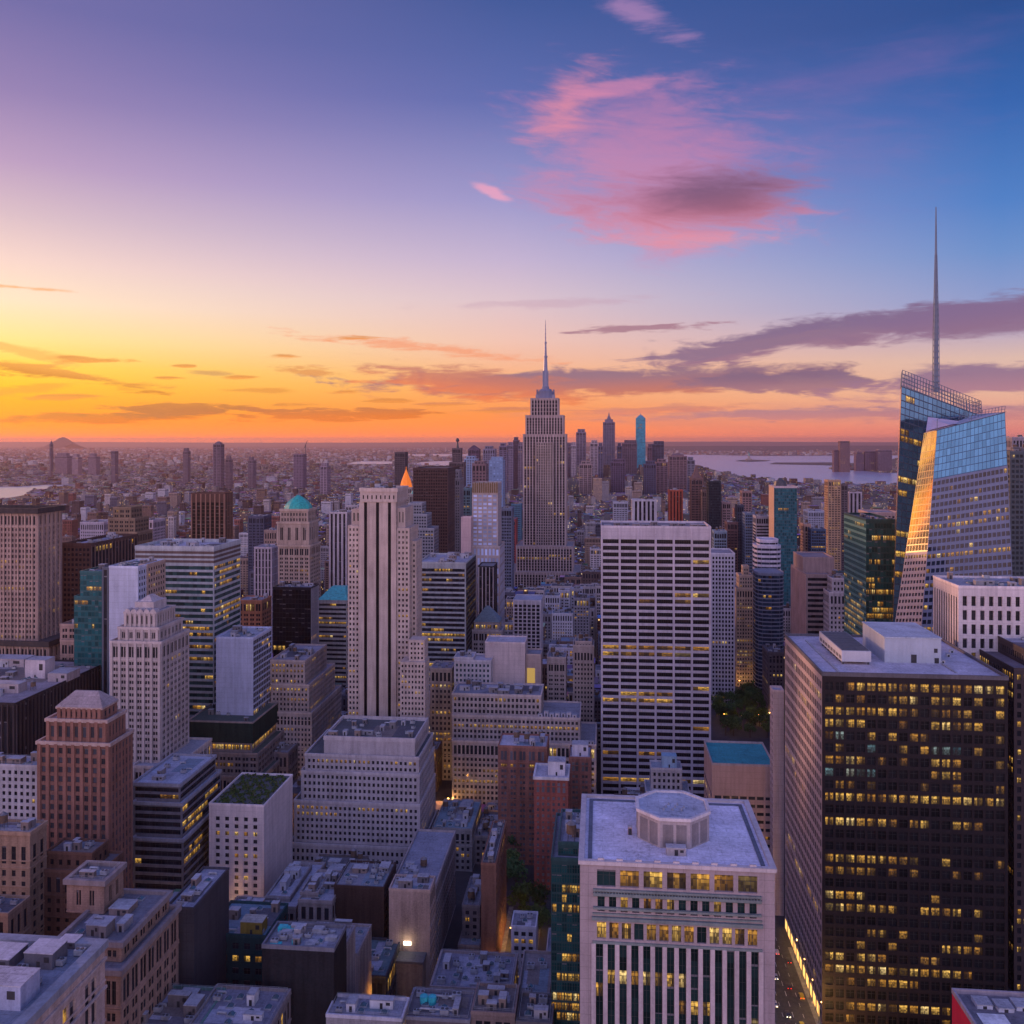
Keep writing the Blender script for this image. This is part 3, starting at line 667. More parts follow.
# dark tower in the right foreground
DT_ROWS = {0: [(2, 16, .97)], 1: [(0, 16, .22)], 2: [(0, 6, .85), (7, 16, .3)], 3: [(0, 5, .7), (7, 14, .35)], 4: [(1, 1, 1), (6, 9, .3)], 5: [(4, 4, 1), (9, 13, .35)], 6: [(0, 5, .6), (10, 12, .7), (16, 16, 1)],
           7: [(10, 12, .6), (1, 5, .2)], 8: [(8, 11, .4)], 9: [(0, 16, .9)], 11: [(0, 5, .9), (8, 10, .6), (13, 13, 1)], 12: [(13, 15, .2)], 14: [(0, 6, .95)], 15: [(0, 6, .5)], 17: [(0, 3, 1), (10, 10, 1)], 18: [(0, 6, .8), (9, 12, .8)], 20: [(7, 7, 1), (12, 14, .3)],
           21: [(4, 8, .4), (11, 14, .8)], 22: [(0, 5, .7), (9, 10, .4)], 23: [(0, 13, .92)], 24: [(4, 8, .7)], 26: [(2, 14, .95)], 27: [(0, 3, .3)]}
def dt_lit(n, m):
    rng = random.Random(11); g = {}
    for r, spans in DT_ROWS.items():
        for i in range(n):
            if rng.random() < .12: g[(i, m - 1 - r)] = 2
        for a, b, p in spans:
            for i in range(a, b + 1):
                if rng.random() < p * 1.3: g[(i, m - 1 - r)] = 1 if p > .5 else rng.choice((1, 2, 2))
    for (i, r) in ((4, 5), (10, 5), (11, 5), (12, 5), (2, 7), (3, 7), (4, 7), (0, 7), (1, 4)): g[(i, m - 1 - r)] = 3
    return lambda i, j: g.get((i, j), 0)
dtY = plane(915, 403)
DT = Building('office_tower', 'huge black office tower with yellow lit window rows and a flat pale roof', 'office tower', [(poly_rect(gx(822, dtY), gx(1008, dtY), dtY, dtY + 82), 0, gz(915, 674, dtY), None)],
    ref='huge black tower', ybot=1024, big=100, wall=DARK, kind='metal', rough=.45, n=17, m=28, bw=4.8, fh=5.4, wf=.76, hf=.66, sill=.2, rec=.45, lit=.04, glass=(.008, .009, .012), em=.9, tm=2.4, bm=.5, parout=.25, parcol=(.10, .095, .11), roof=(.46, .44, .52), litf=dt_lit,
    grough=.4, blinds=0, litk=.9, side_L=dict(wall=(.44, .34, .33), bw=3.4, wf=.7, hf=.62), par=1.3)  # left wall paler: light from the left sky painted into its colour
rz = DT.tiers[0][2] - 1.3; x0, y0 = gx(822, dtY), dtY
hx0, hx1 = gx(882, dtY + 30), gx(938, dtY + 30)
m = MB(); m.box(hx0, hx1, y0 + 26, y0 + 62, rz, rz + 11.5, 0); m.box(hx0 - .3, hx1 + .3, y0 + 25.7, y0 + 62.3, rz + 11.48, rz + 12.1, 1, True)
m.box(hx0 + 12, hx0 + 14.5, y0 + 25.93, y0 + 26.02, rz + .1, rz + 4, 2); m.box(hx1 - 3, hx1 - 1, y0 + 25.93, y0 + 26.02, rz + .1, rz + 2.6, 2); m.box(hx1 - 3.2, hx1 - 1.6, y0 + 25.93, y0 + 26.02, rz + 5, rz + 7, 2)
for q in range(14): m.box(hx0 + 1 + q * (hx1 - hx0 - 2) / 13 - .05, hx0 + 1 + q * (hx1 - hx0 - 2) / 13 + .05, y0 + 25.95, y0 + 26.01, rz + .05, rz + 11.3, 0)
m.build('penthouse', [wall_mat((.36, .40, .46), 'metal', .5), roof_mat((.40, .45, .52)), plain_mat('dark_opening', (.03, .03, .035), .6)], DT.root, DT.base)
cx0, cx1 = gx(839, dtY + 25), gx(868, dtY + 25)
m = MB(); m.box(cx0, cx1, y0 + 20, y0 + 64, rz + 1.4, rz + 6.4, 0, True)
for q in range(8):
    for e in (0, 1):
        m.box(cx0 + .4, cx1 - .4, y0 + 21 + q * 5.3 + e * 2.4, y0 + 23 + q * 5.3 + e * 2.4, rz + 6.38, rz + 6.6, 1)
    m.box(cx0 + .5, cx0 + 1.2, y0 + 21 + q * 5.5, y0 + 21.8 + q * 5.5, rz, rz + 1.42, 1); m.box(cx1 - 1.2, cx1 - .5, y0 + 21 + q * 5.5, y0 + 21.8 + q * 5.5, rz, rz + 1.42, 1)
    m.box(cx0 - .03, cx0 + .03, y0 + 21 + q * 5.3, y0 + 25 + q * 5.3, rz + 2.2, rz + 3.8, 1)
m.build('cooling_tower', [wall_mat((.45, .45, .48), 'metal', .5), plain_mat('louvre', (.07, .075, .09), .5)], DT.root, DT.base)
m = MB(); m.box(x0 + 8, x0 + 9, y0 + 3, y0 + 70, rz + .02, rz + .5); m.box(x0 + 60, x0 + 61, y0 + 8, y0 + 60, rz + .02, rz + .45); m.build('roof_rail', METAL(), DT.root, DT.base)
for q in range(11):
    m = MB(); yq = y0 + 5 + q * 7.1; m.box(x0 - .10, x0 - .04, yq, yq + 4.6, .4, 5.2, 0); m.build('street_glow_panel', plain_mat('panel_glow', (.5, .35, .2), .4, 0, (1, .55, .14), 1.6), DT.root, DT.base)  # glowing panels added along the tower's foot to brighten the street
for q in (.75, .84, .9): roof_box(DT, x0 + q * 82, y0 + 20 + 30 * (q - .7) * 5, rz, 1.6, 1.6, 1.2, (.5, .5, .52), 'roof_hatch')

# stone tower with the octagonal rooftop house, bottom centre
OTd = 260; oY = plane(678, OTd); ox0, ox1 = gx(580, oY), gx(775, oY); oz = gz(678, 864, oY); zz = lambda py: gz(678, py, oY)
def ot_lit_top(n, m): return lambda i, j: 0 if i == 0 else (1 if i not in (3,) else 2)
rngo = random.Random(5)
OT = Building('stone_tower', 'pale stone tower with an octagonal rooftop house and tall white fins', 'office tower', [(poly_rect(ox0, ox1, oY, oY + 49), 0, zz(946), dict(par=0.0, tm=.6, em=3.9, n=14, fh=3.8, wf=.6, hf=.999, lit=.05))], ref='pale octagon-roofed tower', ybot=1024, big=100,
    wall=PINKST, kind='panel', bw=3.2, rec=.7, glass=(.012, .03, .032), roof=RLIGHT)
def add_band(bd, x0, x1, y, z0, z1, n, wf, hf, sill, em, litf, y2=None, rec=.6):
    st = dict(bd.st); st.update(wf=wf, hf=hf, sill=sill, em=em, tm=.2, bm=.2, rec=rec, pair=False)
    w = MB(); wins = []
    facade(w, wins, ((x0, y, z0), (x1, y, z0), (x1, y, z1), (x0, y, z1)), n, 1, st, bd.rng, litf, bd.seed + 900 + int(z0) * 61)
    w.face(((x1, y, z0), (x1, y2, z0), (x1, y2, z1), (x1, y, z1))); w.face(((x0, y2, z0), (x0, y, z0), (x0, y, z1), (x0, y2, z1))); w.face(((x1, y2, z0), (x0, y2, z0), (x0, y2, z1), (x1, y2, z1)))
    w.build('wall', bd.wm, bd.root, bd.base)
    gm = [glass_mat(st['glass'], st['grough'], metal=0.0), lit_mat('warm', 1.0), lit_mat('amber', .55), lit_mat('cool', .5), plain_mat('window_frame', (.05, .05, .055), .5)]
    for q in wins:
        g = MB(); bd.pane(g, q); g.build('window', gm, bd.root, bd.base)
yb = oY + 49
add_band(OT, ox0, ox1, oY + .02, zz(946), zz(921), 13, .74, .7, .12, 4.4, lambda n, m: (lambda i, j: [1, 1, 1, 0, 1, 1, 1, 1, 0, 1, 1, 2, 1][i]), yb)
add_band(OT, ox0, ox1, oY + .02, zz(921), zz(893), 14, .62, .62, .2, 4.4, lambda n, m: (lambda i, j: [0, 0, 2, 0, 2, 2, 2, 0, 0, 0, 2, 0, 0, 0][i]), yb, .9)
add_band(OT, ox0, ox1, oY + .02, zz(893), zz(868), 7, .8, .72, .1, 4.2, ot_lit_top, yb, .8)
m = MB()
for py, h, o, e in ((946, .7, .45, 3.6), (921.5, .9, .9, 3.4), (917, .45, .5, 3.6), (893, .55, .7, 3.8), (897, .8, .95, 3.8), (911, .6, .8, 3.8)):
    m.box(ox0 + e, ox1 - e, oY - o, oY + .01, zz(py) - h / 2, zz(py) + h / 2, 0, True)
for i in range(56):
    x = ox0 + 4.2 + (ox1 - ox0 - 8.4) * i / 55; m.box(x - .12, x + .12, oY - .85, oY - .6, zz(896), zz(893.5), 0)
m.build('ledge', wall_mat((.16, .19, .19), 'concrete'), OT.root, OT.base)
m = MB(); n = 14; w = (ox1 - ox0 - 7.8)
for i in range(n + 1):
    x = ox0 + 3.9 + w * i / n; m.box(x - .62, x + .62, oY - .55, oY - .01, 20, zz(947))
m.build('fin', wall_mat((.41, .35, .365), 'concrete'), OT.root, OT.base)
m = MB(); P = 2.0; zt = oz
for a, b, c, d in ((ox0 - .5, ox1 + .5, oY - .5, oY + 1.0), (ox0 - .5, ox0 + 1.2, oY + 1.0, yb - 1), (ox1 - 1.2, ox1 + .5, oY + 1.0, yb - 1), (ox0 - .5, ox1 + .5, yb - 1, yb + .5)):
    m.box(a, b, c, d, zz(868) - .01, zt, 0, True)
for q in range(9):
    x = ox0 + 6 + q * (ox1 - ox0 - 12) / 8; m.box(x - .9, x + .9, oY + .2, oY + .8, zt - .01, zt + .55)
m.build('parapet', wall_mat((.46, .41, .43), 'panel'), OT.root, OT.base)
rz = zz(868) + .3
m = MB(); m.face(((ox0 + 1.2, oY + 1, rz), (ox1 - 1.2, oY + 1, rz), (ox1 - 1.2, yb - 1, rz), (ox0 + 1.2, yb - 1, rz))); OT.rooff = m.build('roof', roof_mat((.66, .63, .74)), OT.root, OT.base)
m = MB(); g = (ox0 + 2.2, ox1 - 2.2, oY + 2.6, yb - 2.2)
for a, b, c, d in ((g[0], g[0] + 1.2, g[2], g[3]), (g[1] - 1.2, g[1], g[2], g[3]), (g[0] + 1.2, g[1] - 1.2, g[3] - 1.2, g[3])): m.box(a, b, c, d, rz + .01, rz + .3)
m.build('roof_track', plain_mat('dark_track', (.10, .12, .16), .6), OT.root, OT.base)
ocx, ocy, orad = gx(671, oY + 27), oY + 22.5, 11.6
oct_ = [(ocx + orad * math.cos(math.radians(22.5 + 45 * i)), ocy + orad * math.sin(math.radians(22.5 + 45 * i))) for i in range(8)]
m = MB(); m.prism(oct_, rz, rz + 8.2, 0, False)
for i in range(8):
    a, b = oct_[i], oct_[(i + 1) % 8]; ex, ey = (b[0] - a[0]) / 9.2, (b[1] - a[1]) / 9.2; nx, ny = ey, -ex
    for q0, q1 in ((.9, 4.1), (5.0, 8.2)):
        f = lambda q, o: (a[0] + ex * q + nx * o, a[1] + ey * q + ny * o)
        m.prism([f(q0, .05), f(q1, .05), f(q1, -.02), f(q0, -.02)], rz + .4, rz + 7, 1)
        for k in range(9):
            qq = q0 + (q1 - q0) * (k + .5) / 9; m.prism([f(qq - .06, .13), f(qq + .06, .13), f(qq + .06, .04), f(qq - .06, .04)], rz + .4, rz + 7, 0)
m.prism(inset(oct_, -.45), rz + 8.18, rz + 9.1, 2, False); o1, o2 = inset(oct_, -.45), inset(oct_, .55)
for i in range(8):
    j = (i + 1) % 8; m.face(((o1[i][0], o1[i][1], rz + 9.1), (o1[j][0], o1[j][1], rz + 9.1), (o2[j][0], o2[j][1], rz + 9.1), (o2[i][0], o2[i][1], rz + 9.1)), 2)
    m.face(((o2[j][0], o2[j][1], rz + 8.6), (o2[i][0], o2[i][1], rz + 8.6), (o2[i][0], o2[i][1], rz + 9.1), (o2[j][0], o2[j][1], rz + 9.1)), 2)
m.face([(p[0], p[1], rz + 8.6) for p in o2], 3)
m.build('penthouse', [wall_mat((.34, .30, .31), 'concrete'), plain_mat('louvre_dark', (.10, .095, .11), .5), wall_mat((.55, .5, .52), 'concrete'), roof_mat((.42, .45, .54))], OT.root, OT.base)
roof_box(OT, ocx, ocy - 14.3, rz, 5.6, 2.6, 2.2, (.3, .27, .28), 'roof_hatch'); roof_box(OT, ocx - 13, ocy - 2, rz, 1.2, 1.2, 2.4, (.3, .2, .2), 'vent')
m = MB()
for q in range(8): m.box(ocx - 3 + q * .9, ocx - 2.6 + q * .9, ocy - 4 + (q % 3) * 2, ocy - 2.6 + (q % 3) * 2, rz + 8.61, rz + 9.0)
m.build('vent', METAL(), OT.root, OT.base)

# teal glass tower beside it
b = Building('glass_tower', 'narrow dark teal glass tower with yellow windows, left of the octagon-roofed tower', 'office tower', T(330, [(551, 588, 858, 0, 40), (558, 588, 842, 4, 30, dict(lit=.05, glass=(.02, .03, .04)))]), ybot=1024, big=40, wall=(.03, .07, .075), kind='metal', rough=.3, fh=3.6, bw=1.9, wf=.86, hf=.8, sill=.1, rec=.12, lit=.17, glass=(.012, .06, .065), em=.2, roof=RMID); dress(b, 3)

# bottom left corner
z = 120.0; xr = gx(105, 244)
def n1lit(n, m): return lambda i, j: 0
N1 = Building('stone_building', 'big beige stone building with a blue grey flat roof in the bottom left corner', 'building', WT((-330, xr, 168, 244, 0, z)), ref='beige corner building', ybot=1024, big=60, wall=(.42, .32, .29), kind='stone', fh=7.6, bw=6.2, wf=.36, hf=.62, sill=.16, rec=.6, lit=.02, em=2, tm=3.2, parout=.7, par=1.6, parw=2.4, parcol=(.24, .25, .29), roof=(.19, .22, .28))
m = MB()
for q in (3.4, 11.4, 26): m.box(xr + .01, xr + .55, 168, 244.3, z - 1.6 - q - .35, z - 1.6 - q + .35, 0, True)
m.build('ledge', wall_mat((.40, .33, .32), 'concrete'), N1.root, N1.base)
rz = z - 1.6
for px, py, w, l, h in ((46, 962, 8, 7, 4.2), (8, 1000, 12, 8, 6), (3, 962, 9, 8, 3), (70, 945, 5, 4, 1.8)):
    d = (H - rz) * F / (py - HY); Y = plane(px, d); roof_box(N1, gx(px, Y), Y, rz, w, l, h, (.30, .32, .44) if py > 980 else (.10, .10, .12), 'roof_shed', (.5, .47, .52))
for px, py in ((60, 965), (22, 972), (80, 955), (35, 985)):
    d = (H - rz) * F / (py - HY); Y = plane(px, d); ac_unit(N1, gx(px, Y), Y, rz, 1.0)
# ornate brown building behind it
L3 = Building('stone_building', 'ornate brown stone building with stepped cornices behind the beige corner building', 'building', [(poly_rect(gx(64, 288), gx(168, 309), 277, 317), 0, 92, None), (poly_rect(gx(67, 288), gx(160, 309), 283, 316), None, 97.5, dict(fh=5, lit=0)), (poly_rect(gx(70, 303), gx(107, 303), 301, 314), None, 108, dict(fh=8, bw=5.5, hf=.6, wf=.35, lit=0, em=2))],
    ybot=1000, big=70, wall=(.30, .20, .155), kind='stone', fh=4.6, bw=3.0, wf=.46, hf=.6, lit=.03, parout=.9, par=1.3, roof=(.17, .17, .2), parcol=(.24, .2, .2)); dress(L3, 5); dress(L3, 3, 1, tank=0)
# slate blocks and low roofs along the bottom
b = Building('slate_block', 'blank dark slate block with a grey roof, left of the teal building', 'building', T(338, [(166, 194, 907, 0, 32)]), ybot=1000, wall=(.05, .05, .062), kind='panel', blank='FRL', roof=(.26, .27, .33), par=.8); dress(b, 4, tank=0)
b = Building('teal_building', 'low dark teal building with bright ground floor windows and a yellow roof box', 'building', T(366, [(205, 266, 934, 0, 26)]), ybot=1000, big=20, wall=(.018, .05, .058), kind='panel', fh=5, bw=4.5, wf=.55, hf=.5, lit=.16, roof=(.12, .2, .26)); r, z_ = top_rect(b)
roof_box(b, r[1] - 6, r[2] + 4, z_, 9, 6, 5, (.22, .16, .04), 'roof_box', (.4, .38, .34)); dress(b, 4, tank=0)
N3 = Building('dark_block', 'black brick block with turquoise clutter on its roof at the bottom', 'building', T(328, [(262, 334, 946, 0, 16)]), ref='black block with the turquoise roof', ybot=1024, wall=(.022, .022, .027), kind='brick', blank='FRL', roof=RMID, par=1.4, parcol=(.16, .16, .19)); r, z_ = top_rect(N3)
tq = plain_mat('turquoise_sheet', (.04, .42, .45), .5); rng = random.Random(3)
for k in range(16):
    x = rng.uniform(r[0] + 2, r[1] - 2); y = rng.uniform(r[2] + 1.5, r[3] - 1.5); m = MB(); w, l, h = rng.uniform(2, 4.5), rng.uniform(1.2, 3), rng.uniform(.4, 2)
    m.box(x - w / 2, x + w / 2, y - l / 2, y + l / 2, z_, z_ + h); m.build('roof_unit', tq if x < (r[0] + r[1]) / 2 + 3 and k % 3 else METAL(), N3.root, N3.base)
dress(N3, 4, tank=0)
b = Building('ribbed_building', 'grey ribbed building directly behind the black block with the turquoise roof', 'building', T(345, [(282, 345.4, 943, 0, 14)]), ybot=1024, wall=(.20, .18, .2), kind='concrete', fh=3.6, bw=2.2, wf=.4, hf=.999, lit=.01, fin=(.5, .4, 1), fincol=(.3, .26, .27), roof=RMID); dress(b, 6, tank=0)
b2 = Building('ribbed_building', 'lower grey ribbed wing glowing orange beside the street, right of the black block', 'building', T(361, [(300, 357.6, 952, 0, 22)]), ybot=1024, wall=(.22, .19, .2), kind='concrete', fh=3.6, bw=2.2, wf=.4, hf=.999, lit=.03, fin=(.5, .4, 1), fincol=(.32, .26, .25), roof=RMID); dress(b2, 4, tank=0)
Yw = b2.tiers[0][0][0][1]; xw = b2.tiers[0][0][1][0]
for q in (14, 19):
    m = MB(); m.box(xw + .02, xw + .5, Yw + q - .5, Yw + q + .5, 27, 27.6, 0, True); m.build('wall_lamp', plain_mat('lamp_glow', (.9, .7, .4), .4, 0, (1, .5, .12), 14.0), b2.root, b2.base)  # lamps added on the wall to give the orange glow rising from the street
    ld = bpy.data.lights.new('wall_lamp_light', 'POINT'); ld.energy = 2600; ld.color = (1, .45, .06); ld.shadow_soft_size = .3; lo = bpy.data.objects.new('wall_lamp_light', ld); COL.objects.link(lo); lo.parent = b2.root; lo.location = (xw + 1.6 - b2.base[0], Yw + q - b2.base[1], 28.5)
b = Building('low_building', 'low flat roof with green trim at the bottom, right of the beige corner building', 'building', T(302, [(95, 196, 1028, 0, 24)]), ybot=1024, wall=(.2, .15, .14), roof=(.17, .16, .19), parcol=(.12, .22, .2)); dress(b, 9, tank=0)
b = Building('low_building', 'low roof crowded with white sheds below the blank dark slate block', 'building', T(300, [(186, 266, 1030, 0, 24)]), ybot=1024, wall=(.18, .16, .17), roof=(.2, .2, .25)); dress(b, 10, tank=0, palette=[(.5, .5, .54), (.4, .42, .5)])
b = Building('low_building', 'low roof edged in white at the very bottom, below the black block', 'building', T(318, [(326, 402, 1016, 0, 12)]), ybot=1024, wall=(.3, .28, .3), roof=(.3, .3, .36), parcol=(.5, .48, .54)); dress(b, 7, tank=0, palette=[(.5, .5, .55)])
b = Building('low_building', 'long low roof with pipes and turquoise tanks along the bottom edge', 'building', T(322, [(404, 470, 1018, 0, 17)]), ybot=1024, wall=(.14, .12, .13), roof=(.15, .14, .16), parcol=(.2, .2, .24)); dress(b, 16, tank=0); r, z_ = top_rect(b)
for x in (.2, .34): m = MB(); m.cyl(r[0] + (r[1] - r[0]) * x, r[2] + 9, z_, z_ + 2.6, 1.5, 1.5, 12); m.build('tank', tq, b.root, b.base)
for q in (4, 12): duct(b, r[0] + 4, r[2] + q, r[1] - 6, r[2] + q, z_ + .4)
b = Building('low_building', 'low building with a bare brown grey flat roof, left of the teal glass tower', 'building', T(352, [(517, 549, 998, 0, 33)]), ybot=1020, wall=(.2, .17, .17), roof=(.22, .19, .19)); dress(b, 2, tank=0)
b = Building('low_building', 'cluttered low building between the beige blank slab and the brown grey roof', 'building', T(362, [(430, 512, 988, 0, 26)]), ybot=1010, wall=(.24, .2, .2), roof=(.2, .2, .25)); dress(b, 18, tank=0)
b = Building('small_block', 'small pale blue block with a grid of square windows below the trees', 'building', T(432, [(511, 536, 926, 0, 14)]), ybot=960, wall=(.36, .36, .42), kind='concrete', fh=3.4, bw=3, wf=.6, hf=.6, lit=.03, roof=RMID); dress(b, 3, tank=0)
b = Building('low_building', 'low brownish roof strewn with small units on the bottom edge, right of the turquoise tanks', 'building', T(322, [(471, 515, 1012, 0, 17)]), ybot=1024, wall=(.2, .15, .14), roof=(.17, .15, .15)); dress(b, 12)
b = Building('low_building', 'low dark roof on the bottom edge under the bare brown grey roof', 'building', T(320, [(516, 552, 1022, 0, 17)]), ybot=1024, wall=(.12, .11, .12), roof=(.12, .12, .14)); dress(b, 8)
# beige slab and its ribbed neighbour, brick end wall
SB = Building('beige_slab', 'blank beige slab wall building with a wall lamp near its foot', 'building', T(424, [(389, 430, 889, 0, 14)]), ref='blank beige slab', ybot=1004, wall=(.36, .27, .235), kind='brick', blank='FL', fh=3.4, bw=2.6, roof=RLIGHT); dress(SB, 3, tank=0)
YS = plane(410, 424); xs0, xs1 = gx(391, YS), gx(428, YS)
m = MB(); m.box(xs0 + 2, xs1 - 1, YS - 8, YS - .02, 0, 22, 0); m.box(xs0 + 1.6, xs1 - .6, YS - 8.4, YS, 21.98, 23, 1, True); m.build('annex', [wall_mat((.2, .16, .14), 'brick'), roof_mat(RDARK)], SB.root, SB.base)
m = MB(); m.box(xs0 + 6, xs0 + 9.5, YS - .5, YS - .03, 26, 27.6, 0, True); m.build('wall_lamp', plain_mat('lamp_lens', (.9, .85, .7), .4, 0, (1, .85, .6), 4.0), SB.root, SB.base)
ld = bpy.data.lights.new('wall_lamp_light', 'POINT'); ld.energy = 500; ld.color = (1, .8, .5); ld.shadow_soft_size = 1.0; lo = bpy.data.objects.new('wall_lamp_light', ld); COL.objects.link(lo); lo.parent = SB.root
lo.location = (xs0 + 7.7 - SB.base[0], YS - 3.0 - SB.base[1], 28.5)
b = Building('apartment_block', 'long grey apartment block with a cluttered roof stretching behind the beige slab', 'apartment block', T(440, [(388, 432, 893, 0, 72), (391, 426, 880, 16, 20, dict(fh=5, bw=5, wf=.7, hf=.6))]), ybot=1000, wall=(.27, .23, .23), fh=3.3, bw=3.2, wf=.42, hf=.5, lit=.05, roof=(.24, .25, .31)); dress(b, 24, palette=[(.5, .5, .56), (.3, .3, .33), (.4, .4, .46)])
b = Building('brick_block', 'narrow red brown brick building with a blank end wall, left of the street trees', 'building', T(446, [(481, 496, 863, 0, 50)]), ref='narrow brick end wall', ybot=976, wall=(.19, .095, .07), kind='brick', blank='F', fh=3.3, bw=3, wf=.4, hf=.5, lit=.08, roof=RDARK); dress(b, 5)
b = Building('low_building', 'low stepped roofs with skylights in the gap right of the beige slab', 'building', T(448, [(458, 480, 945, 0, 50), (462, 480, 905, 8, 30)]), ybot=960, wall=(.16, .14, .15), roof=(.22, .23, .28), fh=3.4); dress(b, 5); dress(b, 3, 0, tank=0)
# long roofs right of the white block
b = Building('dark_block', 'dark brown windowless block between the long flat roof and the beige slab', 'building', T(432, [(334, 384, 886, 0, 26)]), ybot=990, wall=(.05, .033, .03), kind='brick', blank='FL', roof=RMID, lit=.02); dress(b, 8, tank=0)
b = Building('low_building', 'long low roof with a raised deck, running along the right side of the white block', 'building', T(436, [(262, 296, 906, 0, 46), (266, 290, 896, 6, 34)]), ybot=935, wall=(.22, .2, .21), roof=(.34, .35, .43), fh=3.6); dress(b, 13, tank=0, palette=[(.5, .48, .52), (.36, .36, .4)])
b = Building('low_building', 'small low roof just behind the teal building, right of the slate block', 'building', T(405, [(216, 262, 924, 0, 24)]), ybot=935, wall=(.13, .12, .13), roof=(.24, .25, .3)); dress(b, 6, tank=0)
b = Building('low_building', 'dark low building beside the street at the foot of the ribbed wing', 'building', T(398, [(352, 386, 975, 0, 30)]), ybot=1010, wall=(.05, .05, .06), roof=(.1, .16, .18)); dress(b, 3, tank=0)

b = Building('low_building', 'small grey block with pale roof, left of the dark brown windowless block', 'building', T(428, [(298, 332, 900, 0, 30), (300, 318, 892, 4, 16)]), ybot=930, wall=(.24, .21, .21), roof=(.30, .31, .38), fh=3.6, lit=.04); dress(b, 5); dress(b, 4, 0)
b = Building('low_building', 'low dark roof at the foot of the massive grey stepped block', 'building', T(480, [(300, 352, 884, 0, 34)]), ybot=900, wall=(.12, .10, .10), roof=(.13, .13, .15), fh=3.6, lit=.1); dress(b, 8)
# white block with square windows, grey stepped block
WB = Building('white_block', 'white block with small square windows and a planted roof', 'building', T(482, [(209, 264, 804, 0, 45)]), ref='white block with the planted roof', ybot=917, big=100, wall=(.55, .47, .47), kind='panel', n=5, m=16, fh=3.9, bw=5.0, wf=.42, hf=.56, sill=.25, rec=.4, lit=.2, em=2.2, tm=5.2, blank='R', roof=(.10, .11, .11), par=1.0)
rW, zW = top_rect(WB)
L9 = Building('stepped_block', 'massive grey stepped block with rows of small windows and a dark roof', 'office building', T(540, [(285, 421, 866, -3, 58), (289, 420.5, 845, 0, 55), (294, 420, 802, 3.5, 51), (301, 419.5, 772, 5.5, 49, dict(tm=.8)), (305, 419, 755, 7.5, 46), (324, 415, 737, 10, 41, dict(fh=12, blank='FL', par=2))]), ref='massive grey stepped block', ybot=885, big=100, wall=(.37, .33, .345), kind='concrete', fh=3.7, bw=2.85, wf=.52, hf=.54, sill=.28, rec=.5, lit=.10, em=1.2, tm=1.6, parout=.3, roof=(.09, .10, .11)); dress(L9, 10, tank=0)
for q in (0, 1, 2): dress(L9, 3, q, tank=0) if q == 99 else None
b = Building('green_roof_building', 'brown terraced building under a big dark green roof box with a lit floor', 'office building', T(604, [(176, 262, 775, -6, 60), (180, 258, 752, -2, 54), (188, 252, 742, 2, 46, dict(lit=.95, hf=.8, wf=.9, fh=6, par=.1)), (187, 253, 721, 1.5, 47, dict(blank='FRL', par=1.0, wall=(.02, .034, .03)))]), ref='green-boxed terraced building', ybot=772, wall=(.24, .19, .18), fh=3.8, bw=3, wf=.55, hf=.55, lit=.14, roof=(.07, .1, .09)); dress(b, 4, tank=0)
# art deco tower on its base
AD = Building('art_deco_tower', 'cream art deco tower with an arched crown', 'tower', T(524, [(132, 174, 766, -8, 50, dict(fh=5, lit=.06)), (110, 161, 641, 0, 36), (118, 159, 627, 3, 30, dict(fh=7, bw=5, hf=.62, wf=.42, lit=0)), (124, 156, 612, 6, 24, dict(fh=9, bw=3, hf=.7, wf=.45, lit=0, par=.6))]), ref='cream art deco tower', ybot=745, big=100, wall=(.39, .33, .32), kind='stone', fh=3.7, bw=5.2, wf=.6, hf=.52, pair=True, rec=.5, lit=.03, em=1, parout=.35, roof=(.3, .3, .34), fin=(1.5, .7, 1), fincol=(.41, .35, .34))
t = AD.tiers[3]; a = [p[0] for p in t[0]]; bb = [p[1] for p in t[0]]; m = MB(); zc = t[2]
for i in range(5):
    x = min(a) + (max(a) - min(a)) * (i + .5) / 5; w = (max(a) - min(a)) / 10.5
    pts = [(x + w * math.cos(math.pi * k / 8), zc - .6 + w * 1.25 * math.sin(math.pi * k / 8)) for k in range(9)]
    for (p, q) in zip(pts, pts[1:]): m.face(((p[0], min(bb), p[1]), (q[0], min(bb), q[1]), (q[0], min(bb) + 5, q[1]), (p[0], min(bb) + 5, p[1]))[::-1])
    m.face([(p[0], min(bb), p[1]) for p in pts][::-1]); m.face([(p[0], min(bb) + 5, p[1]) for p in pts])
m.prism(poly_rect(min(a) + 4, max(a) - 4, min(bb) + 5, max(bb) - 3), zc - 1, zc + 5, 0); m.prism(poly_rect(min(a) + 6, max(a) - 6, min(bb) + 7, max(bb) - 5), zc + 5, zc + 8, 0, True, poly_rect(min(a) + 9, max(a) - 9, min(bb) + 10, max(bb) - 8))
m.build('crown', wall_mat((.46, .40, .40), 'stone'), AD.root, AD.base)
# terraced banded office with lights
TO = Building('terraced_office', 'dark terraced office with pale bands and light blue roof, below the cream art deco tower', 'office building', T(470, [(133, 183, 838, -4, 52), (133, 182, 802, -1, 48), (133, 180, 783, 2, 44)]), ref='banded terraced office', ybot=872, big=60, wall=(.15, .145, .165), kind='concrete', fh=4.2, bw=3.2, wf=.999, hf=.66, sill=.3, rec=.8, lit=.14, side_R=dict(lit=.3), parout=.5, parcol=(.26, .26, .3), roof=(.36, .39, .48)); dress(TO, 3, tank=0)
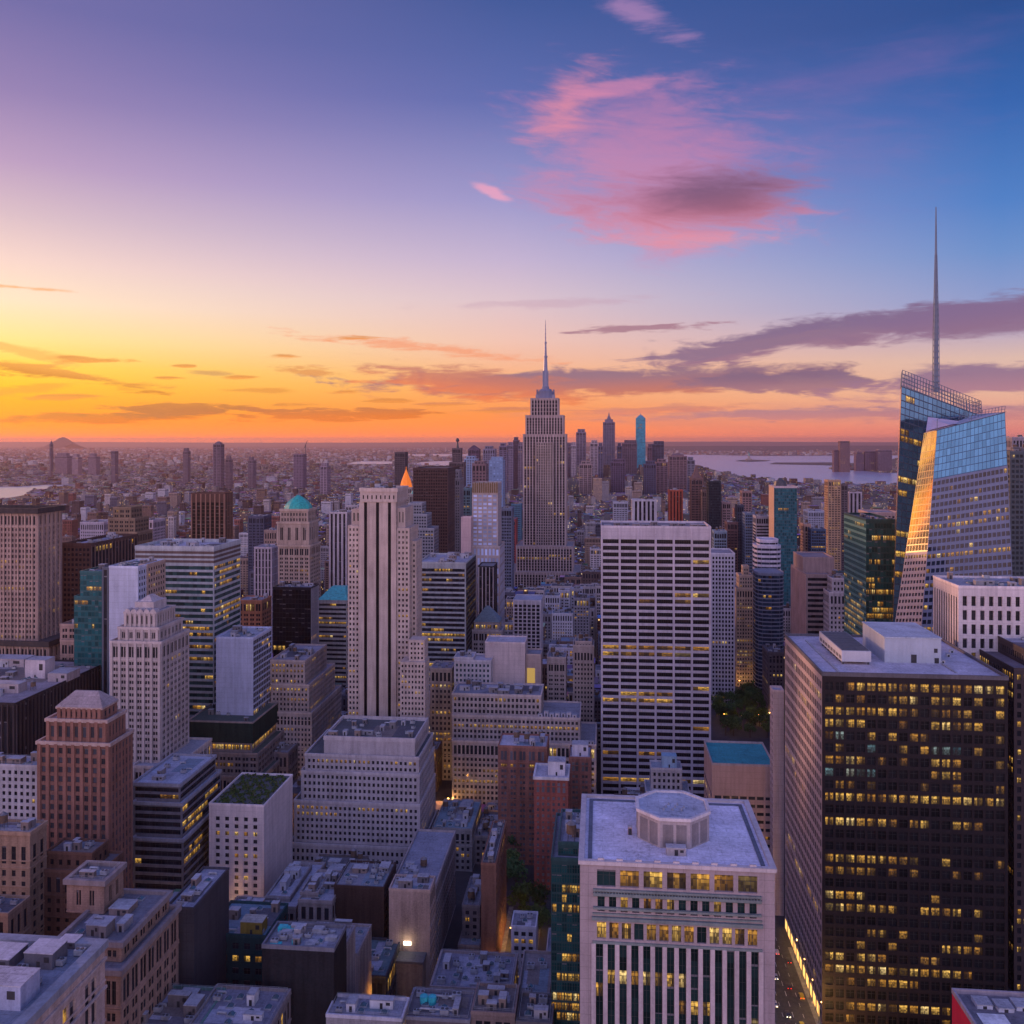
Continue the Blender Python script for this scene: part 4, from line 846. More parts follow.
# red brown brick tower
RB = Building('brick_tower', 'red brown brick tower with piers and a pitched stone cap', 'tower', T(430, [(37, 110, 742, 0, 21, dict(n=8)), (46, 107, 719, 2, 17, dict(fh=8.5, n=7, lit=0)), (57, 102, 707, 3.5, 13.5, dict(fh=6, n=8, lit=0, par=.5))]), ref='red brown brick tower', ybot=890, big=100, wall=(.205, .105, .085), kind='brick', fh=4.4, bw=4.2, wf=.46, hf=.6, rec=.45, lit=.0, em=1.2, parout=.5, parcol=(.4, .3, .27), fin=(1.6, .55, 1), fincol=(.235, .12, .095), roof=(.3, .25, .26), side_R=dict(bw=3.2, wf=.4), glass=(.05, .055, .07))
t = RB.tiers[2]; a = [p[0] for p in t[0]]; bb = [p[1] for p in t[0]]; m = MB(); cx, cy = (min(a) + max(a)) / 2, (min(bb) + max(bb)) / 2
m.prism(poly_rect(min(a) - .6, max(a) + .6, min(bb) - .6, max(bb) + .6), t[2] - .05, t[2] + 6.0, 0, True, poly_rect(cx - 6, cx + 6, cy - .6, cy + .6))
m.build('pitched_roof', roof_mat((.32, .26, .26)), RB.root, RB.base)
b = Building('brick_wing', 'low dark brown wing with a stepped roof in front of the red brown brick tower', 'building', T(404, [(34, 100, 870, 0, 20, dict(lit=0)), (46, 92, 852, 3, 14, dict(fh=5))]), ybot=920, wall=(.14, .075, .055), kind='brick', fh=4, bw=4, wf=.4, hf=.5, lit=0, roof=(.15, .14, .16)); dress(b, 4, tank=0)
b = Building('apartment_block', 'tan stone apartment block at the left edge with tall narrow windows', 'apartment block', T(396, [(-22, 30, 831, 0, 12)]), ref='tan apartment block', ybot=935, big=50, wall=(.34, .225, .155), kind='stone', fh=4.6, bw=4.2, wf=.4, hf=.58, lit=.02, tm=4, roof=(.3, .32, .37), parout=.4); dress(b, 6)
b = Building('apartment_block', 'small tan block with a dark flat roof, in front of the tan apartment block', 'apartment block', T(362, [(-40, 8, 912, 0, 14)]), ybot=930, wall=(.3, .2, .14), kind='stone', fh=4.6, bw=4.2, wf=.4, hf=.58, lit=.0, roof=(.14, .15, .18)); dress(b, 3, tank=0)
b = Building('grey_block', 'pale grey block with a dense window grid, left of the red brown brick tower', 'building', T(446, [(-30, 38, 764, 0, 12)]), ybot=800, wall=(.37, .36, .39), kind='concrete', fh=3.4, bw=3, wf=.5, hf=.55, lit=.04, roof=(.36, .36, .42)); dress(b, 8, tank=0)
# long black building with its white roof sheds
x1 = gx(76, plane(76, 556)); LB = Building('long_building', 'long black finned building with white sheds on its roof, at the left edge', 'building', WT((-420, x1, 470, 566, 0, 117)), ref='long black finned building', ybot=755, wall=(.03, .026, .03), kind='metal', fh=8, bw=3.4, wf=.55, hf=.999, lit=.0, fin=(.6, .7, 1), fincol=(.055, .045, .05), roof=(.28, .25, .28), rec=.3, rough=.5)
zL = 115.9
for px, py, w, l, h in ((40, 664, 13, 10, 11), (12, 658, 24, 12, 5), (64, 672, 12, 14, 5), (8, 684, 18, 8, 5)):
    d = (H - zL) * F / (py + h * .9 - HY) * .99; Y = plane(px, d); roof_box(LB, gx(px, Y), Y, zL, w, l, h, (.45, .40, .43) if px == 40 else (.34, .29, .3))
dress(LB, 16, tank=.1)
# mid left towers
A1 = Building('stone_tower', 'broad tan stone tower with a dark overhanging roof at the left edge', 'tower', [(t_[0], t_[1], t_[2], t_[3]) for t_ in T(640, [(-70, 48, 640, -14, 60, dict(fh=3.8, lit=.03)), (-40, 37, 508, 0, 30)])], ref='broad tan stone tower', ybot=640, big=0, wall=(.34, .24, .205), kind='stone', fh=3.7, bw=2.7, wf=.5, hf=.58, rec=.5, lit=.09, fin=(1.0, .6, 2), fincol=(.40, .28, .23), parout=1.6, par=3.2, parcol=(.06, .05, .05), roof=(.08, .07, .07))
b = Building('stone_wing', 'tan stone wing stepping down to the right of the broad tan stone tower', 'building', T(600, [(60, 95, 640, 0, 34), (60, 84, 624, 3, 30)]), ybot=670, wall=(.32, .22, .19), fh=3.7, bw=2.8, lit=.04, roof=(.24, .2, .2)); dress(b, 4, tank=0)
b = Building('brown_tower', 'dark brown tower with paler fins on its right side, behind the teal glass slab', 'tower', T(690, [(62, 91, 543, 0, 70)]), ybot=615, wall=(.075, .045, .042), kind='concrete', fh=3.8, bw=3, wf=.6, hf=.55, lit=.02, side_R=dict(bw=5, wf=.6, hf=.999), fin=(.9, .5, 1), fincol=(.2, .13, .11), finfaces='R', roof=(.1, .08, .08), par=2); dress(b, 5, tank=0)
b = Building('glass_tower', 'teal glass slab with a few lit floors, left of the blue grey slab', 'office tower', T(584, [(74, 102, 596, 0, 26), (80, 102, 571, .5, 25)]), ref='teal glass slab', ybot=695, wall=(.03, .10, .11), kind='metal', rough=.3, fh=3.8, bw=2.2, wf=.92, hf=.72, sill=.14, rec=.12, lit=.1, glass=(.015, .09, .10), em=.2, roof=(.2, .12, .12)); dress(b, 2, tank=0)
b = Building('slab_tower', 'blank blue grey slab tower behind the cream art deco tower', 'office tower', T(566, [(109, 138, 566, 0, 34)]), ref='blank blue grey slab', ybot=640, wall=(.42, .45, .56), kind='panel', blank='F', fh=3.8, bw=3, roof=RDARK, par=1.2); dress(b, 5, tank=0)
b = Building('slab_tower', 'thin dark glass edge tower between the teal slab and the blank blue grey slab', 'office tower', T(570, [(102, 108.6, 567, 0, 30)]), ybot=690, wall=(.1, .11, .14), kind='metal', fh=3.8, bw=2.4, wf=.8, hf=.999, lit=0, roof=RDARK, par=.6)
b = Building('slab_tower', 'narrow beige slab joined to the blank blue grey slab on its right', 'office tower', T(576, [(138.6, 147.5, 564, 0, 24)]), ybot=605, wall=(.38, .28, .23), kind='panel', blank='F', roof=RMID, par=.8)
A5 = Building('banded_office', 'large green glass office block with white bands and some lit floors', 'office building', T(648, [(135, 214, 546, 0, 48, dict(par=2.4))]), ref='green banded office block', ybot=710, big=0, wall=(.34, .36, .38), kind='concrete', fh=4.3, bw=3.0, wf=.999, hf=.6, sill=.25, rec=.5, lit=.17, glass=(.03, .065, .065), tm=11, roof=(.4, .4, .46), em=.8); dress(A5, 8, tank=0)
YY = A5.tiers[0][0][0][1]; m = MB()
for k in range(3):
    zq = A5.tiers[0][2] - 4.4 - k * 3.2; m.box(A5.tiers[0][0][0][0] + .3, A5.tiers[0][0][1][0] + .12, YY - .12, YY + 47.8, zq - 1, zq + .8, 0)
m.build('ledge', wall_mat((.12, .085, .08), 'concrete'), A5.root, A5.base)
b = Building('slab_tower', 'pale blue blank slab with a lit dark glass side, right of the banded office block', 'office tower', T(622, [(216, 253, 637, 0, 36)]), ref='pale blue blank slab', ybot=716, wall=(.40, .42, .54), kind='panel', blank='F', fh=4, bw=3, side_R=dict(wf=.9, hf=.7, lit=.4), lit=.35, roof=(.34, .36, .42), par=1.2); dress(b, 5, tank=0)
b = Building('stepped_tower', 'beige stepped tower with scattered yellow windows, below the black glass tower', 'tower', T(652, [(272, 312, 712, -4, 74), (271, 309, 684, -2, 64), (270, 305, 660, 0, 52)]), ref='beige stepped tower', ybot=744, wall=(.36, .29, .27), kind='stone', fh=3.5, bw=2.6, wf=.48, hf=.55, lit=.16, roof=(.3, .28, .32)); dress(b, 6)
b = Building('black_tower', 'black glass tower with a pale right side, left of the teal-roofed block', 'office tower', T(760, [(273, 311, 587, 0, 21)]), ref='black glass tower', ybot=655, wall=(.016, .017, .024), kind='metal', rough=.3, fh=3.9, bw=2.6, wf=.94, hf=.9, sill=.05, rec=.1, lit=.02, glass=(.006, .007, .012), em=.2, roof=(.2, .2, .24), fin=(1.2, .25, 1), fincol=(.42, .38, .4), finfaces='R'); dress(b, 4, tank=0)
b = Building('teal_roof_block', 'grey banded block under a pitched teal roof, left of the cream striped tower', 'office building', T(810, [(318, 347, 600, 0, 44)]), ref='teal-roofed block', ybot=665, wall=(.26, .25, .25), kind='concrete', fh=4, bw=3, wf=.999, hf=.5, lit=.14, roof=RTEAL)
t = b.tiers[0]; a = [p[0] for p in t[0]]; bb = [p[1] for p in t[0]]; m = MB(); m.prism(poly_rect(min(a) - .4, max(a) + .4, min(bb) - .4, max(bb) + .4), t[2], t[2] + 9, 0, True, poly_rect(min(a) + 7, max(a) - 7, min(bb) + 18, max(bb) - 18)); m.build('pitched_roof', plain_mat('verdigris', (.06, .33, .32), .6), b.root, b.base)
# cream tower with three black stripes
CTd = 620; cY = plane(378, CTd)
def strip3(n, m): return lambda i, j: 0
CT = Building('striped_tower', 'tall cream tower with three black vertical stripes', 'tower', T(CTd, [(359, 396, 502, 0, 34, dict(par=0, n=3, wf=.26, hf=.999, em=.4, fh=4, bw=8, side_R=dict(wf=.4, hf=.5, bw=3, n=0), bm=.5, tm=.3, litf=strip3)), (360, 397, 488, -.6, 35, dict(fh=9, bw=3, hf=.45, wf=.3, lit=0, par=2.0, parout=.5))]), ref='cream striped tower', ybot=714, wall=(.42, .335, .30), kind='concrete', bw=2.6, rec=.7, glass=(.006, .006, .009), roof=(.16, .16, .18), mull=False, blinds=0, grough=.4); dress(CT, 8)
cx0, cx1 = gx(347, cY), gx(414, cY)
def wing(bd, x0, x1, y0, y1, z0, z1, **k):
    s2 = dict(bd.st); s2.update(dict(fh=3.6, bw=2.4, wf=.5, hf=.5, sill=.25, tm=1, bm=.5, em=.5, rec=.4, lit=.03)); s2.update(k)
    w = MB(); wins = []; pts = poly_rect(x0, x1, y0, y1)
    for i in (0, 1, 3):
        a, b_ = pts[i], pts[(i + 1) % 4]; W = math.dist(a, b_); facade(w, wins, ((a[0], a[1], z0), (b_[0], b_[1], z0), (b_[0], b_[1], z1), (a[0], a[1], z1)), max(1, round((W - 2 * s2['em']) / s2['bw'])), max(1, round((z1 - z0) / s2['fh'])), s2, bd.rng, lit_default(s2['lit'], bd.rng), bd.seed + 700 + i * 50)
    w.face(((x1, y1, z0), (x0, y1, z0), (x0, y1, z1), (x1, y1, z1)))
    w.face([(p[0], p[1], z1) for p in pts]); w.build('wing', bd.wm, bd.root, bd.base)
    g = MB()
    for q in wins: bd.pane(g, q, False)
    g.build('windows', [glass_mat(s2.get('glass2', (.015, .017, .025)), .08), lit_mat('warm', 1.0), lit_mat('amber', .8), lit_mat('cool', .5), plain_mat('window_frame', (.05, .05, .055), .5)], bd.root, bd.base, kind='stuff')
zC = lambda py: gz(380, py, cY)
wing(CT, cx0, gx(358.9, cY), cY + 2, cY + 32, 0, zC(526)); wing(CT, gx(349.5, cY), gx(358.9, cY), cY + 5, cY + 30, zC(526), zC(510), fh=12, wf=.45, hf=.6)
wing(CT, gx(396.1, cY), gx(409, cY), cY + 1.5, cY + 32, 0, zC(528)); wing(CT, gx(396.1, cY), gx(404, cY), cY + 4, cY + 31, zC(528), zC(508), fh=14, wf=.4, hf=.6)
wing(CT, gx(409.1, cY), gx(414, cY), cY + 8, cY + 28, 0, zC(542))
wing(CT, gx(400, cY - 14), gx(425, cY - 14), cY - 14, cY + 1.4, 0, gz(412, 662, cY - 14), lit=.06); wing(CT, gx(409, cY - 11), gx(424.5, cY - 11), cY - 11, cY + 1.4, gz(412, 662, cY - 14), gz(416, 640, cY - 11))
# banded lit office and neighbours
b = Building('banded_office', 'grey green banded office with yellow lit floors, right of the cream striped tower', 'office building', T(800, [(418, 466, 562, 0, 64, dict(par=1.5))]), ref='yellow-lit banded office', ybot=655, wall=(.31, .32, .33), kind='concrete', fh=4.4, bw=2.6, wf=.999, hf=.62, sill=.2, rec=.4, lit=.26, tm=3.5, roof=(.34, .34, .4), em=1.2, side_R=dict(lit=0), fin=(1.4, .3, 1), fincol=(.02, .02, .025), finfaces='R'); dress(b, 7, tank=0)
b = Building('finned_tower', 'black tower with thin white fins beside the banded yellow-lit office', 'office tower', T(905, [(478, 494, 566, 0, 30)]), ybot=612, wall=(.03, .03, .036), kind='metal', fh=4, bw=4, wf=.8, hf=.999, lit=0, fin=(.7, .5, 1), fincol=(.45, .4, .42), finfaces='F', roof=(.2, .2, .22))
WG = Building('white_grid_tower', 'slim blue white grid tower with a golden crown', 'office tower', T(960, [(461, 500, 546, -5, 48, dict(bw=4, hf=.7, wf=.6, fh=10)), (472, 498, 492, 0, 34, dict(n=5, m=13, side_R=dict(wf=.2))), (472, 498, 483, -.4, 35, dict(blank='FR', par=.6))]), ref='golden-crowned grid tower', ybot=612, wall=(.40, .33, .32), kind='panel', fh=3.7, bw=5.2, wf=.72, hf=.6, lit=.0, glass=(.42, .48, .68), grough=.3, roof=(.3, .26, .2), mull=False)
t = WG.tiers[2]; m = MB(); a = [p[0] for p in t[0]]; yb0 = t[0][0][1]
for k in range(12):
    x = min(a) + (max(a) - min(a)) * (k + .5) / 12; m.box(x - .8, x + .8, yb0 - .5, yb0 - .05, t[1] + .4, t[2] + .8 * (k % 2), 0)
m.build('crown', plain_mat('bronze_crown', (.17, .11, .055), .5, .3), WG.root, WG.base)
b = Building('pink_slab', 'blank pink slab clinging to the left of the golden-crowned grid tower', 'office tower', T(948, [(461, 471, 517, 0, 14)]), ybot=545, wall=(.5, .36, .36), kind='panel', blank='FLR', roof=RMID)
b = Building('glass_setback_tower', 'grey blue glass tower stepping down, right behind the cream striped tower', 'office tower', T(1010, [(408, 434, 528, 0, 30), (408, 427, 514, 2, 28), (408, 422, 503, 4, 24)]), ybot=560, wall=(.24, .25, .29), kind='metal', rough=.4, fh=3.6, bw=3, wf=.7, hf=.6, lit=.02, glass=(.03, .04, .06), roof=RMID)
b = Building('brown_tower', 'dark brown flat-topped tower behind the cream striped tower', 'office tower', T(1110, [(413, 448, 468, 0, 90)]), ref='dark brown flat-topped tower', ybot=560, wall=(.075, .045, .045), kind='metal', fh=3.8, bw=3, wf=.6, hf=.6, lit=.0, glass=(.012, .01, .012), roof=(.1, .08, .08), fin=(.9, .4, 2), fincol=(.2, .14, .14), finfaces='R')
b = Building('grey_tower', 'grey tower between the dark brown tower and the golden-crowned grid tower', 'office tower', T(1160, [(448.5, 460, 478, 0, 30), (449, 459, 470, 3, 24)]), ybot=560, wall=(.22, .2, .22), fh=3.6, bw=2.8, wf=.45, hf=.5, lit=.02, roof=RMID); dress(b, 2)
b = Building('spire_tower', 'slim tower topped by a ball finial, left of the blue glass cluster', 'tower', T(1900, [(449, 464, 462, 0, 30), (452, 461, 448, 4, 20)]), ybot=490, wall=(.13, .1, .11), fh=4, bw=3, lit=.02, roof=RDARK); t = b.tiers[1]
m = MB(); cx, cy = b.base[0], t[0][0][1] + 10; m.cyl(cx, cy, t[2] - 1, t[2] + 12, 3, 1.4, 10); m.cyl(cx, cy, t[2] + 12, t[2] + 15, 1.4, 4, 10); m.cyl(cx, cy, t[2] + 15, t[2] + 19, 4, 3, 10); m.cyl(cx, cy, t[2] + 19, t[2] + 21, 3, .5, 10); m.build('finial', plain_mat('dark_metal', (.06, .06, .07), .5), b.root, b.base)
b = Building('brown_tower', 'narrow dark slab behind the glowing gold pyramid', 'tower', T(1900, [(394.5, 405, 452, 0, 30)]), ybot=475, wall=(.1, .08, .09), fh=4, bw=3, lit=.01, roof=RDARK)
b = Building('pyramid_tower', 'stone tower under a glowing gold pyramid roof', 'tower', T(1500, [(397, 412, 487, 0, 26)]), ref='gold pyramid', ybot=490, wall=(.36, .3, .28), fh=4, bw=3, lit=.05, roof=RMID); t = b.tiers[0]; a = [p[0] for p in t[0]]; bb = [p[1] for p in t[0]]; m = MB()
cx, cy = (min(a) + max(a)) / 2, (min(bb) + max(bb)) / 2; q = 10.5
o8 = lambda r: [(cx + r * math.cos(math.pi / 8 + k * math.pi / 4), cy + r * math.sin(math.pi / 8 + k * math.pi / 4)) for k in range(8)]
m.prism(o8(q), t[2] - .5, t[2] + 10, 0, False, o8(q * .74)); m.prism(o8(q * .74), t[2] + 10, t[2] + 29, 0, True, o8(.4)); mg = plain_mat('gilded_roof_glow', (.5, .14, .02), .5, .1, (1, .2, .012), .62, .5); m.build('pyramid_roof', mg, b.root, b.base)  # roof emits by itself in place of light falling on the gilding
m = MB(); m.tube((cx, cy, t[2] + 28), (cx, cy, t[2] + 33), .5, 6); m.build('spire', mg, b.root, b.base)
b = Building('domed_tower', 'stone tower with a small teal dome, behind the cream striped tower', 'tower', T(1120, [(409, 420, 494, 0, 16)]), ybot=500, wall=(.3, .28, .28), fh=4, bw=3, roof=RMID); t = b.tiers[0]; m = MB(); cx, cy = b.base[0], b.base[1]
for k in range(5): m.cyl(cx, cy, t[2] - 1 + 1.6 * k, t[2] - 1 + 1.6 * (k + 1), 6.4 * math.cos(k * .3), 6.4 * math.cos((k + 1) * .3), 14)
m.build('dome', plain_mat('verdigris', (.06, .33, .32), .6), b.root, b.base, smooth=False)
# green domed tower
GD = Building('domed_tower', 'tan stone tower under a bright green hipped dome', 'tower', T(860, [(278, 310, 545, -1.5, 32), (277, 309, 522, 0, 29, dict(fh=14, bw=7, hf=.6, wf=.35, lit=0)), (280, 308, 509, 2, 25, dict(fh=5, bw=3, par=1.6))]), ref='green-domed tower', ybot=592, wall=(.38, .285, .235), kind='stone', fh=3.7, bw=2.9, wf=.46, hf=.55, lit=.03, parout=.7, roof=(.3, .26, .24), fin=(1.2, .4, 3), fincol=(.4, .3, .25))
t = GD.tiers[2]; m = MB(); a = [p[0] for p in t[0]]; bb = [p[1] for p in t[0]]; cx, cy = (min(a) + max(a)) / 2, (min(bb) + max(bb)) / 2; prev = None
for k in range(7):
    r = 13.5 * (1 - (k / 6) ** 2.0 * .92); zq = t[2] - 1.5 + 14.0 * (k / 6)
    pts = [(cx + r * math.cos(math.pi / 8 + i * math.pi / 4), cy + r * math.sin(math.pi / 8 + i * math.pi / 4)) for i in range(8)]
    if prev: m.prism(prev[0], prev[1], zq, 0, k == 6, pts)
    prev = (pts, zq)
m.build('dome', plain_mat('bright_verdigris', (.03, .36, .30), .55), GD.root, GD.base)
b = Building('brown_tower', 'dark brown tower with vertical tan ribs, standing alone left of the green-domed tower', 'tower', T(1010, [(191, 225, 493, 0, 22)]), ref='brown ribbed tower', ybot=545, wall=(.10, .055, .045), kind='metal', fh=4, bw=5.6, wf=.72, hf=.86, sill=.06, lit=.0, tm=9, fin=(1.3, .6, 1), fincol=(.27, .15, .11), roof=(.08, .06, .06), glass=(.012, .008, .008), grough=.3)
b = Building('brown_tower', 'weathered brown tower with a broken stepped crown, left of the brown ribbed tower', 'tower', T(960, [(106, 137, 532, 0, 34), (108, 135, 518, 2, 30), (113, 131, 507, 4, 24)]), ybot=560, wall=(.22, .155, .11), fh=4, bw=3.2, lit=.03, roof=(.12, .1, .06))

# blank cube, middle cream blocks
b = Building('cream_block', 'blank cream cube building with a lamp-lit corner window', 'building', T(700, [(485, 525, 642, 0, 24)]), ref='blank cream cube', ybot=690, wall=(.50, .41, .40), kind='panel', n=3, m=1, fh=30, bw=8, wf=.2, hf=.12, sill=.1, lit=0, roof=RLIGHT, tm=12, bm=70, em=4)
b2 = Building('cream_annex', 'narrow beige annex with one large glowing window, right of the blank cream cube', 'building', T(704, [(526, 541, 654, 0, 20)]), ybot=688, wall=(.36, .28, .26), kind='panel', blank='FL', roof=RMID); Yq = plane(533, 704)
m = MB(); m.box(gx(527, Yq), gx(535, Yq), Yq - .15, Yq - .02, gz(530, 683, Yq), gz(530, 668, Yq), 0, True); m.build('window', lit_mat('warm', 1.3), b2.root, b2.base)
b = Building('cream_block', 'low cream block with bluish windows, left of the blank cream cube', 'building', T(690, [(454, 491, 660, 0, 22), (454, 473, 657, 1, 18)]), ybot=692, wall=(.44, .41, .43), kind='concrete', fh=3.8, bw=3, wf=.5, hf=.55, lit=.01, glass=(.03, .06, .08), roof=RLIGHT); dress(b, 3)
B17 = Building('stepped_block', 'wide cream office block with yellow lit floors, terraced down to its right', 'office building', T(640, [(452, 596, 742, -4, 50, dict(lit=.22)), (452, 580, 716, 0, 40, dict(lit=.2)), (452, 541, 694, 3, 30)]), ref='wide cream office block', ybot=800, big=100, wall=(.38, .32, .31), kind='stone', fh=3.9, bw=2.9, wf=.58, hf=.58, rec=.5, lit=.15, roof=(.22, .23, .28), parout=.25)
dress(B17, 8); r, z_ = top_rect(B17, 1)
for k in range(7): roof_box(B17, r[1] - 3 - k * 4, r[2] + 2 + (k % 3) * 1.6, z_, 3, 3, 2.4 + (k % 2), (.45, .42, .46))
r, z_ = top_rect(B17, 0)
for k in range(5): roof_box(B17, r[1] - 1.5 - k * 2.2, r[2] + 1, z_, 1.8, 1.8, 2.6, (.4, .37, .4))
b = Building('beige_tower', 'slender beige tower with a plain top, right of the blank cream cube', 'tower', T(720, [(547, 566, 657, 0, 20, dict(tm=3))]), ybot=706, wall=(.36, .30, .29), kind='stone', fh=3.6, bw=2.6, wf=.5, hf=.52, lit=.01, roof=RMID); dress(b, 3)
b = Building('beige_tower', 'slender beige tower with an arched top storey, left of the white lattice tower', 'tower', T(722, [(573, 594, 645, 0, 20, dict(tm=4)), (575, 592, 641, 1.5, 16)]), ybot=712, wall=(.38, .31, .29), kind='stone', fh=3.6, bw=2.6, wf=.5, hf=.52, lit=.01, roof=RMID); dress(b, 3)
b = Building('white_grid_tower', 'pale tower with white vertical ribs, behind the blank cream cube', 'office tower', T(905, [(513, 541, 600, 0, 34)]), ref='white ribbed tower', ybot=652, wall=(.42, .39, .42), kind='concrete', fh=3.8, bw=4.2, wf=.72, hf=.72, sill=.14, lit=.02, tm=3, roof=RLIGHT, fin=(1, .5, 1), fincol=(.5, .45, .48))
b = Building('pyramid_roof_block', 'stone block with a small lit pyramid roof, right of the yellow-lit banded office', 'building', T(830, [(472, 502, 630, 0, 24), (474, 499, 622, 2, 20, dict(lit=.8, fh=5, par=.2))]), ybot=655, wall=(.32, .28, .28), fh=3.8, bw=2.8, lit=.06, roof=RMID); t = b.tiers[1]; a = [p[0] for p in t[0]]; bb = [p[1] for p in t[0]]; m = MB()
m.prism(poly_rect(min(a) - .5, max(a) + .5, min(bb) - .5, max(bb) + .5), t[2], t[2] + 13, 0, True, poly_rect(min(a) + 10, max(a) - 10, min(bb) + 9, max(bb) - 9)); m.build('pyramid_roof', roof_mat((.14, .2, .24)), b.root, b.base)
# brick blocks
b = Building('brick_block', 'red brown brick apartment block with a pale flat roof, below the wide cream office block', 'apartment block', T(560, [(498, 547, 746, 0, 24)]), ref='red brown apartment block', ybot=832, wall=(.22, .105, .085), kind='brick', fh=3.4, bw=3.2, wf=.44, hf=.52, lit=.03, glass=(.09, .09, .11), roof=RLIGHT); dress(b, 4)
b = Building('brick_block', 'red brick block with a white roof hut, left of the octagon-roofed tower', 'apartment block', T(528, [(534, 568, 777, 0, 22)]), ref='red brick block with the white hut', ybot=884, wall=(.25, .085, .07), kind='brick', fh=3.5, bw=3.2, wf=.46, hf=.52, lit=.02, glass=(.11, .11, .13), roof=RLIGHT, parout=.6, parcol=(.5, .48, .5)); r, z_ = top_rect(b); roof_box(b, r[1] - 6, r[2] + 9, z_, 10, 9, 8, (.5, .48, .52), 'roof_hut')
b = Building('brick_block', 'slim brown brick block with a pale hut on top, beside the white lattice tower', 'apartment block', T(566, [(569, 591, 757, 0, 22)]), ybot=800, wall=(.20, .095, .08), kind='brick', fh=3.4, bw=3, wf=.44, hf=.52, lit=.02, glass=(.09, .09, .1), roof=RLIGHT); r, z_ = top_rect(b); roof_box(b, (r[0] + r[1]) / 2, r[2] + 8, z_, 10, 8, 7, (.46, .44, .5), 'roof_hut')
b = Building('grey_block', 'grey block with pale ledges in front of the red brick block', 'building', T(440, [(556, 584, 828, 0, 16)]), ybot=850, wall=(.2, .2, .24), kind='concrete', fh=3.6, bw=3, wf=.999, hf=.4, lit=.02, roof=RMID); dress(b, 4, tank=0)
b = Building('low_building', 'low roof with blue sheets in the gap below the wide cream office block', 'building', T(552, [(432, 472, 828, 0, 44)]), ybot=870, wall=(.2, .19, .2), roof=(.18, .26, .32)); dress(b, 10, tank=.1)
b = Building('low_building', 'low cluttered roof left of the street trees, behind the narrow brick end wall', 'building', T(560, [(474, 505, 836, 0, 36)]), ybot=870, wall=(.18, .16, .17), roof=(.2, .2, .25)); dress(b, 9)
# white lattice tower (wide white grid)
GR = Building('lattice_tower', 'wide white lattice office tower with dark ribbon windows', 'office tower', T(665, [(601, 711, 526, 0, 44, dict(par=1.5))]), ref='white lattice tower', ybot=785, big=100, wall=(.42, .375, .42), kind='panel', n=6, m=39, fh=5, bw=13, wf=.88, hf=.62, sill=.18, rec=.9, lit=.11, tm=7.5, em=.6, glass=(.012, .011, .016), roof=(.2, .18, .2), fin=(1.2, .5, 1), fincol=(.44, .39, .44), finfaces='F', side_L=dict(bw=6))
t = GR.tiers[0]
r, z_ = top_rect(GR); 
for k in range(11): roof_box(GR, r[0] + 4 + k * (r[1] - r[0] - 8) / 10, r[2] + 3 + (k % 3) * 9, z_, 5, 4, 1.6 + (k % 2), (.16, .14, .15))
b = Building('roof_block', 'small grey building with a blue roof tank box, below the white lattice tower', 'building', T(560, [(646, 690, 792, 0, 20, dict(lit=.02)), (651, 682, 768, 4, 14, dict(lit=0))]), ybot=800, wall=(.32, .31, .35), roof=(.28, .32, .38), fh=3.6, bw=3); r, z_ = top_rect(b); roof_box(b, (r[0] + r[1]) / 2 + 2, (r[2] + r[3]) / 2, z_, 9, 7, 7, (.22, .33, .45), 'tank_box', (.2, .34, .46))
# beige building with the turquoise roof
TB = Building('beige_block', 'beige building with a large turquoise flat roof, behind the octagon-roofed tower', 'building', T(520, [(712, 775, 764, 0, 40)]), ref='turquoise-roofed beige building', ybot=862, wall=(.42, .28, .24), kind='panel', fh=4.4, bw=4.6, wf=.8, hf=.42, sill=.3, lit=.3, tm=16, em=1, roof=(.03, .27, .30), par=1.2, parcol=(.36, .3, .3))
b = Building('white_slab', 'thin pinkish white slab between the turquoise roof and the huge black tower', 'office tower', T(500, [(773, 784, 690, 0, 9)]), ybot=862, wall=(.42, .33, .33), kind='panel', blank='F', fh=3.8, bw=3, lit=0, roof=RLIGHT)
# red edged roof in the bottom right corner
Yb_ = plane(955, 250); xr0 = gx(952, Yb_); zr = gz(952, 988, Yb_)
b = Building('red_wall_building', 'grey roof with a glowing red side wall in the bottom right corner', 'building', WT((xr0, xr0 + 70, Yb_ - 60, Yb_, 0, zr)), ybot=1024, wall=(.55, .03, .06), kind='metal', blank='FLR', roof=(.18, .17, .2), par=1.2, parcol=(.3, .26, .29)); r, z_ = top_rect(b)
for k in range(3): roof_box(b, r[0] + 5 + k * 5, r[3] - 4 - k % 2, z_, 4, 4, 1.0, (.4, .42, .5), 'roof_hatch')
m = MB(); m.box(r[0] + 2, r[0] + 9, r[3] - 14, r[3] - 8, z_ + .02, z_ + .12); m.build('roof_patch', plain_mat('white_patch', (.6, .6, .62), .7), b.root, b.base)
# dark building on the right edge
Y8 = plane(1014, 430); x8 = gx(1014, Y8); z8 = gz(1014, 668, Y8)
b = Building('dark_stepped_building', 'dark brown stepped building with lit windows on the right edge, beside the huge black tower', 'office building', WT((x8, x8 + 60, Y8, Y8 + 60, 0, z8), (x8 + 9, x8 + 55, Y8 + 10, Y8 + 54, None, z8 + 7, dict(fh=6))), ref='dark stepped building', ybot=985, wall=(.055, .042, .045), kind='metal', rough=.5, fh=4.4, bw=3, wf=.6, hf=.6, lit=.22, roof=(.16, .14, .17), side_L=dict(bw=2.4, lit=.02)); dress(b, 5, tank=0)
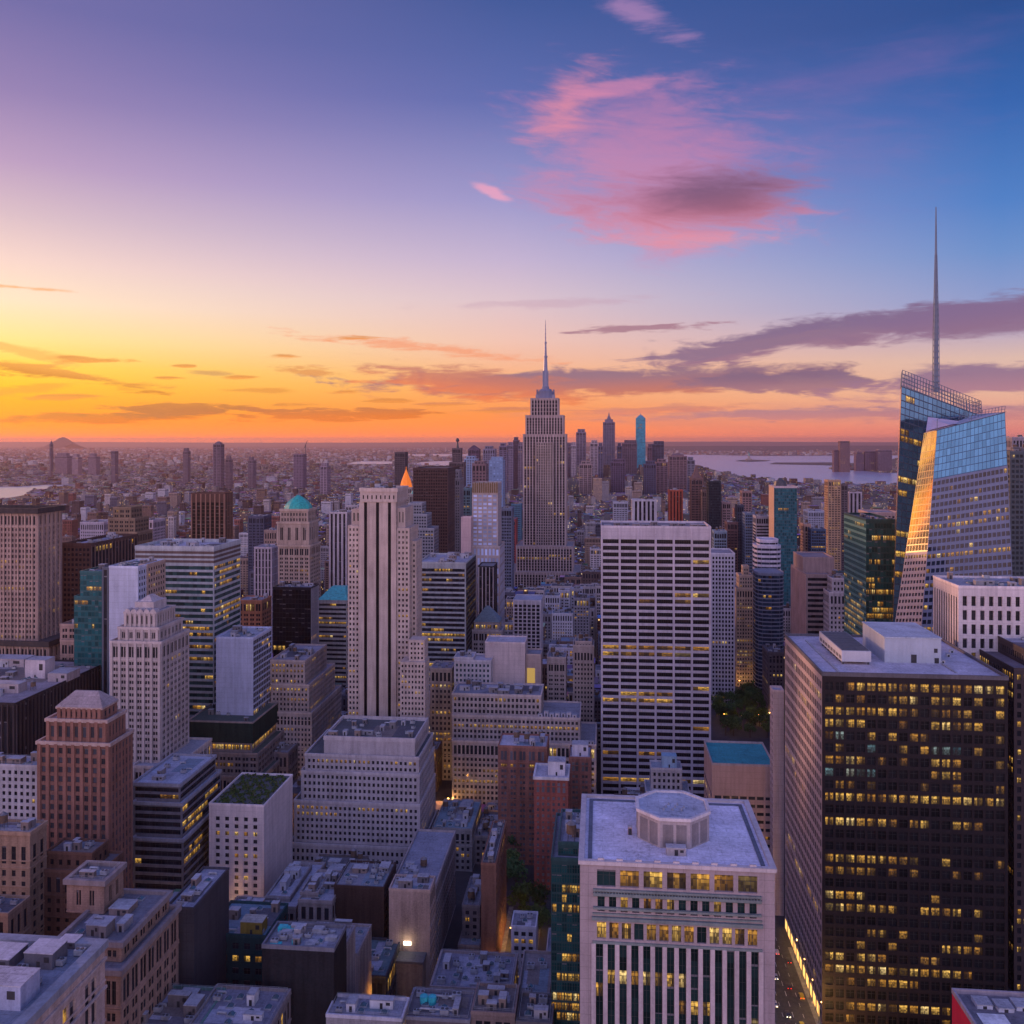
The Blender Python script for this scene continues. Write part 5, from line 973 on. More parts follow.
# white concrete block under the glass crystal
Y7 = plane(958, 470)
b = Building('white_block', 'white concrete block with tall top windows, in front of the tilted glass tower', 'office building', [(poly_rect(gx(958.5, Y7), gx(1060, Y7), Y7, Y7 + 36), 0, gz(990, 586, Y7), None)], ref='white concrete block', ybot=650, big=80, wall=(.54, .48, .49), kind='panel', fh=7.2, bw=4.3, wf=.5, hf=.7, sill=.12, rec=.9, lit=.07, roof=(.34, .33, .38), em=1, tm=3, side_L=dict(bw=3.4, fh=40, hf=.9, wf=.45, sill=.04, lit=0)); dress(b, 6, tank=0)
# ------------------------------------------------------------------ tilted glass tower with its spire (right)
Yr = plane(940, 610); Yf = plane(960, 560)
bp = lambda px, py, Y: P3(px, py, Y)
BT = thing('glass_tower', 'tilted crystal glass tower with a tall white spire and a glowing gold facet', 'office tower', (gx(950, Yf), Yf, 0))
HEROES.append((BT, 'tilted glass tower', 620, len(BOXES))); BOXES.append((len(HEROES) - 1, gx(893, Yr), gx(1016, Yf), Yf, Yr + 40, 0, 300))
bb_ = (gx(950, Yf), Yf, 0)
gst = dict(DEF); gst.update(rec=.25, em=.1, tm=.3, bm=.3, wf=.84, hf=.66, sill=.17, pair=False)
btr = random.Random(77)
def gl_quad(Q, n, mrows, litp, name_w, wallm, glass, big=0, **k):
    s2 = dict(gst); s2.update(k); w = MB(); wins = []
    facade(w, wins, Q, n, mrows, s2, btr, lit_default(litp, btr) if not callable(litp) else litp, btr.randrange(100, 999) * 70)
    w.build('wall', wallm, BT, bb_)
    gm = [glass, lit_mat('warm', 1.0), lit_mat('amber', .8), lit_mat('cool', .5)]
    wins.sort(key=lambda q: -q[0][0][2])
    for q in wins[:big]:
        g = MB(); g.face(q[0], q[2], q[1]); g.build('window', gm, BT, bb_)
    g = MB()
    for q in wins[big:]: g.face(q[0], q[2], q[1])
    g.build('windows', gm, BT, bb_, kind='stuff')
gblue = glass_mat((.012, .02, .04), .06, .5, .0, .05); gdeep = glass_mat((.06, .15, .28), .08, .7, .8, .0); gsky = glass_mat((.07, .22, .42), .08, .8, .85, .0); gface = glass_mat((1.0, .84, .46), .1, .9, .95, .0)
steel = wall_mat((.34, .38, .48), 'metal', .4); steeld = wall_mat((.14, .17, .23), 'metal', .4); pale = wall_mat((.62, .46, .40), 'metal', .35)
# rear prism
y2 = Yr + 38
A, B_, C0, D0 = bp(890, 700, Yr), bp(986, 700, Yr), bp(981, 401, Yr), bp(902.5, 370, Yr)
C_, D = bp(982, 416, Yr), bp(901.5, 386, Yr)
zsplit = .84
def lerp(p, q, t): return tuple(p[k] + (q[k] - p[k]) * t for k in range(3))
gl_quad((A, B_, C_, D), 18, 46, .10, 'rear', wall_mat((.05, .07, .11), 'metal', .4), gdeep, wf=.9, hf=.84, sill=.08, rec=.1)
def sh(p, dy=38):
    k = (p[1] + dy) / p[1]
    return (p[0] * (1 + (k - 1) * (.93 if p[0] < 225 else .5)), p[1] + dy, p[2])
m = MB()
A0, B0 = (A[0], A[1], 0), (B_[0], B_[1], 0)
m.face((A0, B0, B_, A)); m.face((sh(A0), A0, A, sh(A))); m.face((B0, sh(B0), sh(B_), B_))
m.face((sh(A), A, D, sh(D, 30))); m.face((B_, sh(B_), sh(C_, 30), C_)); m.face((D, C_, sh(C_, 30), sh(D, 30))); m.face((sh(B0), sh(A0), sh(D, 30), sh(C_, 30)))
m.build('body', plain_mat('sunset_tinted_glass', (.75, .5, .28), .18, .85), BT, bb_)  # gold tint puts the sunset's reflection into the rear prism's sides
# front prism: facet on its left corner, face to the right
Yb = Yf + 26
FA, FB, FC, FD = bp(890, 655, Yb), bp(919, 655, Yf), bp(937, 430, Yf), bp(924, 433, Yb)
RB_, RC = bp(1016, 655, Yf), bp(1005, 412, Yf)
FC2 = bp(936, 418, Yf); 
GA, GB = lerp(FA, FD, .46), lerp(FB, FC, .46)
gl_quad((FA, FB, GB, GA), 8, 16, .1, 'facet', wall_mat((.50, .40, .38), 'metal', .5), glass_mat((.03, .03, .04), .1), hf=.5, wf=.7, rec=.3)
gl_quad((GA, GB, FC, FD), 7, 18, .0, 'facet', wall_mat((1.0, .82, .5), 'metal', .18, metal=.95), gface, hf=.86, wf=.9, rec=.04)  # gold of the upper facet: reflected sunset put into glass and frame colour
def bt_lit(n, mm_):
    r = random.Random(4); rows = {5: .6, 6: .8, 10: .95, 12: .3, 14: .6, 15: .55, 17: .2, 20: .8, 24: .5, 25: .3}
    return lambda i, j: ((1 if r.random() < .6 else 2) if r.random() < rows.get(mm_ - 1 - j, .06) else 0)
HB, HC = lerp(FB, FC, .78), lerp(RB_, RC, .78)
gl_quad((FB, RB_, HC, HB), 9, 24, bt_lit, 'front', wall_mat((.16, .185, .28), 'metal', .3), gblue, big=60, wf=.88, hf=.58, pair=True, rec=.3)
gl_quad((HB, HC, RC, FC), 18, 7, .0, 'front', wall_mat((.06, .12, .2), 'metal', .3), gsky, wf=.92, hf=.9, sill=.05, rec=.08)
m = MB()
for p, q in ((FA, FB), (FB, RB_)): m.face(((p[0], p[1], 0), (q[0], q[1], 0), q, p))
Rb, Rc = (RB_[0], RB_[1] + 40, RB_[2]), (RC[0], RC[1] + 40, RC[2])
m.face((RB_, Rb, Rc, RC)); m.face(((RB_[0], RB_[1], 0), (Rb[0], Rb[1], 0), Rb, RB_)); m.face((FD, FC, RC, Rc)); m.face((Rb, FA, FD, Rc))
m.build('body', steel, BT, bb_)
# crown lattice and pale cap between the prisms
m = MB()
def lattice(P, Q, R_, S_, n, k, r):
    for i in range(n + 1):
        t = i / n; m.tube(lerp(P, Q, t), lerp(S_, R_, t), r, 4)
    for j in range(k + 1):
        t = j / k; m.tube(lerp(P, S_, t), lerp(Q, R_, t), r, 4)
e = lambda p, y=.35: (p[0], p[1] - y, p[2])
lattice(e(FC), e(RC), e(bp(1006, 412, Yf)), e(bp(937, 419, Yf)), 2, 1, .2)
lattice(e(bp(958, 419, Yf + 20)), e(bp(1004, 416, Yf + 20)), e(bp(1005, 406, Yf + 20)), e(bp(960, 414, Yf + 20)), 14, 3, .16)
lattice(D, C_, C0, D0, 26, 4, .24)
sh2 = lambda p: sh(p, 30)
lattice(sh2(D), sh2(C_), sh2(C0), sh2(D0), 26, 4, .24); lattice(C_, sh2(C_), sh2(C0), C0, 6, 4, .22); lattice(D, sh2(D), sh2(D0), D0, 6, 4, .22)
m.build('lattice', wall_mat((.10, .13, .19), 'metal', .4), BT, bb_)
m = MB(); q = [bp(926, 431, Yf + 4), bp(953, 424, Yf + 4), bp(982, 424, Yf + 30), bp(928, 417, Yf + 30)]
m.face(q); m.face([(p[0], p[1] + .3, p[2] - 1) for p in q][::-1]); m.build('cap_panel', wall_mat((.55, .45, .52), 'metal', .4), BT, bb_)
m = MB(); Ys = Yr + 16; sx = lambda py: gx(936.3, Ys)
for a, b, r0, r1 in ((392, 330, 2.5, 2.1), (330, 290, 2.1, 1.3), (290, 255, 1.3, .75), (255, 207, .75, .22)):
    m.cyl(gx(936, Ys), Ys, gz(936, a, Ys), gz(936, b, Ys), r0 * .72, r1 * .72, 8)
    for k in range(4):
        an = math.pi / 4 + k * math.pi / 2
        m.tube((gx(936, Ys) + r0 * math.cos(an), Ys + r0 * math.sin(an), gz(936, a, Ys)), (gx(936, Ys) + r1 * math.cos(an), Ys + r1 * math.sin(an), gz(936, b, Ys)), .22 if r0 > 1 else .12, 4)
for py in list(range(388, 284, -6)) + [270, 255]:
    r = 2.7 - (392 - py) / 137 * 2.0; m.cyl(gx(936, Ys), Ys, gz(936, py, Ys), gz(936, py, Ys) + .9, max(.8, r), max(.8, r), 8)
m.build('spire', wall_mat((.15, .18, .24), 'metal', .4), BT, bb_)

# ------------------------------------------------------------------ the great stepped spire tower in the centre
d0 = 1300; eb = dict(wall=(.30, .235, .225), kind='concrete', fh=3.9, bw=4.1, wf=.62, hf=.82, sill=.12, rec=.7, lit=.035, em=1.2, tm=3, parout=.3, roof=(.3, .28, .3), fin=(1.3, .6, 1), fincol=(.42, .33, .32), glass=(.02, .02, .028), mull=False, litk=.9)
ES = Building('spire_tower', 'giant stepped stone skyscraper with a needle spire, in the centre', 'skyscraper', T(d0, [(508, 580, 572, -26, 90), (516, 573, 546, -14, 74), (523, 566, 434, 0, 50), (525.5, 563.5, 415, 2.5, 45, dict(fh=4.2)), (530.5, 558.5, 398, 6, 36, dict(fh=6, lit=.0, tm=2))], ), ref='giant spire skyscraper', ybot=572, big=0, **eb)
t = ES.tiers[2]; fx0, fx1 = t[0][0][0], t[0][1][0]; fy = t[0][0][1]; m = MB()
w = fx1 - fx0; m.box(fx0 + w * .30, fx1 - w * .30, fy - 3.5, fy, ES.tiers[1][2] - 1, t[2] - 14)
wing(ES, fx0 + w * .30, fx1 - w * .30, fy - 3.6, fy - .05, ES.tiers[1][2] - 1.1, t[2] - 12, fh=3.9, bw=3.6, hf=.74, wf=.55, lit=.05)
m = MB(); ecx, ecy = (fx0 + fx1) / 2, fy + 25; ez = lambda py: gz(544.5, py, ecy)
# shoulder wings, drum, mooring mast, antenna
for sx_ in (-1, 1):
    m.box(ecx + sx_ * 16.5 - 3, ecx + sx_ * 16.5 + 3, ecy - 11, ecy + 11, ez(412), ez(403), 0)
    m.box(ecx + sx_ * 11.5 - 2.2, ecx + sx_ * 11.5 + 2.2, ecy - 9, ecy + 9, ez(403), ez(395), 0)
m.build('crown_wing', wall_mat((.26, .25, .32), 'metal', .4), ES.root, ES.base)
m = MB(); m.cyl(ecx, ecy, ez(400), ez(394), 14, 12.5, 16); m.cyl(ecx, ecy, ez(394), ez(391.5), 12.5, 12.5, 16); m.cyl(ecx, ecy, ez(391.5), ez(389), 9.5, 7.5, 16); m.cyl(ecx, ecy, ez(389), ez(386.5), 5.5, 5, 14)
for k in range(16):
    a = k * math.pi / 8; m.tube((ecx + 13 * math.cos(a), ecy + 13 * math.sin(a), ez(396)), (ecx + 12.6 * math.cos(a), ecy + 12.6 * math.sin(a), ez(389.5)), .6, 4)
m.build('drum', wall_mat((.17, .18, .26), 'metal', .4), ES.root, ES.base)
m = MB(); m.cyl(ecx, ecy, ez(388), ez(372), 4.6, 3.4, 10, 0)
for k in range(4):
    a = k * math.pi / 2 + math.pi / 4; m.prism([(ecx + math.cos(a) * 2 + math.cos(a + 1.57) * .8, ecy + math.sin(a) * 2 + math.sin(a + 1.57) * .8), (ecx + math.cos(a) * 2 - math.cos(a + 1.57) * .8, ecy + math.sin(a) * 2 - math.sin(a + 1.57) * .8), (ecx + math.cos(a) * 5.2 - math.cos(a + 1.57) * .5, ecy + math.sin(a) * 5.2 - math.sin(a + 1.57) * .5), (ecx + math.cos(a) * 5.2 + math.cos(a + 1.57) * .5, ecy + math.sin(a) * 5.2 + math.sin(a + 1.57) * .5)][::-1], ez(388), ez(371), 0)
m.cyl(ecx, ecy, ez(372), ez(357), 3.2, 2.2, 8); m.cyl(ecx, ecy, ez(357.5), ez(356), 3.0, 3.0, 8); m.cyl(ecx, ecy, ez(356), ez(343), 1.9, 1.3, 8); m.cyl(ecx, ecy, ez(343.5), ez(342), 1.9, 1.9, 8); m.cyl(ecx, ecy, ez(342), ez(320), .95, .3, 6)
for py in range(354, 324, -4): m.cyl(ecx, ecy, ez(py), ez(py - .8), 1.5 - (354 - py) * .025, 1.5 - (354 - py) * .025, 6)
m.build('spire', wall_mat((.24, .25, .34), 'metal', .4), ES.root, ES.base)

# ------------------------------------------------------------------ towers to the right of the centre
GREENG = (.012, .05, .05)
b = Building('glass_tower', 'dark green glass tower with yellow lit bands, left of the tilted glass tower', 'office tower', T(640, [(866, 895, 519, 0, 58)]), ref='green glass tower', ybot=640, wall=(.02, .05, .05), kind='metal', rough=.3, fh=4.2, bw=2.0, wf=.94, hf=.8, sill=.1, rec=.1, lit=.26, glass=GREENG, em=.15, par=1.5, roof=(.1, .13, .14), side_L=dict(wall=(.09, .2, .19), lit=.0, wf=.9, hf=.62)); dress(b, 4, tank=0)
b = Building('low_tower', 'pale roofed low block peeking over the green glass tower', 'building', T(800, [(868, 900, 512, 0, 30)]), ybot=516, wall=(.35, .25, .24), fh=4, lit=.02, roof=(.3, .28, .3))
D5b = Building('striped_tower', 'broad brown tower with pink ribs on its left and dark bands in front', 'office tower', T(790, [(806, 832, 574, 0, 62), (803, 834, 557, 14, 40, dict(blank='FLR'))]), ref='pink-ribbed brown tower', ybot=632, wall=(.26, .19, .185), kind='concrete', fh=4.6, bw=3.2, wf=.999, hf=.55, sill=.2, rec=.6, lit=.02, em=1.5, side_L=dict(bw=5, wf=.5, hf=.999), fin=(2.2, 1.2, 1), fincol=(.46, .29, .26), finfaces='L', roof=(.24, .2, .22))  # pink of the left ribs is sunset light painted into their colour
b = Building('grey_tower', 'pale grey weathered block fixed between the pink-ribbed brown tower and the green glass tower', 'building', T(770, [(829, 846, 592, 0, 24, dict(lit=.02)), (832, 845, 578, 3, 18)]), ybot=632, wall=(.40, .36, .39), fh=4, bw=3, lit=.02, roof=RMID); dress(b, 3)
b = Building('glass_tower', 'teal glass tower with a glowing gold left edge near the bay', 'office tower', T(1160, [(774, 797, 486, 0, 36)]), ref='teal tower with the gold edge', ybot=552, wall=(.04, .10, .12), kind='metal', rough=.3, fh=4, bw=2.6, wf=.9, hf=.76, sill=.1, rec=.12, lit=.02, glass=(.02, .10, .12), em=.3, par=2.5, parcol=(.5, .38, .38), roof=(.4, .34, .36), side_L=dict(wall=(.62, .4, .26), wf=.12, hf=.3)); r, z_ = top_rect(b)  # gold left wall: low sunlight painted into the wall colour
m = MB(); m.cyl((r[0] + r[1]) / 2 - 3, (r[2] + r[3]) / 2, z_, z_ + 8, 9, 7, 10); m.cyl((r[0] + r[1]) / 2 - 3, (r[2] + r[3]) / 2, z_ + 8, z_ + 12, 5, 2, 8); m.build('roof_pod', plain_mat('dark_metal', (.06, .06, .07), .5), b.root, b.base)
# curved banded towers
def oval(px0, px1, d, dep, n=14):
    Y = plane((px0 + px1) / 2, d); a, b_ = gx(px0, Y), gx(px1, Y); cx, cy = (a + b_) / 2, Y + dep / 2; rx, ry = (b_ - a) / 2, dep / 2; o = []
    for k in range(n):
        t_ = 2 * math.pi * k / n + math.pi / n; c, s_ = math.cos(t_), math.sin(t_); e_ = .62
        o.append((cx + rx * math.copysign(abs(c) ** e_, c), cy + ry * math.copysign(abs(s_) ** e_, s_)))
    return o
Yq = plane(770, 985)
b = Building('curved_tower', 'rounded white banded tower rising behind the dark curved tower', 'office tower', [(oval(756, 783, 985, 34), 0, gz(770, 546, Yq), dict(par=.1)), (oval(759, 780, 988, 28), None, gz(770, 540, Yq), None)], ref='rounded white banded tower', ybot=600, wall=(.52, .47, .53), kind='concrete', fh=5.0, bw=3, wf=.999, hf=.5, sill=.2, rec=.5, lit=0, em=.02, roof=RLIGHT, glass=(.03, .04, .06))
Yq = plane(771, 900)
b = Building('curved_tower', 'dark curved tower with thin pale bands, left of the pink-ribbed brown tower', 'office tower', [(oval(757, 786, 900, 36), 0, gz(771, 573, Yq), None)], ref='dark curved banded tower', ybot=645, wall=(.16, .18, .24), kind='metal', rough=.4, fh=3.8, bw=3, wf=.999, hf=.72, sill=.14, rec=.3, lit=.03, em=.02, roof=RMID, glass=(.02, .035, .06))
b = Building('white_grid_tower', 'pale tower with a fine white window grid, right of the white lattice tower', 'office tower', T(900, [(711, 735, 553, 0, 40, dict(tm=2))]), ref='fine white grid tower', ybot=664, wall=(.46, .43, .48), kind='concrete', fh=4.2, bw=3.2, wf=.6, hf=.6, rec=.5, lit=.01, roof=(.3, .26, .28), fin=(.7, .5, 1), fincol=(.5, .47, .52), mull=False)
b = Building('lit_tower', 'ornate beige tower glowing gold, between the fine white grid tower and the dark curved tower', 'tower', T(965, [(736, 756, 588, 0, 26), (739, 753, 575, 3, 20), (743, 749, 566, 6, 12)]), ybot=660, wall=(.40, .29, .22), kind='stone', fh=3.8, bw=2.6, wf=.5, hf=.55, lit=.32, roof=RMID, litk=.9)
b = Building('lit_block', 'low wide block with glowing windows along the park edge', 'building', T(975, [(709, 742, 664, 0, 26)]), ybot=688, wall=(.36, .28, .26), fh=4, bw=3, wf=.6, hf=.6, lit=.5, roof=RMID); dress(b, 5)
b = Building('lit_block', 'low glowing block behind the park trees, left of the huge black tower', 'building', T(970, [(743, 780, 676, 0, 24)]), ybot=688, wall=(.30, .22, .2), fh=4, bw=3, wf=.6, hf=.6, lit=.45, roof=RMID); dress(b, 5)
b = Building('dark_block', 'low dark block at the foot of the dark curved tower', 'building', T(880, [(768, 784, 652, -34, 30)]), ybot=680, wall=(.1, .085, .1), fh=4, bw=3, lit=.06, roof=RDARK); dress(b, 3)
b = Building('dark_tower', 'dark blue grey tower at the right edge, behind the tilted glass tower', 'office tower', T(720, [(1010, 1050, 451, 0, 40)]), ybot=575, wall=(.07, .085, .10), kind='metal', rough=.4, fh=4, bw=3, wf=.7, hf=.6, lit=.02, glass=(.02, .03, .04), roof=RDARK); dress(b, 4)
b = Building('grey_tower', 'grey tower top standing above the dark tower at the right edge', 'building', T(900, [(1012, 1040, 437, 0, 30)]), ybot=451, wall=(.25, .22, .26), fh=4, bw=3, lit=.05, roof=RDARK); dress(b, 4)
# middle distance, right of the centre
for args in (
    ('white_tower', 'white block with black vertical stripes, behind the white lattice tower', 632, 657, 500, 1500, 30, dict(wall=(.52, .48, .52), fh=4, bw=7, wf=.5, hf=.999, lit=0, em=3, glass=(.01, .01, .02))),
    ('red_tower', 'rusty red tower with a dark right half, near the white striped block', 669, 683, 490, 1500, 24, dict(wall=(.42, .10, .06), fh=4, bw=5, wf=.4, hf=.999, lit=0, glass=(.03, .015, .02))),
    ('brown_tower', 'jagged brown tower with a pointed top, left of the black tower', 691, 703, 478, 1450, 24, dict(wall=(.17, .10, .09), fh=4, bw=3, lit=.02)),
    ('brown_tower', 'brown slab squeezed between the jagged brown tower and the black tower', 702, 708.5, 490, 1420, 20, dict(wall=(.22, .15, .13), fh=4, bw=3, lit=.02)),
    ('black_tower', 'black flat-topped tower right of the jagged brown tower', 708.5, 721, 481, 1380, 26, dict(wall=(.03, .035, .045), kind='metal', fh=4, bw=2.6, wf=.8, hf=.7, lit=.01)),
    ('pink_tower', 'narrow tower with a pink lit left side, right of the black flat-topped tower', 722, 731, 502, 1420, 20, dict(wall=(.3, .2, .2), fh=4, bw=3, lit=.02)),
    ('blue_block', 'low pale blue block at the foot of the black flat-topped tower', 714, 727, 531, 1240, 24, dict(wall=(.2, .26, .33), fh=4, bw=3, wf=.8, lit=.02)),
    ('brown_block', 'dark red brown block right of the low pale blue block', 727, 738, 522, 1270, 24, dict(wall=(.15, .085, .085), fh=4, bw=3, lit=.03)),
    ('dark_tower', 'dark slate tower rising right of the dark red brown block', 737, 744, 505, 1300, 20, dict(wall=(.05, .055, .08), fh=4, bw=3, lit=.02)),
    ('brown_tower', 'reddish tower with a bright top, left of the teal tower with the gold edge', 742, 752, 491, 1560, 24, dict(wall=(.28, .17, .16), fh=4, bw=3, lit=.05)),
    ('blue_tower', 'steel blue tower below the reddish bright-topped tower', 745, 757, 513, 1250, 24, dict(wall=(.13, .17, .24), kind='metal', fh=4, bw=3, wf=.7, lit=.02)),
    ('white_tower', 'grey banded tower with white left edge, left of the teal tower with the gold edge', 756, 771, 516, 1210, 26, dict(wall=(.32, .3, .34), fh=4, bw=3, wf=.999, hf=.5, lit=.01)),
    ('brown_tower', 'tan and brown tower with a gold lit front, behind the green glass tower', 828, 841, 480, 1560, 26, dict(wall=(.40, .25, .16), fh=4, bw=3, lit=.1)),
    ('brown_tower', 'dark half tower joined to the gold-fronted tan tower', 841, 848, 484, 1565, 24, dict(wall=(.13, .1, .11), fh=4, bw=3, lit=.04)),
    ('white_tower', 'pair of pale narrow towers right of the gold-fronted tan tower', 849, 862, 492, 1620, 24, dict(wall=(.4, .34, .38), fh=4, bw=6, wf=.5, hf=.999, lit=0)),
    ('blue_block', 'dark blue glass block in front of the gold-fronted tan tower', 811, 826, 529, 1220, 26, dict(wall=(.06, .09, .15), kind='metal', fh=4, bw=3, wf=.8, lit=.03)),
    ('tan_block', 'tan block left of the dark blue glass block', 804, 811, 524, 1240, 22, dict(wall=(.42, .26, .2), fh=4, bw=3, lit=.03)),
    ('pale_block', 'pale blue grey block beyond the dark blue glass block', 808, 826, 511, 1700, 40, dict(wall=(.40, .42, .5), fh=4, bw=3, lit=.01)),
    ('white_tower', 'small white and blue tower left of the white striped block', 613, 628, 502, 1700, 30, dict(wall=(.36, .36, .42), fh=4, bw=3, lit=.01)),
    ('red_block', 'red brick block left of the giant spire skyscraper', 507, 516, 519, 1500, 30, dict(wall=(.3, .07, .07), fh=4, bw=3, lit=.01)),
    ('blue_block', 'small bright blue glass block, left of the giant spire skyscraper', 511, 521, 504, 1800, 30, dict(wall=(.07, .17, .24), kind='metal', fh=4, bw=3, wf=.7, lit=.01)),
    ('slate_block', 'blue grey block right of the golden-crowned grid tower', 501, 512, 508, 1150, 30, dict(wall=(.15, .17, .23), fh=4, bw=3, wf=.7, lit=.01)),
    ('teal_block', 'grey tower with teal panels, left of the golden-crowned grid tower', 461, 471, 488, 1250, 24, dict(wall=(.12, .2, .23), fh=4, bw=3, lit=.02)),
    ('white_block', 'white ribbed block behind the cream striped tower, left side', 329, 347, 512, 1150, 30, dict(wall=(.48, .42, .44), fh=4, bw=5, wf=.5, hf=.999, lit=0)),
    ('white_block', 'white block with a teal roof just behind the cream striped tower', 345, 358, 505, 1400, 24, dict(wall=(.42, .37, .4), fh=4, bw=3, roof=RTEAL, lit=.01)),
    ('white_block', 'low white ribbed block, left of the green-domed tower', 254, 272, 547, 1000, 30, dict(wall=(.4, .34, .38), fh=4, bw=4, wf=.5, hf=.999, lit=0)),
    ('slate_block', 'dark blue slab far behind, right of the brown ribbed tower', 248, 264, 516, 1300, 30, dict(wall=(.08, .085, .13), fh=4, bw=3, lit=.0)),
    ('tan_block', 'tan block between the dark blue slab and the green-domed tower', 264, 277, 530, 1050, 30, dict(wall=(.34, .24, .2), fh=4, bw=3, lit=.03)),
    ('orange_block', 'small orange brick block below the green-domed tower', 236, 262, 600, 830, 24, dict(wall=(.34, .15, .09), fh=4, bw=3, lit=.04)),
    ('white_block', 'pale block with a bright roof, left of the weathered brown tower', 80, 104, 522, 1200, 40, dict(wall=(.36, .32, .38), fh=4, bw=3, lit=.01)),
    ('white_block', 'pale pink block just right of the weathered brown tower', 139, 153, 520, 1200, 34, dict(wall=(.44, .35, .38), fh=4, bw=4, wf=.5, lit=.01)),
    ('beige_block', 'beige block with glowing windows between the banded office and the wide cream office block', 430, 452, 668, 700, 24, dict(wall=(.34, .28, .25), fh=4, bw=3, lit=.4)),
    ('stone_block', 'dark low building filling the gap right of the green-boxed terraced building', 262, 288, 752, 628, 30, dict(wall=(.17, .14, .15), fh=4, bw=3, lit=.1)),
):
    nm, lab, x0_, x1_, yt_, d_, dep_, kw = args; kw = dict(kw); kw.setdefault('roof', RMID)
    b = Building(nm, lab, 'building', T(d_, [(x0_, x1_, yt_, 0, dep_)]), **kw); dress(b, 2)
    if 'pointed' in lab:
        r, z_ = top_rect(b); m = MB(); m.prism(poly_rect(*r), z_, z_ + 10, 0, True, poly_rect(r[0] + 5, r[1] - 5, r[2] + 6, r[3] - 6)); m.prism(poly_rect(r[0] + 5, r[1] - 5, r[2] + 6, r[3] - 6), z_ + 10, z_ + 20, 0, True, poly_rect(r[0] + 7.5, r[1] - 7.5, r[2] + 9, r[3] - 9)); m.build('pointed_roof', b.wm, b.root, b.base)
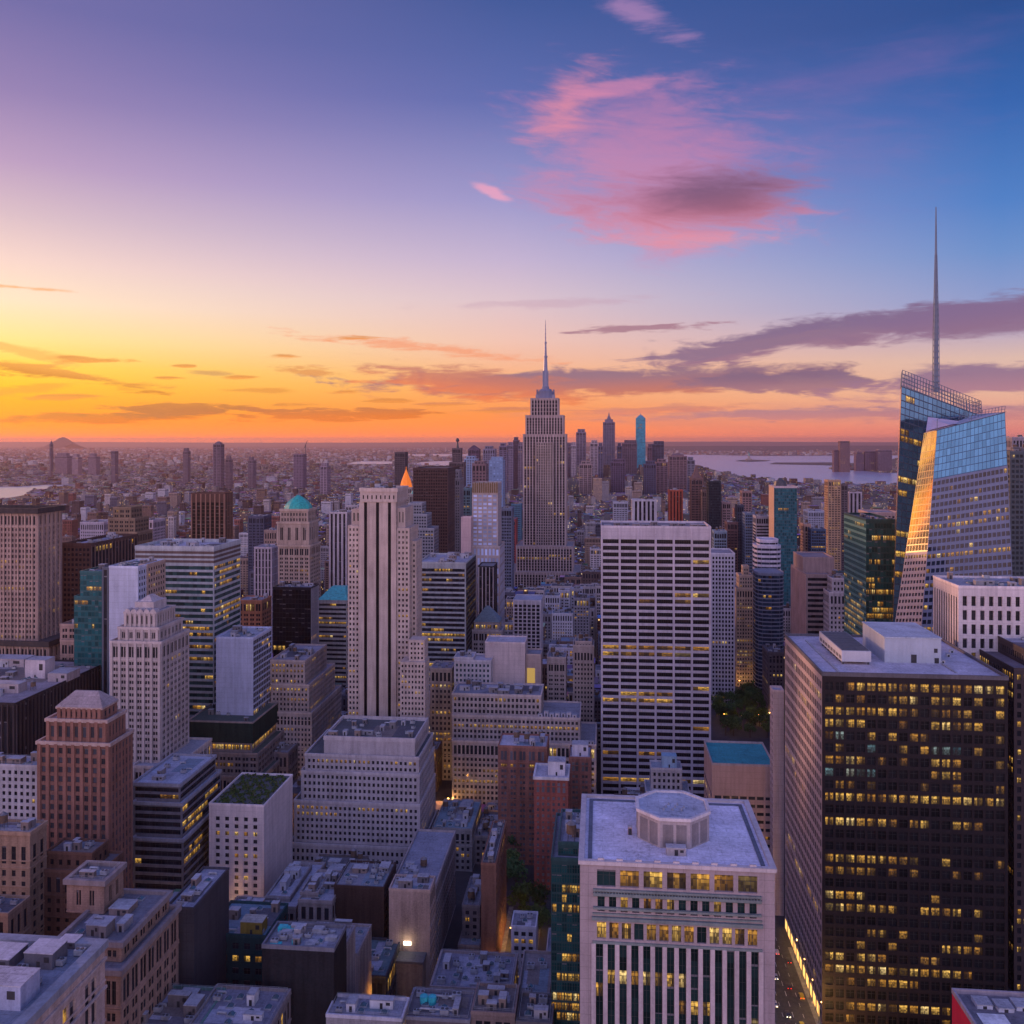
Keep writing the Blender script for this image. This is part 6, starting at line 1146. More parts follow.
# ------------------------------------------------------------------ far downtown skyline
frz = random.Random(9)
for args in (
    ('glass_tower', 'bright teal glass tower with a needle, tallest of the far downtown skyline', 636, 645.5, 418, 5000, 50, dict(wall=(.05, .28, .36), kind='metal', rough=.3, wf=.8, glass=(.03, .3, .38)), 'needle'),
    ('spire_tower', 'grey tower with a stepped spire in the far downtown skyline', 603, 615, 422, 4900, 50, dict(wall=(.17, .16, .22)), 'spire'),
    ('grey_tower', 'grey tower with an open square top right of the giant spire skyscraper', 576, 586, 429, 4700, 45, dict(wall=(.2, .18, .24)), None),
    ('white_tower', 'white-edged narrow tower right of the open-topped grey tower', 590, 598, 440, 4600, 40, dict(wall=(.42, .34, .36)), None),
    ('dark_tower', 'dark slab just left of the teal needle tower', 622, 637, 440, 4600, 50, dict(wall=(.15, .11, .14)), None),
    ('blue_tower', 'deep blue slab in the far downtown skyline, left of the dark slab', 617, 622, 443, 4500, 40, dict(wall=(.07, .08, .14)), None),
    ('dark_tower', 'dark blue round-shouldered tower right of the teal needle tower', 652, 664, 441, 4700, 50, dict(wall=(.08, .085, .13)), None),
    ('brown_tower', 'slim brown slab hugging the round-shouldered tower', 647.5, 652, 444, 4650, 40, dict(wall=(.16, .1, .13)), None),
    ('rounded_block', 'broad brown block with a stepped roof at the right end of the far downtown skyline', 669, 687, 456, 4300, 60, dict(wall=(.22, .14, .15)), 'dome'),
    ('grey_tower', 'small grey tower at the right end of the far downtown skyline', 687, 695, 457, 4300, 40, dict(wall=(.2, .19, .24)), None),
    ('dark_tower', 'dark tower right beside the giant spire skyscraper in the distance', 566, 572, 443, 4500, 40, dict(wall=(.16, .13, .18)), None),
    ('white_tower', 'pale slim tower left of the open-topped grey tower', 571, 576, 442, 4450, 30, dict(wall=(.4, .33, .36)), None),
    ('blue_tower', 'dark slim tower between the white-edged tower and the stepped spire tower', 598, 603, 443, 4400, 40, dict(wall=(.12, .12, .18)), None),
    ('brown_tower', 'low purple block in front of the far downtown skyline', 611, 625, 459, 3900, 60, dict(wall=(.12, .09, .14)), None),
    ('brown_tower', 'low blue block in front of the round-shouldered tower', 644, 656, 461, 3800, 60, dict(wall=(.08, .08, .13)), None),
    ('brown_tower', 'low brown block in front of the stepped roof block', 656, 668, 459, 3900, 60, dict(wall=(.2, .13, .15)), None),
    ('brown_tower', 'low tan block in front of the open-topped grey tower', 579, 592, 461, 3800, 60, dict(wall=(.3, .22, .22)), None),
    ('dark_tower', 'tall dark tower with a small cap, left of the giant spire skyscraper', 513, 519, 437, 4400, 40, dict(wall=(.11, .09, .13)), None),
    ('grey_tower', 'grey violet slab left of the dark capped tower', 507, 513, 442, 4300, 40, dict(wall=(.22, .19, .26)), None),
    ('grey_tower', 'grey violet tower right of the dark capped tower', 518, 522.5, 442, 4350, 40, dict(wall=(.24, .2, .25)), None),
    ('blue_tower', 'pale blue glass block in the cluster left of the giant spire skyscraper', 489, 503, 457, 2600, 60, dict(wall=(.18, .27, .42), kind='metal', rough=.3, glass=(.2, .3, .45)), None),
    ('brown_tower', 'brown square block in front of the pale blue cluster', 472, 486, 461, 2400, 50, dict(wall=(.2, .13, .14)), None),
    ('purple_tower', 'dark purple slanted tower above the brown square block', 468, 479, 449, 3600, 50, dict(wall=(.12, .08, .13)), 'slant'),
    ('grey_tower', 'blue grey flat tower above the pale blue glass block', 483, 495, 446, 3600, 60, dict(wall=(.2, .19, .26)), None),
    ('blue_tower', 'light blue block behind the brown square block', 464, 477, 456, 3000, 50, dict(wall=(.2, .28, .42), kind='metal', rough=.3), None),
    ('grey_tower', 'violet tower with a sloping top between the blue grey tower and the grey violet slab', 499, 507, 443, 3900, 50, dict(wall=(.17, .15, .22)), None),
    ('dark_tower', 'slender dark tower with a mast on the far left horizon', 49.4, 50.8, 444, 6500, 30, dict(wall=(.1, .08, .1)), 'needle'),
    ('dark_tower', 'lone dark tower on the far left, nearest the pointed-top tower', 183, 187.5, 448, 5200, 40, dict(wall=(.11, .085, .1)), None),
    ('dark_tower', 'dark tower with a pointed dark roof on the far left horizon', 213, 220.5, 444, 4800, 50, dict(wall=(.10, .08, .1)), 'dome'),
    ('dark_tower', 'dark flat tower low on the far left, above the weathered brown tower', 111, 115, 451, 5600, 40, dict(wall=(.1, .08, .1)), None),
    ('dark_tower', 'dark rounded tower on the left between the pointed-top tower and the twin block', 248, 253, 457, 5000, 50, dict(wall=(.13, .1, .12)), None),
    ('dark_tower', 'broad dark twin block with a crane on top, on the hazy left skyline', 293.5, 303, 454, 4800, 60, dict(wall=(.12, .09, .12)), 'crane'),
    ('grey_tower', 'grey block on the hazy skyline right of the twin block', 320, 327, 463, 4400, 60, dict(wall=(.18, .14, .17)), None),
    ('grey_block', 'wide hazy block beside the masted tower on the far left', 55, 67, 453, 7200, 80, dict(wall=(.16, .12, .14)), None),
    ('grey_block', 'pale hazy block on the far left, second from the masted tower', 72, 78, 454, 7000, 60, dict(wall=(.2, .15, .17)), None),
    ('grey_block', 'hazy brown block on the far left, third from the masted tower', 88, 96, 453.5, 7000, 60, dict(wall=(.16, .12, .14)), None),
    ('dark_tower', 'narrow dark tower on the left skyline right of the dark pointed-roof tower', 225.5, 230, 456, 4900, 40, dict(wall=(.13, .1, .12)), None),
    ('dark_tower', 'tall dark tower standing on the far shore of the bay', 840, 850, 441, 7600, 60, dict(wall=(.22, .13, .13)), 'shore'),
    ('dark_tower', 'lower slab behind the tall dark tower on the far shore', 834, 840, 450, 7650, 60, dict(wall=(.16, .1, .13)), 'shore'),
    ('grey_block', 'first hazy block right of the tall shore tower', 856, 864, 452, 7900, 70, dict(wall=(.15, .1, .14)), 'shore'),
    ('grey_block', 'broad hazy block on the far shore, left of the tilted glass tower', 865, 876, 451, 7900, 70, dict(wall=(.17, .11, .15)), 'shore'),
    ('grey_block', 'hazy block on the far shore touching the tilted glass tower', 878, 892, 450, 7800, 70, dict(wall=(.18, .13, .17)), 'shore'),
):
    nm, lab, x0_, x1_, yt_, d_, dep_, kw, ex = args; kw = dict(kw); kw.setdefault('roof', RMID); kw.setdefault('lit', .02); kw.setdefault('fh', 8); kw.setdefault('bw', 9); kw.setdefault('gspec', .02)
    if x1_ < 340: kw['wall'] = tuple(c * 1.7 for c in kw['wall']); kw.setdefault('par', .6); kw.setdefault('mull', False)  # towers on the left lightened: haze fading put into their wall colour
    if ex == 'needle' and 'masted' in lab: pass
    wq = (x1_ - x0_) * .16; two = ex is None and wq > .7
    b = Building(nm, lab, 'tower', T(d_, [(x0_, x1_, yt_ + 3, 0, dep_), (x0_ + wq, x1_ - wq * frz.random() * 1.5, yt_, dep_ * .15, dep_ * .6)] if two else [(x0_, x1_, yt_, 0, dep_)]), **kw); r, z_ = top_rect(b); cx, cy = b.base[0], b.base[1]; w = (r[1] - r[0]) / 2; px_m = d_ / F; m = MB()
    if ex == 'needle': m.prism(poly_rect(*r), z_, z_ + 3.2 * px_m, 0, True, poly_rect(r[0] + w * .7, r[1] - w * .7, cy - 3, cy + 3)); m.cyl(cx, cy, z_ + 2 * px_m, z_ + 5 * px_m, w * .16, 1, 6); m.build('needle', b.wm, b.root, b.base)
    elif ex == 'spire': m.prism(poly_rect(r[0] + w * .3, r[1] - w * .3, r[2] + 6, r[3] - 6), z_, z_ + 3 * px_m, 0); m.cyl(cx, cy, z_ + 3 * px_m, z_ + 6 * px_m, w * .4, w * .2, 8); m.cyl(cx, cy, z_ + 6 * px_m, z_ + 10 * px_m, w * .16, 1, 6); m.build('spire', b.wm, b.root, b.base)
    elif ex == 'dome': q_ = poly_rect(r[0] + w * .3, r[1] - w * .3, r[2] + 8, r[3] - 8); m.prism(q_, z_, z_ + 1.4 * px_m, 0); m.prism(q_, z_ + 1.4 * px_m, z_ + 2.8 * px_m, 0, True, poly_rect(cx - w * .1, cx + w * .1, cy - 4, cy + 4)); m.build('roof_cap', b.wm, b.root, b.base)
    elif ex == 'slant': m.face(((r[0], r[2], z_), (r[1], r[2], z_), (r[0] + w * .9, r[2], z_ + 4 * px_m))); m.face(((r[1], r[3], z_), (r[0], r[3], z_), (r[0] + w * .9, r[3], z_ + 4 * px_m))); m.face(((r[1], r[2], z_), (r[1], r[3], z_), (r[0] + w * .9, r[3], z_ + 4 * px_m), (r[0] + w * .9, r[2], z_ + 4 * px_m))); m.face(((r[0], r[3], z_), (r[0], r[2], z_), (r[0] + w * .9, r[2], z_ + 4 * px_m), (r[0] + w * .9, r[3], z_ + 4 * px_m))); m.build('roof_wedge', b.wm, b.root, b.base)
    elif ex == 'crane': m.tube((cx + 30, cy, z_), (cx + 30, cy, z_ + 50), 2, 4); m.tube((cx + 22, cy, z_ + 30), (cx + 40, cy, z_ + 72), 1.6, 4); m.build('crane', plain_mat('dark_metal', (.06, .06, .07), .5), b.root, b.base)
# statue on its island
st_d = 12200; Ys_ = plane(750, st_d); sx_ = gx(749, Ys_)
s_ = thing('statue', 'tiny green statue on a pedestal on the island in the bay', 'statue', (sx_, Ys_, 4)); bs = (sx_, Ys_, 4)
m = MB(); m.prism(poly_rect(sx_ - 38, sx_ + 38, Ys_ - 38, Ys_ + 38), 4, 22); m.prism(poly_rect(sx_ - 16, sx_ + 16, Ys_ - 16, Ys_ + 16), 22, 62, 0, True, poly_rect(sx_ - 11, sx_ + 11, Ys_ - 11, Ys_ + 11)); m.build('pedestal', wall_mat((.3, .26, .24)), s_, bs)
m = MB(); m.cyl(sx_, Ys_, 62, 96, 10, 6, 10); m.cyl(sx_, Ys_, 96, 106, 4, 3.4, 8); m.tube((sx_ - 5, Ys_, 90), (sx_ - 10, Ys_, 116), 2.2, 6); m.cyl(sx_ - 10, Ys_, 116, 121, 2.6, 1, 6); m.build('figure', plain_mat('verdigris', (.06, .33, .32), .6), s_, bs)
# ------------------------------------------------------------------ the rest of the city
def pip(x, y, poly):
    c = False; j = len(poly) - 1
    for i in range(len(poly)):
        xi, yi = poly[i][0], poly[i][1]; xj, yj = poly[j][0], poly[j][1]
        if (yi > y) != (yj > y) and x < (xj - xi) * (y - yi) / (yj - yi) + xi: c = not c
        j = i
    return c
WATERS = [RIVER, BAY, CHAN, CHAN2, CHAN3]
frng = random.Random(2024)
FOOT = [(b[1] - 2, b[2] + 2, b[3] - 2, b[4] + 2) for b in BOXES if b[5] < 1]
def box_screen(x0, x1, y0, y1, z0, z1):
    ps = [proj(x, y, z) for x in (x0, x1) for y in (y0, y1) for z in (z0, z1)]
    return min(p[0] for p in ps), max(p[0] for p in ps), min(p[1] for p in ps), max(p[1] for p in ps)
# what must stay visible of each named building: screen rectangle and distance
KEEP = []
for i, (o, ref, ybot, k) in enumerate(HEROES):
    bs_ = [b for b in BOXES if b[0] == i]; rs = [box_screen(*b[1:]) for b in bs_]
    x0_, x1_, y0_ = min(r[0] for r in rs), max(r[1] for r in rs), min(r[2] for r in rs)
    y1_ = ybot if ybot else min(max(r[3] for r in rs), y0_ + 34)
    KEEP.append((x0_, x1_, y0_, y1_, min(b[3] for b in bs_)))
WK = [(-10, 30, 487.5, 498.5, 4100), (30, 88, 485.5, 489.5, 4600), (420, 464, 461.5, 465.5, 9000), (346, 395, 462, 464, 9000), (695, 735, 456, 468, 6500), (735, 800, 456, 477.5, 5900), (800, 896, 456, 484.5, 5200)]
KEEP += WK
PARKS = [(76, 200, 565, 966), (-52, -30, 380, 540), (74, 98.5, 60, 600)]
cand = []
def lot(x0, x1, y0, y1, h):
    if any(x0 < f[1] and x1 > f[0] and y0 < f[3] and y1 > f[2] for f in FOOT): return
    if any(x0 < f[1] and x1 > f[0] and y0 < f[3] and y1 > f[2] for f in PARKS): return
    if any(pip((x0 + x1) / 2, (y0 + y1) / 2, w) or pip(x0, y0, w) or pip(x1, y0, w) for w in WATERS) and not pip((x0 + x1) / 2, (y0 + y1) / 2, NJ): return
    while h > 7:
        r = box_screen(x0, x1, y0, y1, 0, h)
        if r[1] < -5 or r[0] > 1029 or r[2] > 1030: return
        if all(not (r[0] < k[1] - .4 and r[1] > k[0] + .4 and r[2] < k[3] - .5 and r[3] > k[2] and y0 < k[4]) for k in KEEP):
            cand.append((x0, x1, y0, y1, h)); return
        h = h * .82 - 1
Y = 330.0
while Y < 9000:
    step = 26 if Y < 1500 else 27 if Y < 3000 else 32 if Y < 5000 else 46
    halfw = Y * .64 + 60; X = -halfw * 1.16
    rowgap = (int(Y // 78) != int((Y + step) // 78))
    while X < halfw:
        w = frng.uniform(12, 32) * (1 if Y < 3000 else 1.15 if Y < 5000 else 1.6)
        if frng.random() < .09: X += frng.uniform(12, 24)
        u = frng.random()
        if Y < 700: h = frng.uniform(14, 40)
        elif Y < 1100: h = frng.uniform(16, 52) if u < .86 else frng.uniform(50, 80)
        elif Y < 2200: h = frng.uniform(14, 42) if u < .88 else frng.uniform(40, 90)
        elif Y < 4200: h = frng.uniform(12, 32) if u < .93 else frng.uniform(30, 75)
        else: h = frng.uniform(10, 28) if u < .93 else frng.uniform(30, 70)
        px = proj(X, Y, 0)[0]
        if 1020 < Y < 1268 and 496 < px < 600: h = frng.uniform(55, 90)
        if 540 < px < 700 and 3600 < Y < 5600 and u > .5: h = frng.uniform(40, 150)
        if Y > 3500 and not 540 < px < 700: h = frng.uniform(7, 20) if u < .96 else frng.uniform(22, 48)
        dep = step - (9 if rowgap else 1.0) - (frng.uniform(0, 5) if Y < 2500 else 0)
        lot(X, X + w - .6, Y, Y + dep, h); X += w
    Y += step
# which of them does the picture show, and how large
IDB = np.full((512, 512), -1, np.int32)
def poly_fill(pts, idv):
    q = [(p[0] / 2, p[1] / 2) for p in pts]
    x0_, x1_ = max(0, int(min(p[0] for p in q))), min(511, int(max(p[0] for p in q)) + 1); y0_, y1_ = max(0, int(min(p[1] for p in q))), min(511, int(max(p[1] for p in q)) + 1)
    if x1_ < x0_ or y1_ < y0_: return
    gx_, gy_ = np.meshgrid(np.arange(x0_, x1_ + 1) + .5, np.arange(y0_, y1_ + 1) + .5); pos = np.ones(gx_.shape, bool); neg = pos.copy()
    for i in range(len(q)):
        a, b_ = q[i], q[(i + 1) % len(q)]; c = (b_[0] - a[0]) * (gy_ - a[1]) - (b_[1] - a[1]) * (gx_ - a[0]); pos &= c >= 0; neg &= c <= 0
    IDB[y0_:y1_ + 1, x0_:x1_ + 1][pos | neg] = idv
allb = [(b[1:], 1000000 + b[0]) for b in BOXES] + [(c, i) for i, c in enumerate([(a[0], a[1], a[2], a[3], 0, a[4]) for a in cand])]
for (x0_, x1_, y0_, y1_, z0_, z1_), idv in sorted(allb, key=lambda e: -e[0][2]):
    if x1_ < 0: poly_fill([proj(x1_, y0_, z0_), proj(x1_, y1_, z0_), proj(x1_, y1_, z1_), proj(x1_, y0_, z1_)], idv)
    if x0_ > 0: poly_fill([proj(x0_, y0_, z0_), proj(x0_, y1_, z0_), proj(x0_, y1_, z1_), proj(x0_, y0_, z1_)], idv)
    if z1_ < H: poly_fill([proj(x0_, y0_, z1_), proj(x1_, y0_, z1_), proj(x1_, y1_, z1_), proj(x0_, y1_, z1_)], idv)
    poly_fill([proj(x0_, y0_, z0_), proj(x1_, y0_, z0_), proj(x1_, y0_, z1_), proj(x0_, y0_, z1_)], idv)
ids, cnt = np.unique(IDB, return_counts=True); seen = dict(zip(ids.tolist(), cnt.tolist()))
def centre(i):
    yy, xx = np.nonzero(IDB == i); return float(xx.mean()) * 2, float(yy.mean()) * 2
REFS = [(HEROES[i][1],) + centre(1000000 + i) for i in range(len(HEROES)) if HEROES[i][1] and seen.get(1000000 + i, 0) > 3]
order = sorted([i for i in range(len(cand)) if seen.get(i, 0) >= 3], key=lambda i: -seen[i])
NIND = max(0, 300 - len(HEROES)); indiv = order[:NIND]; sind = set(indiv)
PAL = [('brown', (.20, .13, .11)), ('tan', (.36, .26, .21)), ('grey', (.27, .25, .27)), ('red brick', (.26, .10, .08)), ('cream', (.44, .38, .37)), ('white', (.54, .50, .53)), ('slate', (.12, .12, .16)), ('dark brown', (.10, .07, .07))]
RPAL = [('a pale roof', (.42, .41, .47)), ('a grey roof', (.24, .24, .28)), ('a dark roof', (.10, .10, .12)), ('a bluish roof', (.22, .28, .36))]
used = {}
def ordinal(k): return ['', 'second ', 'third ', 'fourth ', 'fifth ', 'sixth ', 'seventh ', 'eighth ', 'ninth '][min(k, 8)]
for i in indiv:
    x0, x1, y0, y1, h = cand[i]; cx, cy = centre(i)
    cn, cc = frng.choice(PAL); rn, rc = frng.choice(RPAL); k = frng.uniform(.85, 1.15); cc = tuple(c * k for c in cc)
    size = 'low' if h < 24 else 'mid-rise' if h < 48 else 'tall'
    ref = min(REFS, key=lambda r: math.hypot((r[1] - cx), (r[2] - cy) * 1.2)); ddx, ddy = cx - ref[1], cy - ref[2]
    rel = ('left of' if ddx < 0 else 'right of') if abs(ddx) > abs(ddy) else ('above' if ddy < 0 else 'below')
    key = (size, cn, rn, rel, ref[0]); n_ = used.get(key, 0); used[key] = n_ + 1
    lab = f"{ordinal(n_)}{size} {cn} block, {rn[2:]}, {rel} {ref[0]}"
    b = Building('city_block', lab, 'building', WT((x0, x1, y0, y1, 0, h)), group='small city buildings between the towers', wall=cc, kind='brick' if 'brick' in cn else 'stone', fh=3.5, bw=frng.uniform(2.6, 3.6), wf=frng.uniform(.4, .55), hf=.52, lit=.11 if cy > 560 else .06, roof=rc, rec=.3, par=frng.choice((.6, 1.0)), parw=.4, mull=False)
    if seen[i] > 12: dress(b, 2 + seen[i] // 40, tank=.35)
# everything smaller: one mass
V, Fc, UVs, COLS = [], [], [], []
def addbox(x0, x1, y0, y1, z0, z1, c, rc, sd):
    def q(pts, w, hh, cc):
        n = len(V); V.extend(pts); Fc.append((n, n + 1, n + 2, n + 3)); UVs.extend([(sd, sd), (sd + w, sd), (sd + w, sd + hh), (sd, sd + hh)]); COLS.extend([cc] * 4)
    nw, nh = max(1, round((x1 - x0) / 3.6)), max(1, round((z1 - z0) / 3.7)); nd = max(1, round((y1 - y0) / 3.6))
    q([(x0, y0, z0), (x1, y0, z0), (x1, y0, z1), (x0, y0, z1)], nw, nh, c + (1.0,))
    if x1 < 60: q([(x1, y0, z0), (x1, y1, z0), (x1, y1, z1), (x1, y0, z1)], nd, nh, c + (1.0,))
    if x0 > -60: q([(x0, y1, z0), (x0, y0, z0), (x0, y0, z1), (x0, y1, z1)], nd, nh, c + (1.0,))
    q([(x0, y0, z1), (x1, y0, z1), (x1, y1, z1), (x0, y1, z1)], 0, 0, rc + (0.0,))
for i, (x0, x1, y0, y1, h) in enumerate(cand):
    if i in sind: continue
    cn, cc = frng.choice(PAL); rn, rc = frng.choice(RPAL); k = frng.uniform(.3, .9); sd = frng.randrange(0, 3000)
    addbox(x0, x1, y0, y1, 0, h, tuple(c * k for c in cc), tuple(c * frng.choice((.35, .5, .7, .9, 1.3)) for c in rc), sd)
    if frng.random() < .6 and x1 - x0 > 8:
        a = frng.uniform(.1, .5); w = (x1 - x0) * frng.uniform(.2, .4); dd = (y1 - y0) * .4; addbox(x0 + (x1 - x0) * a, x0 + (x1 - x0) * a + w, y0 + 2, y0 + 2 + dd, h, h + frng.uniform(2, 6), tuple(c * k * .9 for c in cc), rc, sd)
me = bpy.data.meshes.new('distant_city'); me.from_pydata(V, [], Fc); l = me.uv_layers.new(name='UVMap'); l.data.foreach_set('uv', np.array(UVs, np.float32).ravel())
ca_ = me.color_attributes.new('Col', 'FLOAT_COLOR', 'CORNER'); ca_.data.foreach_set('color', np.array(COLS, np.float32).ravel())
m = new_mat('distant_facades'); at = N('ShaderNodeAttribute'); at.attribute_name = 'Col'; uv = N('ShaderNodeTexCoord').outputs['UV']
s = N('ShaderNodeSeparateXYZ'); put(s.inputs[0], uv); fu, fv = M('FRACT', s.outputs[0]), M('FRACT', s.outputs[1])
win = M('MULTIPLY', M('MULTIPLY', M('GREATER_THAN', fu, .26), M('LESS_THAN', fu, .76)), M('MULTIPLY', M('GREATER_THAN', fv, .25), M('LESS_THAN', fv, .75)))
win = M('MULTIPLY', win, at.outputs['Alpha'])
fl = N('ShaderNodeVectorMath', operation='FLOOR'); put(fl.inputs[0], uv); wn = N('ShaderNodeTexWhiteNoise', noise_dimensions='2D'); put(wn.inputs['Vector'], fl.outputs[0])
on = M('MULTIPLY', M('GREATER_THAN', wn.outputs[0], .935), win)
b_ = PR(MIX(win, at.outputs['Color'], (.03, .03, .04, 1)), .8, 0, .25); put(b_.inputs['Emission Color'], MIX(wn.outputs[1], (1, .5, .12, 1), (1, .75, .4, 1))); put(b_.inputs['Emission Strength'], M('MULTIPLY', on, 1.1)); finish(b_)
me.materials.append(m); o = bpy.data.objects.new('distant_city', me); COL.objects.link(o); o['kind'] = 'stuff'; o['label'] = 'hazy mass of small city blocks stretching to the horizon'; o['category'] = 'city'
# far land beyond: tiny scattered roofs up to the hills
V, Fc, UVs, COLS = [], [], [], []
for k in range(15000):
    d_ = 9000 + 22000 * frng.random() ** 1.6; px = frng.uniform(-30, 1054); Yk = plane(px, d_); x = gx(px, Yk)
    if any(pip(x, Yk, w) for w in WATERS) and not pip(x, Yk, NJ): continue
    if any(a - 3 < px < b and c - .5 < HY + H * F / d_ < e + 1.5 for a, b, c, e, f in WK): continue
    w = frng.uniform(18, 60); hh = frng.uniform(8, 24) if frng.random() < .95 else frng.uniform(25, 70)
    cn, cc = frng.choice(PAL); rn, rc = frng.choice(RPAL); addbox(x, x + w, Yk, Yk + w, 0, hh, cc, tuple(c * frng.choice((.4, .6, .9, 1.4)) for c in rc), frng.randrange(0, 3000))
me = bpy.data.meshes.new('far_suburbs'); me.from_pydata(V, [], Fc); l = me.uv_layers.new(name='UVMap'); l.data.foreach_set('uv', np.array(UVs, np.float32).ravel())
ca_ = me.color_attributes.new('Col', 'FLOAT_COLOR', 'CORNER'); ca_.data.foreach_set('color', np.array(COLS, np.float32).ravel()); me.materials.append(m)
o = bpy.data.objects.new('far_suburbs', me); COL.objects.link(o); o['kind'] = 'stuff'; o['label'] = 'faint suburban rooftops spread below the horizon'; o['category'] = 'city'
print('heroes', len(HEROES), 'cand', len(cand), 'seen', len(order), 'indiv', len(indiv))

# ------------------------------------------------------------------ trees
def leaf_mat(name, c):
    m = new_mat(name); t = N('ShaderNodeTexCoord').outputs['Object']
    finish(PR(RAMP(NOISE(t, .9, 4, .7), [(0.35, c4(c, .5)), (0.55, c4(c)), (0.7, c4(c, 1.7))]), .8, 0, .2)); return m
LEAF = [leaf_mat('leaves', (.045, .10, .035)), leaf_mat('leaves_olive', (.075, .125, .035))]; BARK = plain_mat('bark', (.07, .05, .035), .9)
def crown_mesh(seed, R, hgt):
    r = random.Random(seed); m = MB(); blobs = [(r.uniform(-.55, .55) * R, r.uniform(-.55, .55) * R, hgt * r.uniform(.5, .95), R * r.uniform(.35, .6)) for _ in range(11)]
    for bx, by, bz, br in blobs:
        for _ in range(75):
            v = Vector((r.gauss(0, 1), r.gauss(0, 1), r.gauss(0, .8))).normalized() * br * r.uniform(.6, 1.08); c = Vector((bx, by, bz)) + v
            u = Vector((r.gauss(0, 1), r.gauss(0, 1), r.gauss(0, 1))).normalized(); w = u.orthogonal().normalized() * r.uniform(.35, .75); u = u * r.uniform(.3, .6)
            m.face([tuple(c - u), tuple(c + w), tuple(c + u), tuple(c - w)])
    me = bpy.data.meshes.new('crown'); me.from_pydata(m.v, [], m.f); return me
def trunk_mesh(seed, R, hgt):
    r = random.Random(seed + 50); m = MB(); m.tube((0, 0, 0), (0, 0, hgt * .5), .32, 7, 0, .22)
    for k in range(5):
        a = k * 1.26 + r.random(); m.tube((0, 0, hgt * .4), (math.cos(a) * R * .5, math.sin(a) * R * .5, hgt * .72), .16, 5, 0, .06)
    me = bpy.data.meshes.new('trunk'); me.from_pydata(m.v, [], m.f); me.materials.append(BARK); return me
CR = []
for k in range(4):
    c = crown_mesh(k, 5.2, 13); c.materials.append(LEAF[k % 2]); CR.append((c, trunk_mesh(k, 5.2, 13)))
def tree(x, y, s, label, group, k):
    t = thing('tree', label, 'tree', (x, y, 0), group); t.scale = (s, s, s * frng.uniform(.9, 1.1)); t.rotation_euler = (0, 0, frng.uniform(0, 6.28))
    for nm, me in (('crown', CR[k % 4][0]), ('trunk', CR[k % 4][1])): c = bpy.data.objects.new(nm, me); COL.objects.link(c); c.parent = t
    return t
k = 0
for j in range(9):
    for i in range(7):
        x = 108 + i * 12 + frng.uniform(-3, 3) + (j % 2) * 5; y = 818 + j * 15 + frng.uniform(-4, 4)
        tree(x, y, frng.uniform(.9, 1.35), 'leafy tree in the dark park right of the white lattice tower', 'park trees', k); k += 1
for (px, py, s, lab) in ((507, 870, 1.5, 'dark street tree closest to the narrow brick end wall'), (516, 884, 1.5, 'broad dark street tree between the brick end wall and the red brick block'), (520, 905, 1.3, 'street tree left of the dark teal glass tower, beside the path'), (537, 908, 1.5, 'dark street tree at the left side of the teal glass tower'),
                         (530, 925, 1.2, 'small street tree just behind the pale blue block with square windows'), (514, 850, 1.3, 'street tree at the foot of the red brown apartment block'), (541, 925, 1.2, 'small dark tree squeezed against the teal glass tower')):
    g = ground_pt(px, py + 12); tree(g[0], g[1], s, lab, 'street trees', k); k += 1
for (x, y, z, s, lab) in ():
    pass
# planted roof of the white block
gr = random.Random(8); m = MB(); r, z_ = rW, zW
for _ in range(1500):
    x, y = gr.uniform(r[0] + 1, r[1] - 1), gr.uniform(r[2] + 1, r[3] - 1)
    if math.sin(x * .7) * math.cos(y * .5) + gr.random() < .35: continue
    c = Vector((x, y, z_ + gr.uniform(.1, 1.3))); u = Vector((gr.gauss(0, 1), gr.gauss(0, 1), gr.gauss(0, 1))).normalized(); w = u.orthogonal() * .5; u = u * .6; m.face([tuple(c - u), tuple(c + w), tuple(c + u), tuple(c - w)])
o = m.build('roof_planting', leaf_mat('roof_leaves', (.05, .08, .02)), WB.root, WB.base, kind='stuff')

# ------------------------------------------------------------------ street lamps along the visible streets
def lamp(x, y, label, e, h=9.0, group='street lamps', colr=(1, .5, .12)):
    t = thing('street_lamp', label, 'street lamp', (x, y, .15), group)
    m = MB(); m.tube((0, 0, 0), (0, 0, h), .12, 6, 0, .08); m.tube((0, 0, h), (1.6, 0, h + .4), .07, 5); m.build('pole', plain_mat('dark_metal', (.06, .06, .07), .5), t)
    m = MB(); m.box(1.1, 2.1, -.25, .25, h + .2, h + .5, 0, True); m.build('lamp_head', plain_mat('lamp_glow', (.9, .7, .4), .4, 0, colr, 14.0), t)
    l_ = bpy.data.lights.new('lamp_light', 'POINT'); l_.energy = e; l_.color = colr; l_.shadow_soft_size = .4; lo = bpy.data.objects.new('lamp_light', l_); COL.objects.link(lo); lo.parent = t; lo.location = (1.6, 0, h - .2)
WHERE = ['at the bottom of the glowing street', 'second up the glowing street', 'third up the glowing street', 'fourth up the glowing street', 'fifth up the glowing street', 'at the far end of the glowing street']
for q in range(6): lamp(97.2, 385 + q * 17, f'orange street lamp {WHERE[q]} beside the huge black tower', 26000)
for (px, py, dd_, lab, e) in ((150, 888, 455, 'street lamp lighting the trees below the banded terraced office', 16000), (508, 920, 470, 'street lamp under the dark trees left of the teal glass tower', 5000), (487, 985, 440, 'street lamp at the foot of the narrow brick end wall', 500), (446, 770, 640, 'street lamp in the gap beside the wide cream office block', 16000), (446, 810, 600, 'street lamp in the gap right of the massive grey stepped block', 14000)):
    Yl = plane(px, dd_); lamp(gx(px, Yl), Yl, lab, e)
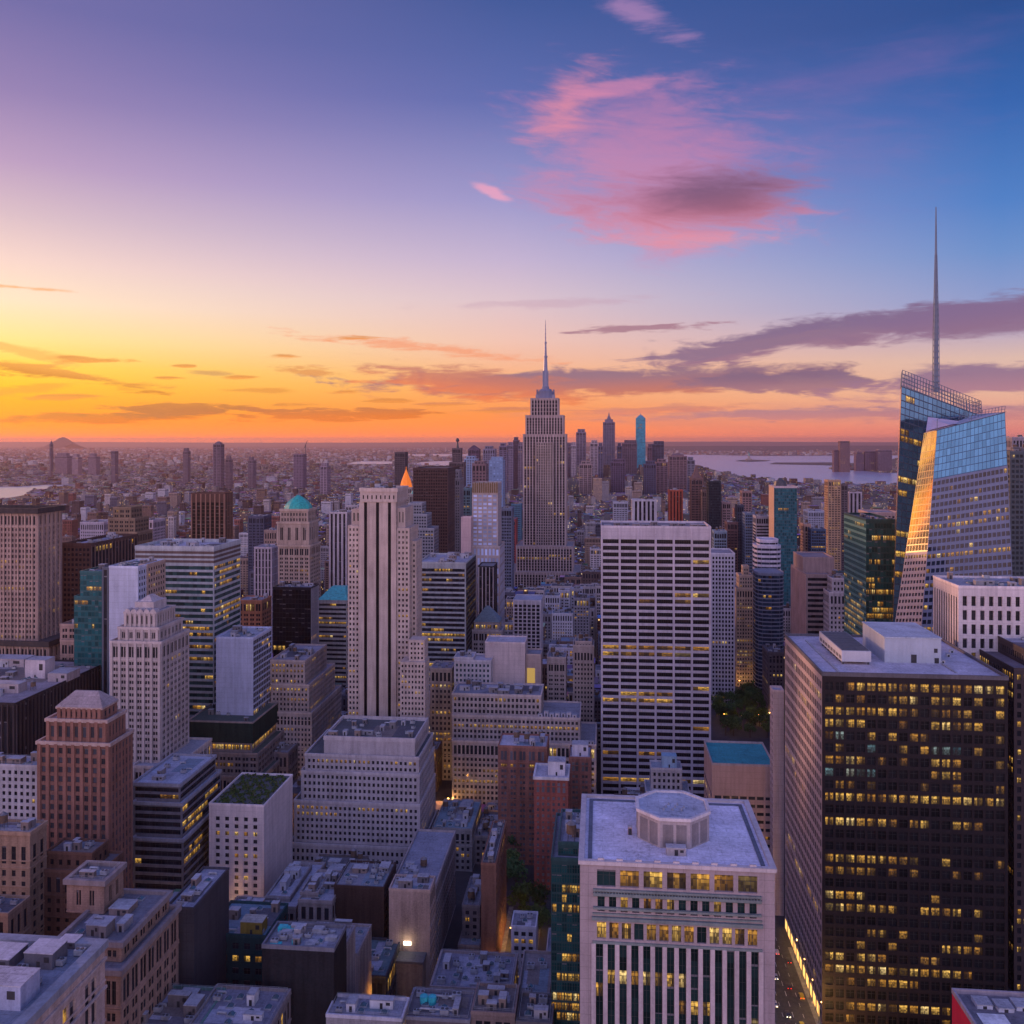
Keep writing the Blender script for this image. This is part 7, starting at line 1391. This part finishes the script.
for k_, (px, dd_) in enumerate(((722, 838), (740, 832), (757, 836), (768, 842), (572, 640), (594, 610), (725, 985), (738, 955), (752, 985), (765, 960), (715, 965), (428, 640), (262, 590), (270, 570), (300, 640), (205, 470), (222, 462), (530, 480))):
    Yl = plane(px, dd_); x_ = gx(px, Yl)
    if any(b[1] < x_ + 2 and b[2] > x_ - 1 and b[3] < Yl + 1 and b[4] > Yl - 1 for b in BOXES): continue
    lamp(x_, Yl, 'small street lamp down between the buildings', 3500 if dd_ > 800 else 9000, group='street lamps down between the buildings')
for (px, py, dd_) in ((144, 884, 462), (152, 888, 462), (160, 884, 466)):
    Yl = plane(px, dd_); tree(gx(px, Yl), Yl, 1.0, ['leftmost of the lamp-lit golden trees below the banded terraced office', 'middle of the lamp-lit golden trees below the banded terraced office', 'rightmost of the lamp-lit golden trees below the banded terraced office'][(px - 144) // 8], 'lamp-lit trees', k); k += 1

# ------------------------------------------------------------------ cars on the glowing street
def make_car(c):
    t = thing('car', 'car', 'car', (0, 0, .06), 'cars on the glowing street')
    m = MB(); prof = [(-2.2, .35), (2.2, .35), (2.25, .8), (1.35, .92), (.7, 1.42), (-1.1, 1.45), (-1.9, .98), (-2.25, .9)]
    for q, w in ((-.88, 0), (.88, 1)):
        f = [(q, y, z) for y, z in prof]; m.face(f if w == 0 else f[::-1])
    for a, b_ in zip(prof, prof[1:] + prof[:1]): m.face(((-.88, a[0], a[1]), (.88, a[0], a[1]), (.88, b_[0], b_[1]), (-.88, b_[0], b_[1]))[::-1])
    m.build('body', plain_mat('car_paint', c, .3, .2, var=.05), t)
    m = MB()
    for s_ in (-1, 1): m.face([(s_ * .89, 1.2, .95), (s_ * .89, .68, 1.36), (s_ * .89, -1.05, 1.38), (s_ * .89, -1.7, 1.0)][::s_])
    m.face(((-.8, 1.29, .98), (.8, 1.29, .98), (.76, .76, 1.4), (-.76, .76, 1.4))[::-1]); m.build('windows', glass_mat((.01, .012, .015)), t)
    for x in (-.82, .82):
        for y in (-1.35, 1.4): w = MB(); w.tube((x - .1, y, .33), (x + .1, y, .33), .33, 10); w.build('wheel', plain_mat('tyre', (.02, .02, .02), .8), t)
        w = MB(); w.box(x * .8 - .2, x * .8 + .2, 2.2, 2.28, .6, .78, 0, True); w.build('headlight', plain_mat('headlight_glow', (.9, .9, .8), .3, 0, (1, .85, .55), 12), t)
        w = MB(); w.box(x * .8 - .2, x * .8 + .2, -2.3, -2.2, .7, .85, 0, True); w.build('tail_light', plain_mat('tail_glow', (.5, .02, .02), .3, 0, (1, .04, .02), 6), t)
    return t
CARS = [make_car(c) for c in ((.6, .45, .04), (.05, .05, .06), (.5, .5, .52))]; CLAB = ['yellow cab on the glowing street', 'dark car on the glowing street', 'pale car on the glowing street']
for k in range(15):
    pr = CARS[k % 3]
    if k < 3: t = pr
    else:
        t = pr.copy(); COL.objects.link(t)
        for ch in pr.children: c = ch.copy(); COL.objects.link(c); c.parent = t
    t.location = ((80.2, 84.6, 89.4, 93.8)[(k * 7) % 4], 372 + k * 7.3, .06); t.rotation_euler = (0, 0, math.pi if (k * 7) % 4 < 2 else 0); t['label'] = CLAB[k % 3]; t['group'] = CLAB[k % 3].split(' on ')[0] + 's on the glowing street'
# ------------------------------------------------------------------ evening haze
m = new_mat('evening_haze'); v = N('ShaderNodeVolumePrincipled'); v.inputs['Color'].default_value = (.60, .41, .44, 1); v.inputs['Density'].default_value = 2.3e-5; v.inputs['Anisotropy'].default_value = .4
o_ = N('ShaderNodeOutputMaterial'); nt.links.new(v.outputs[0], o_.inputs['Volume'])
hz = MB(); hz.box(-65000, 65000, -400, 65000, -1.0, 440.0, 0, True); o = hz.build('haze', m); o['kind'] = 'stuff'
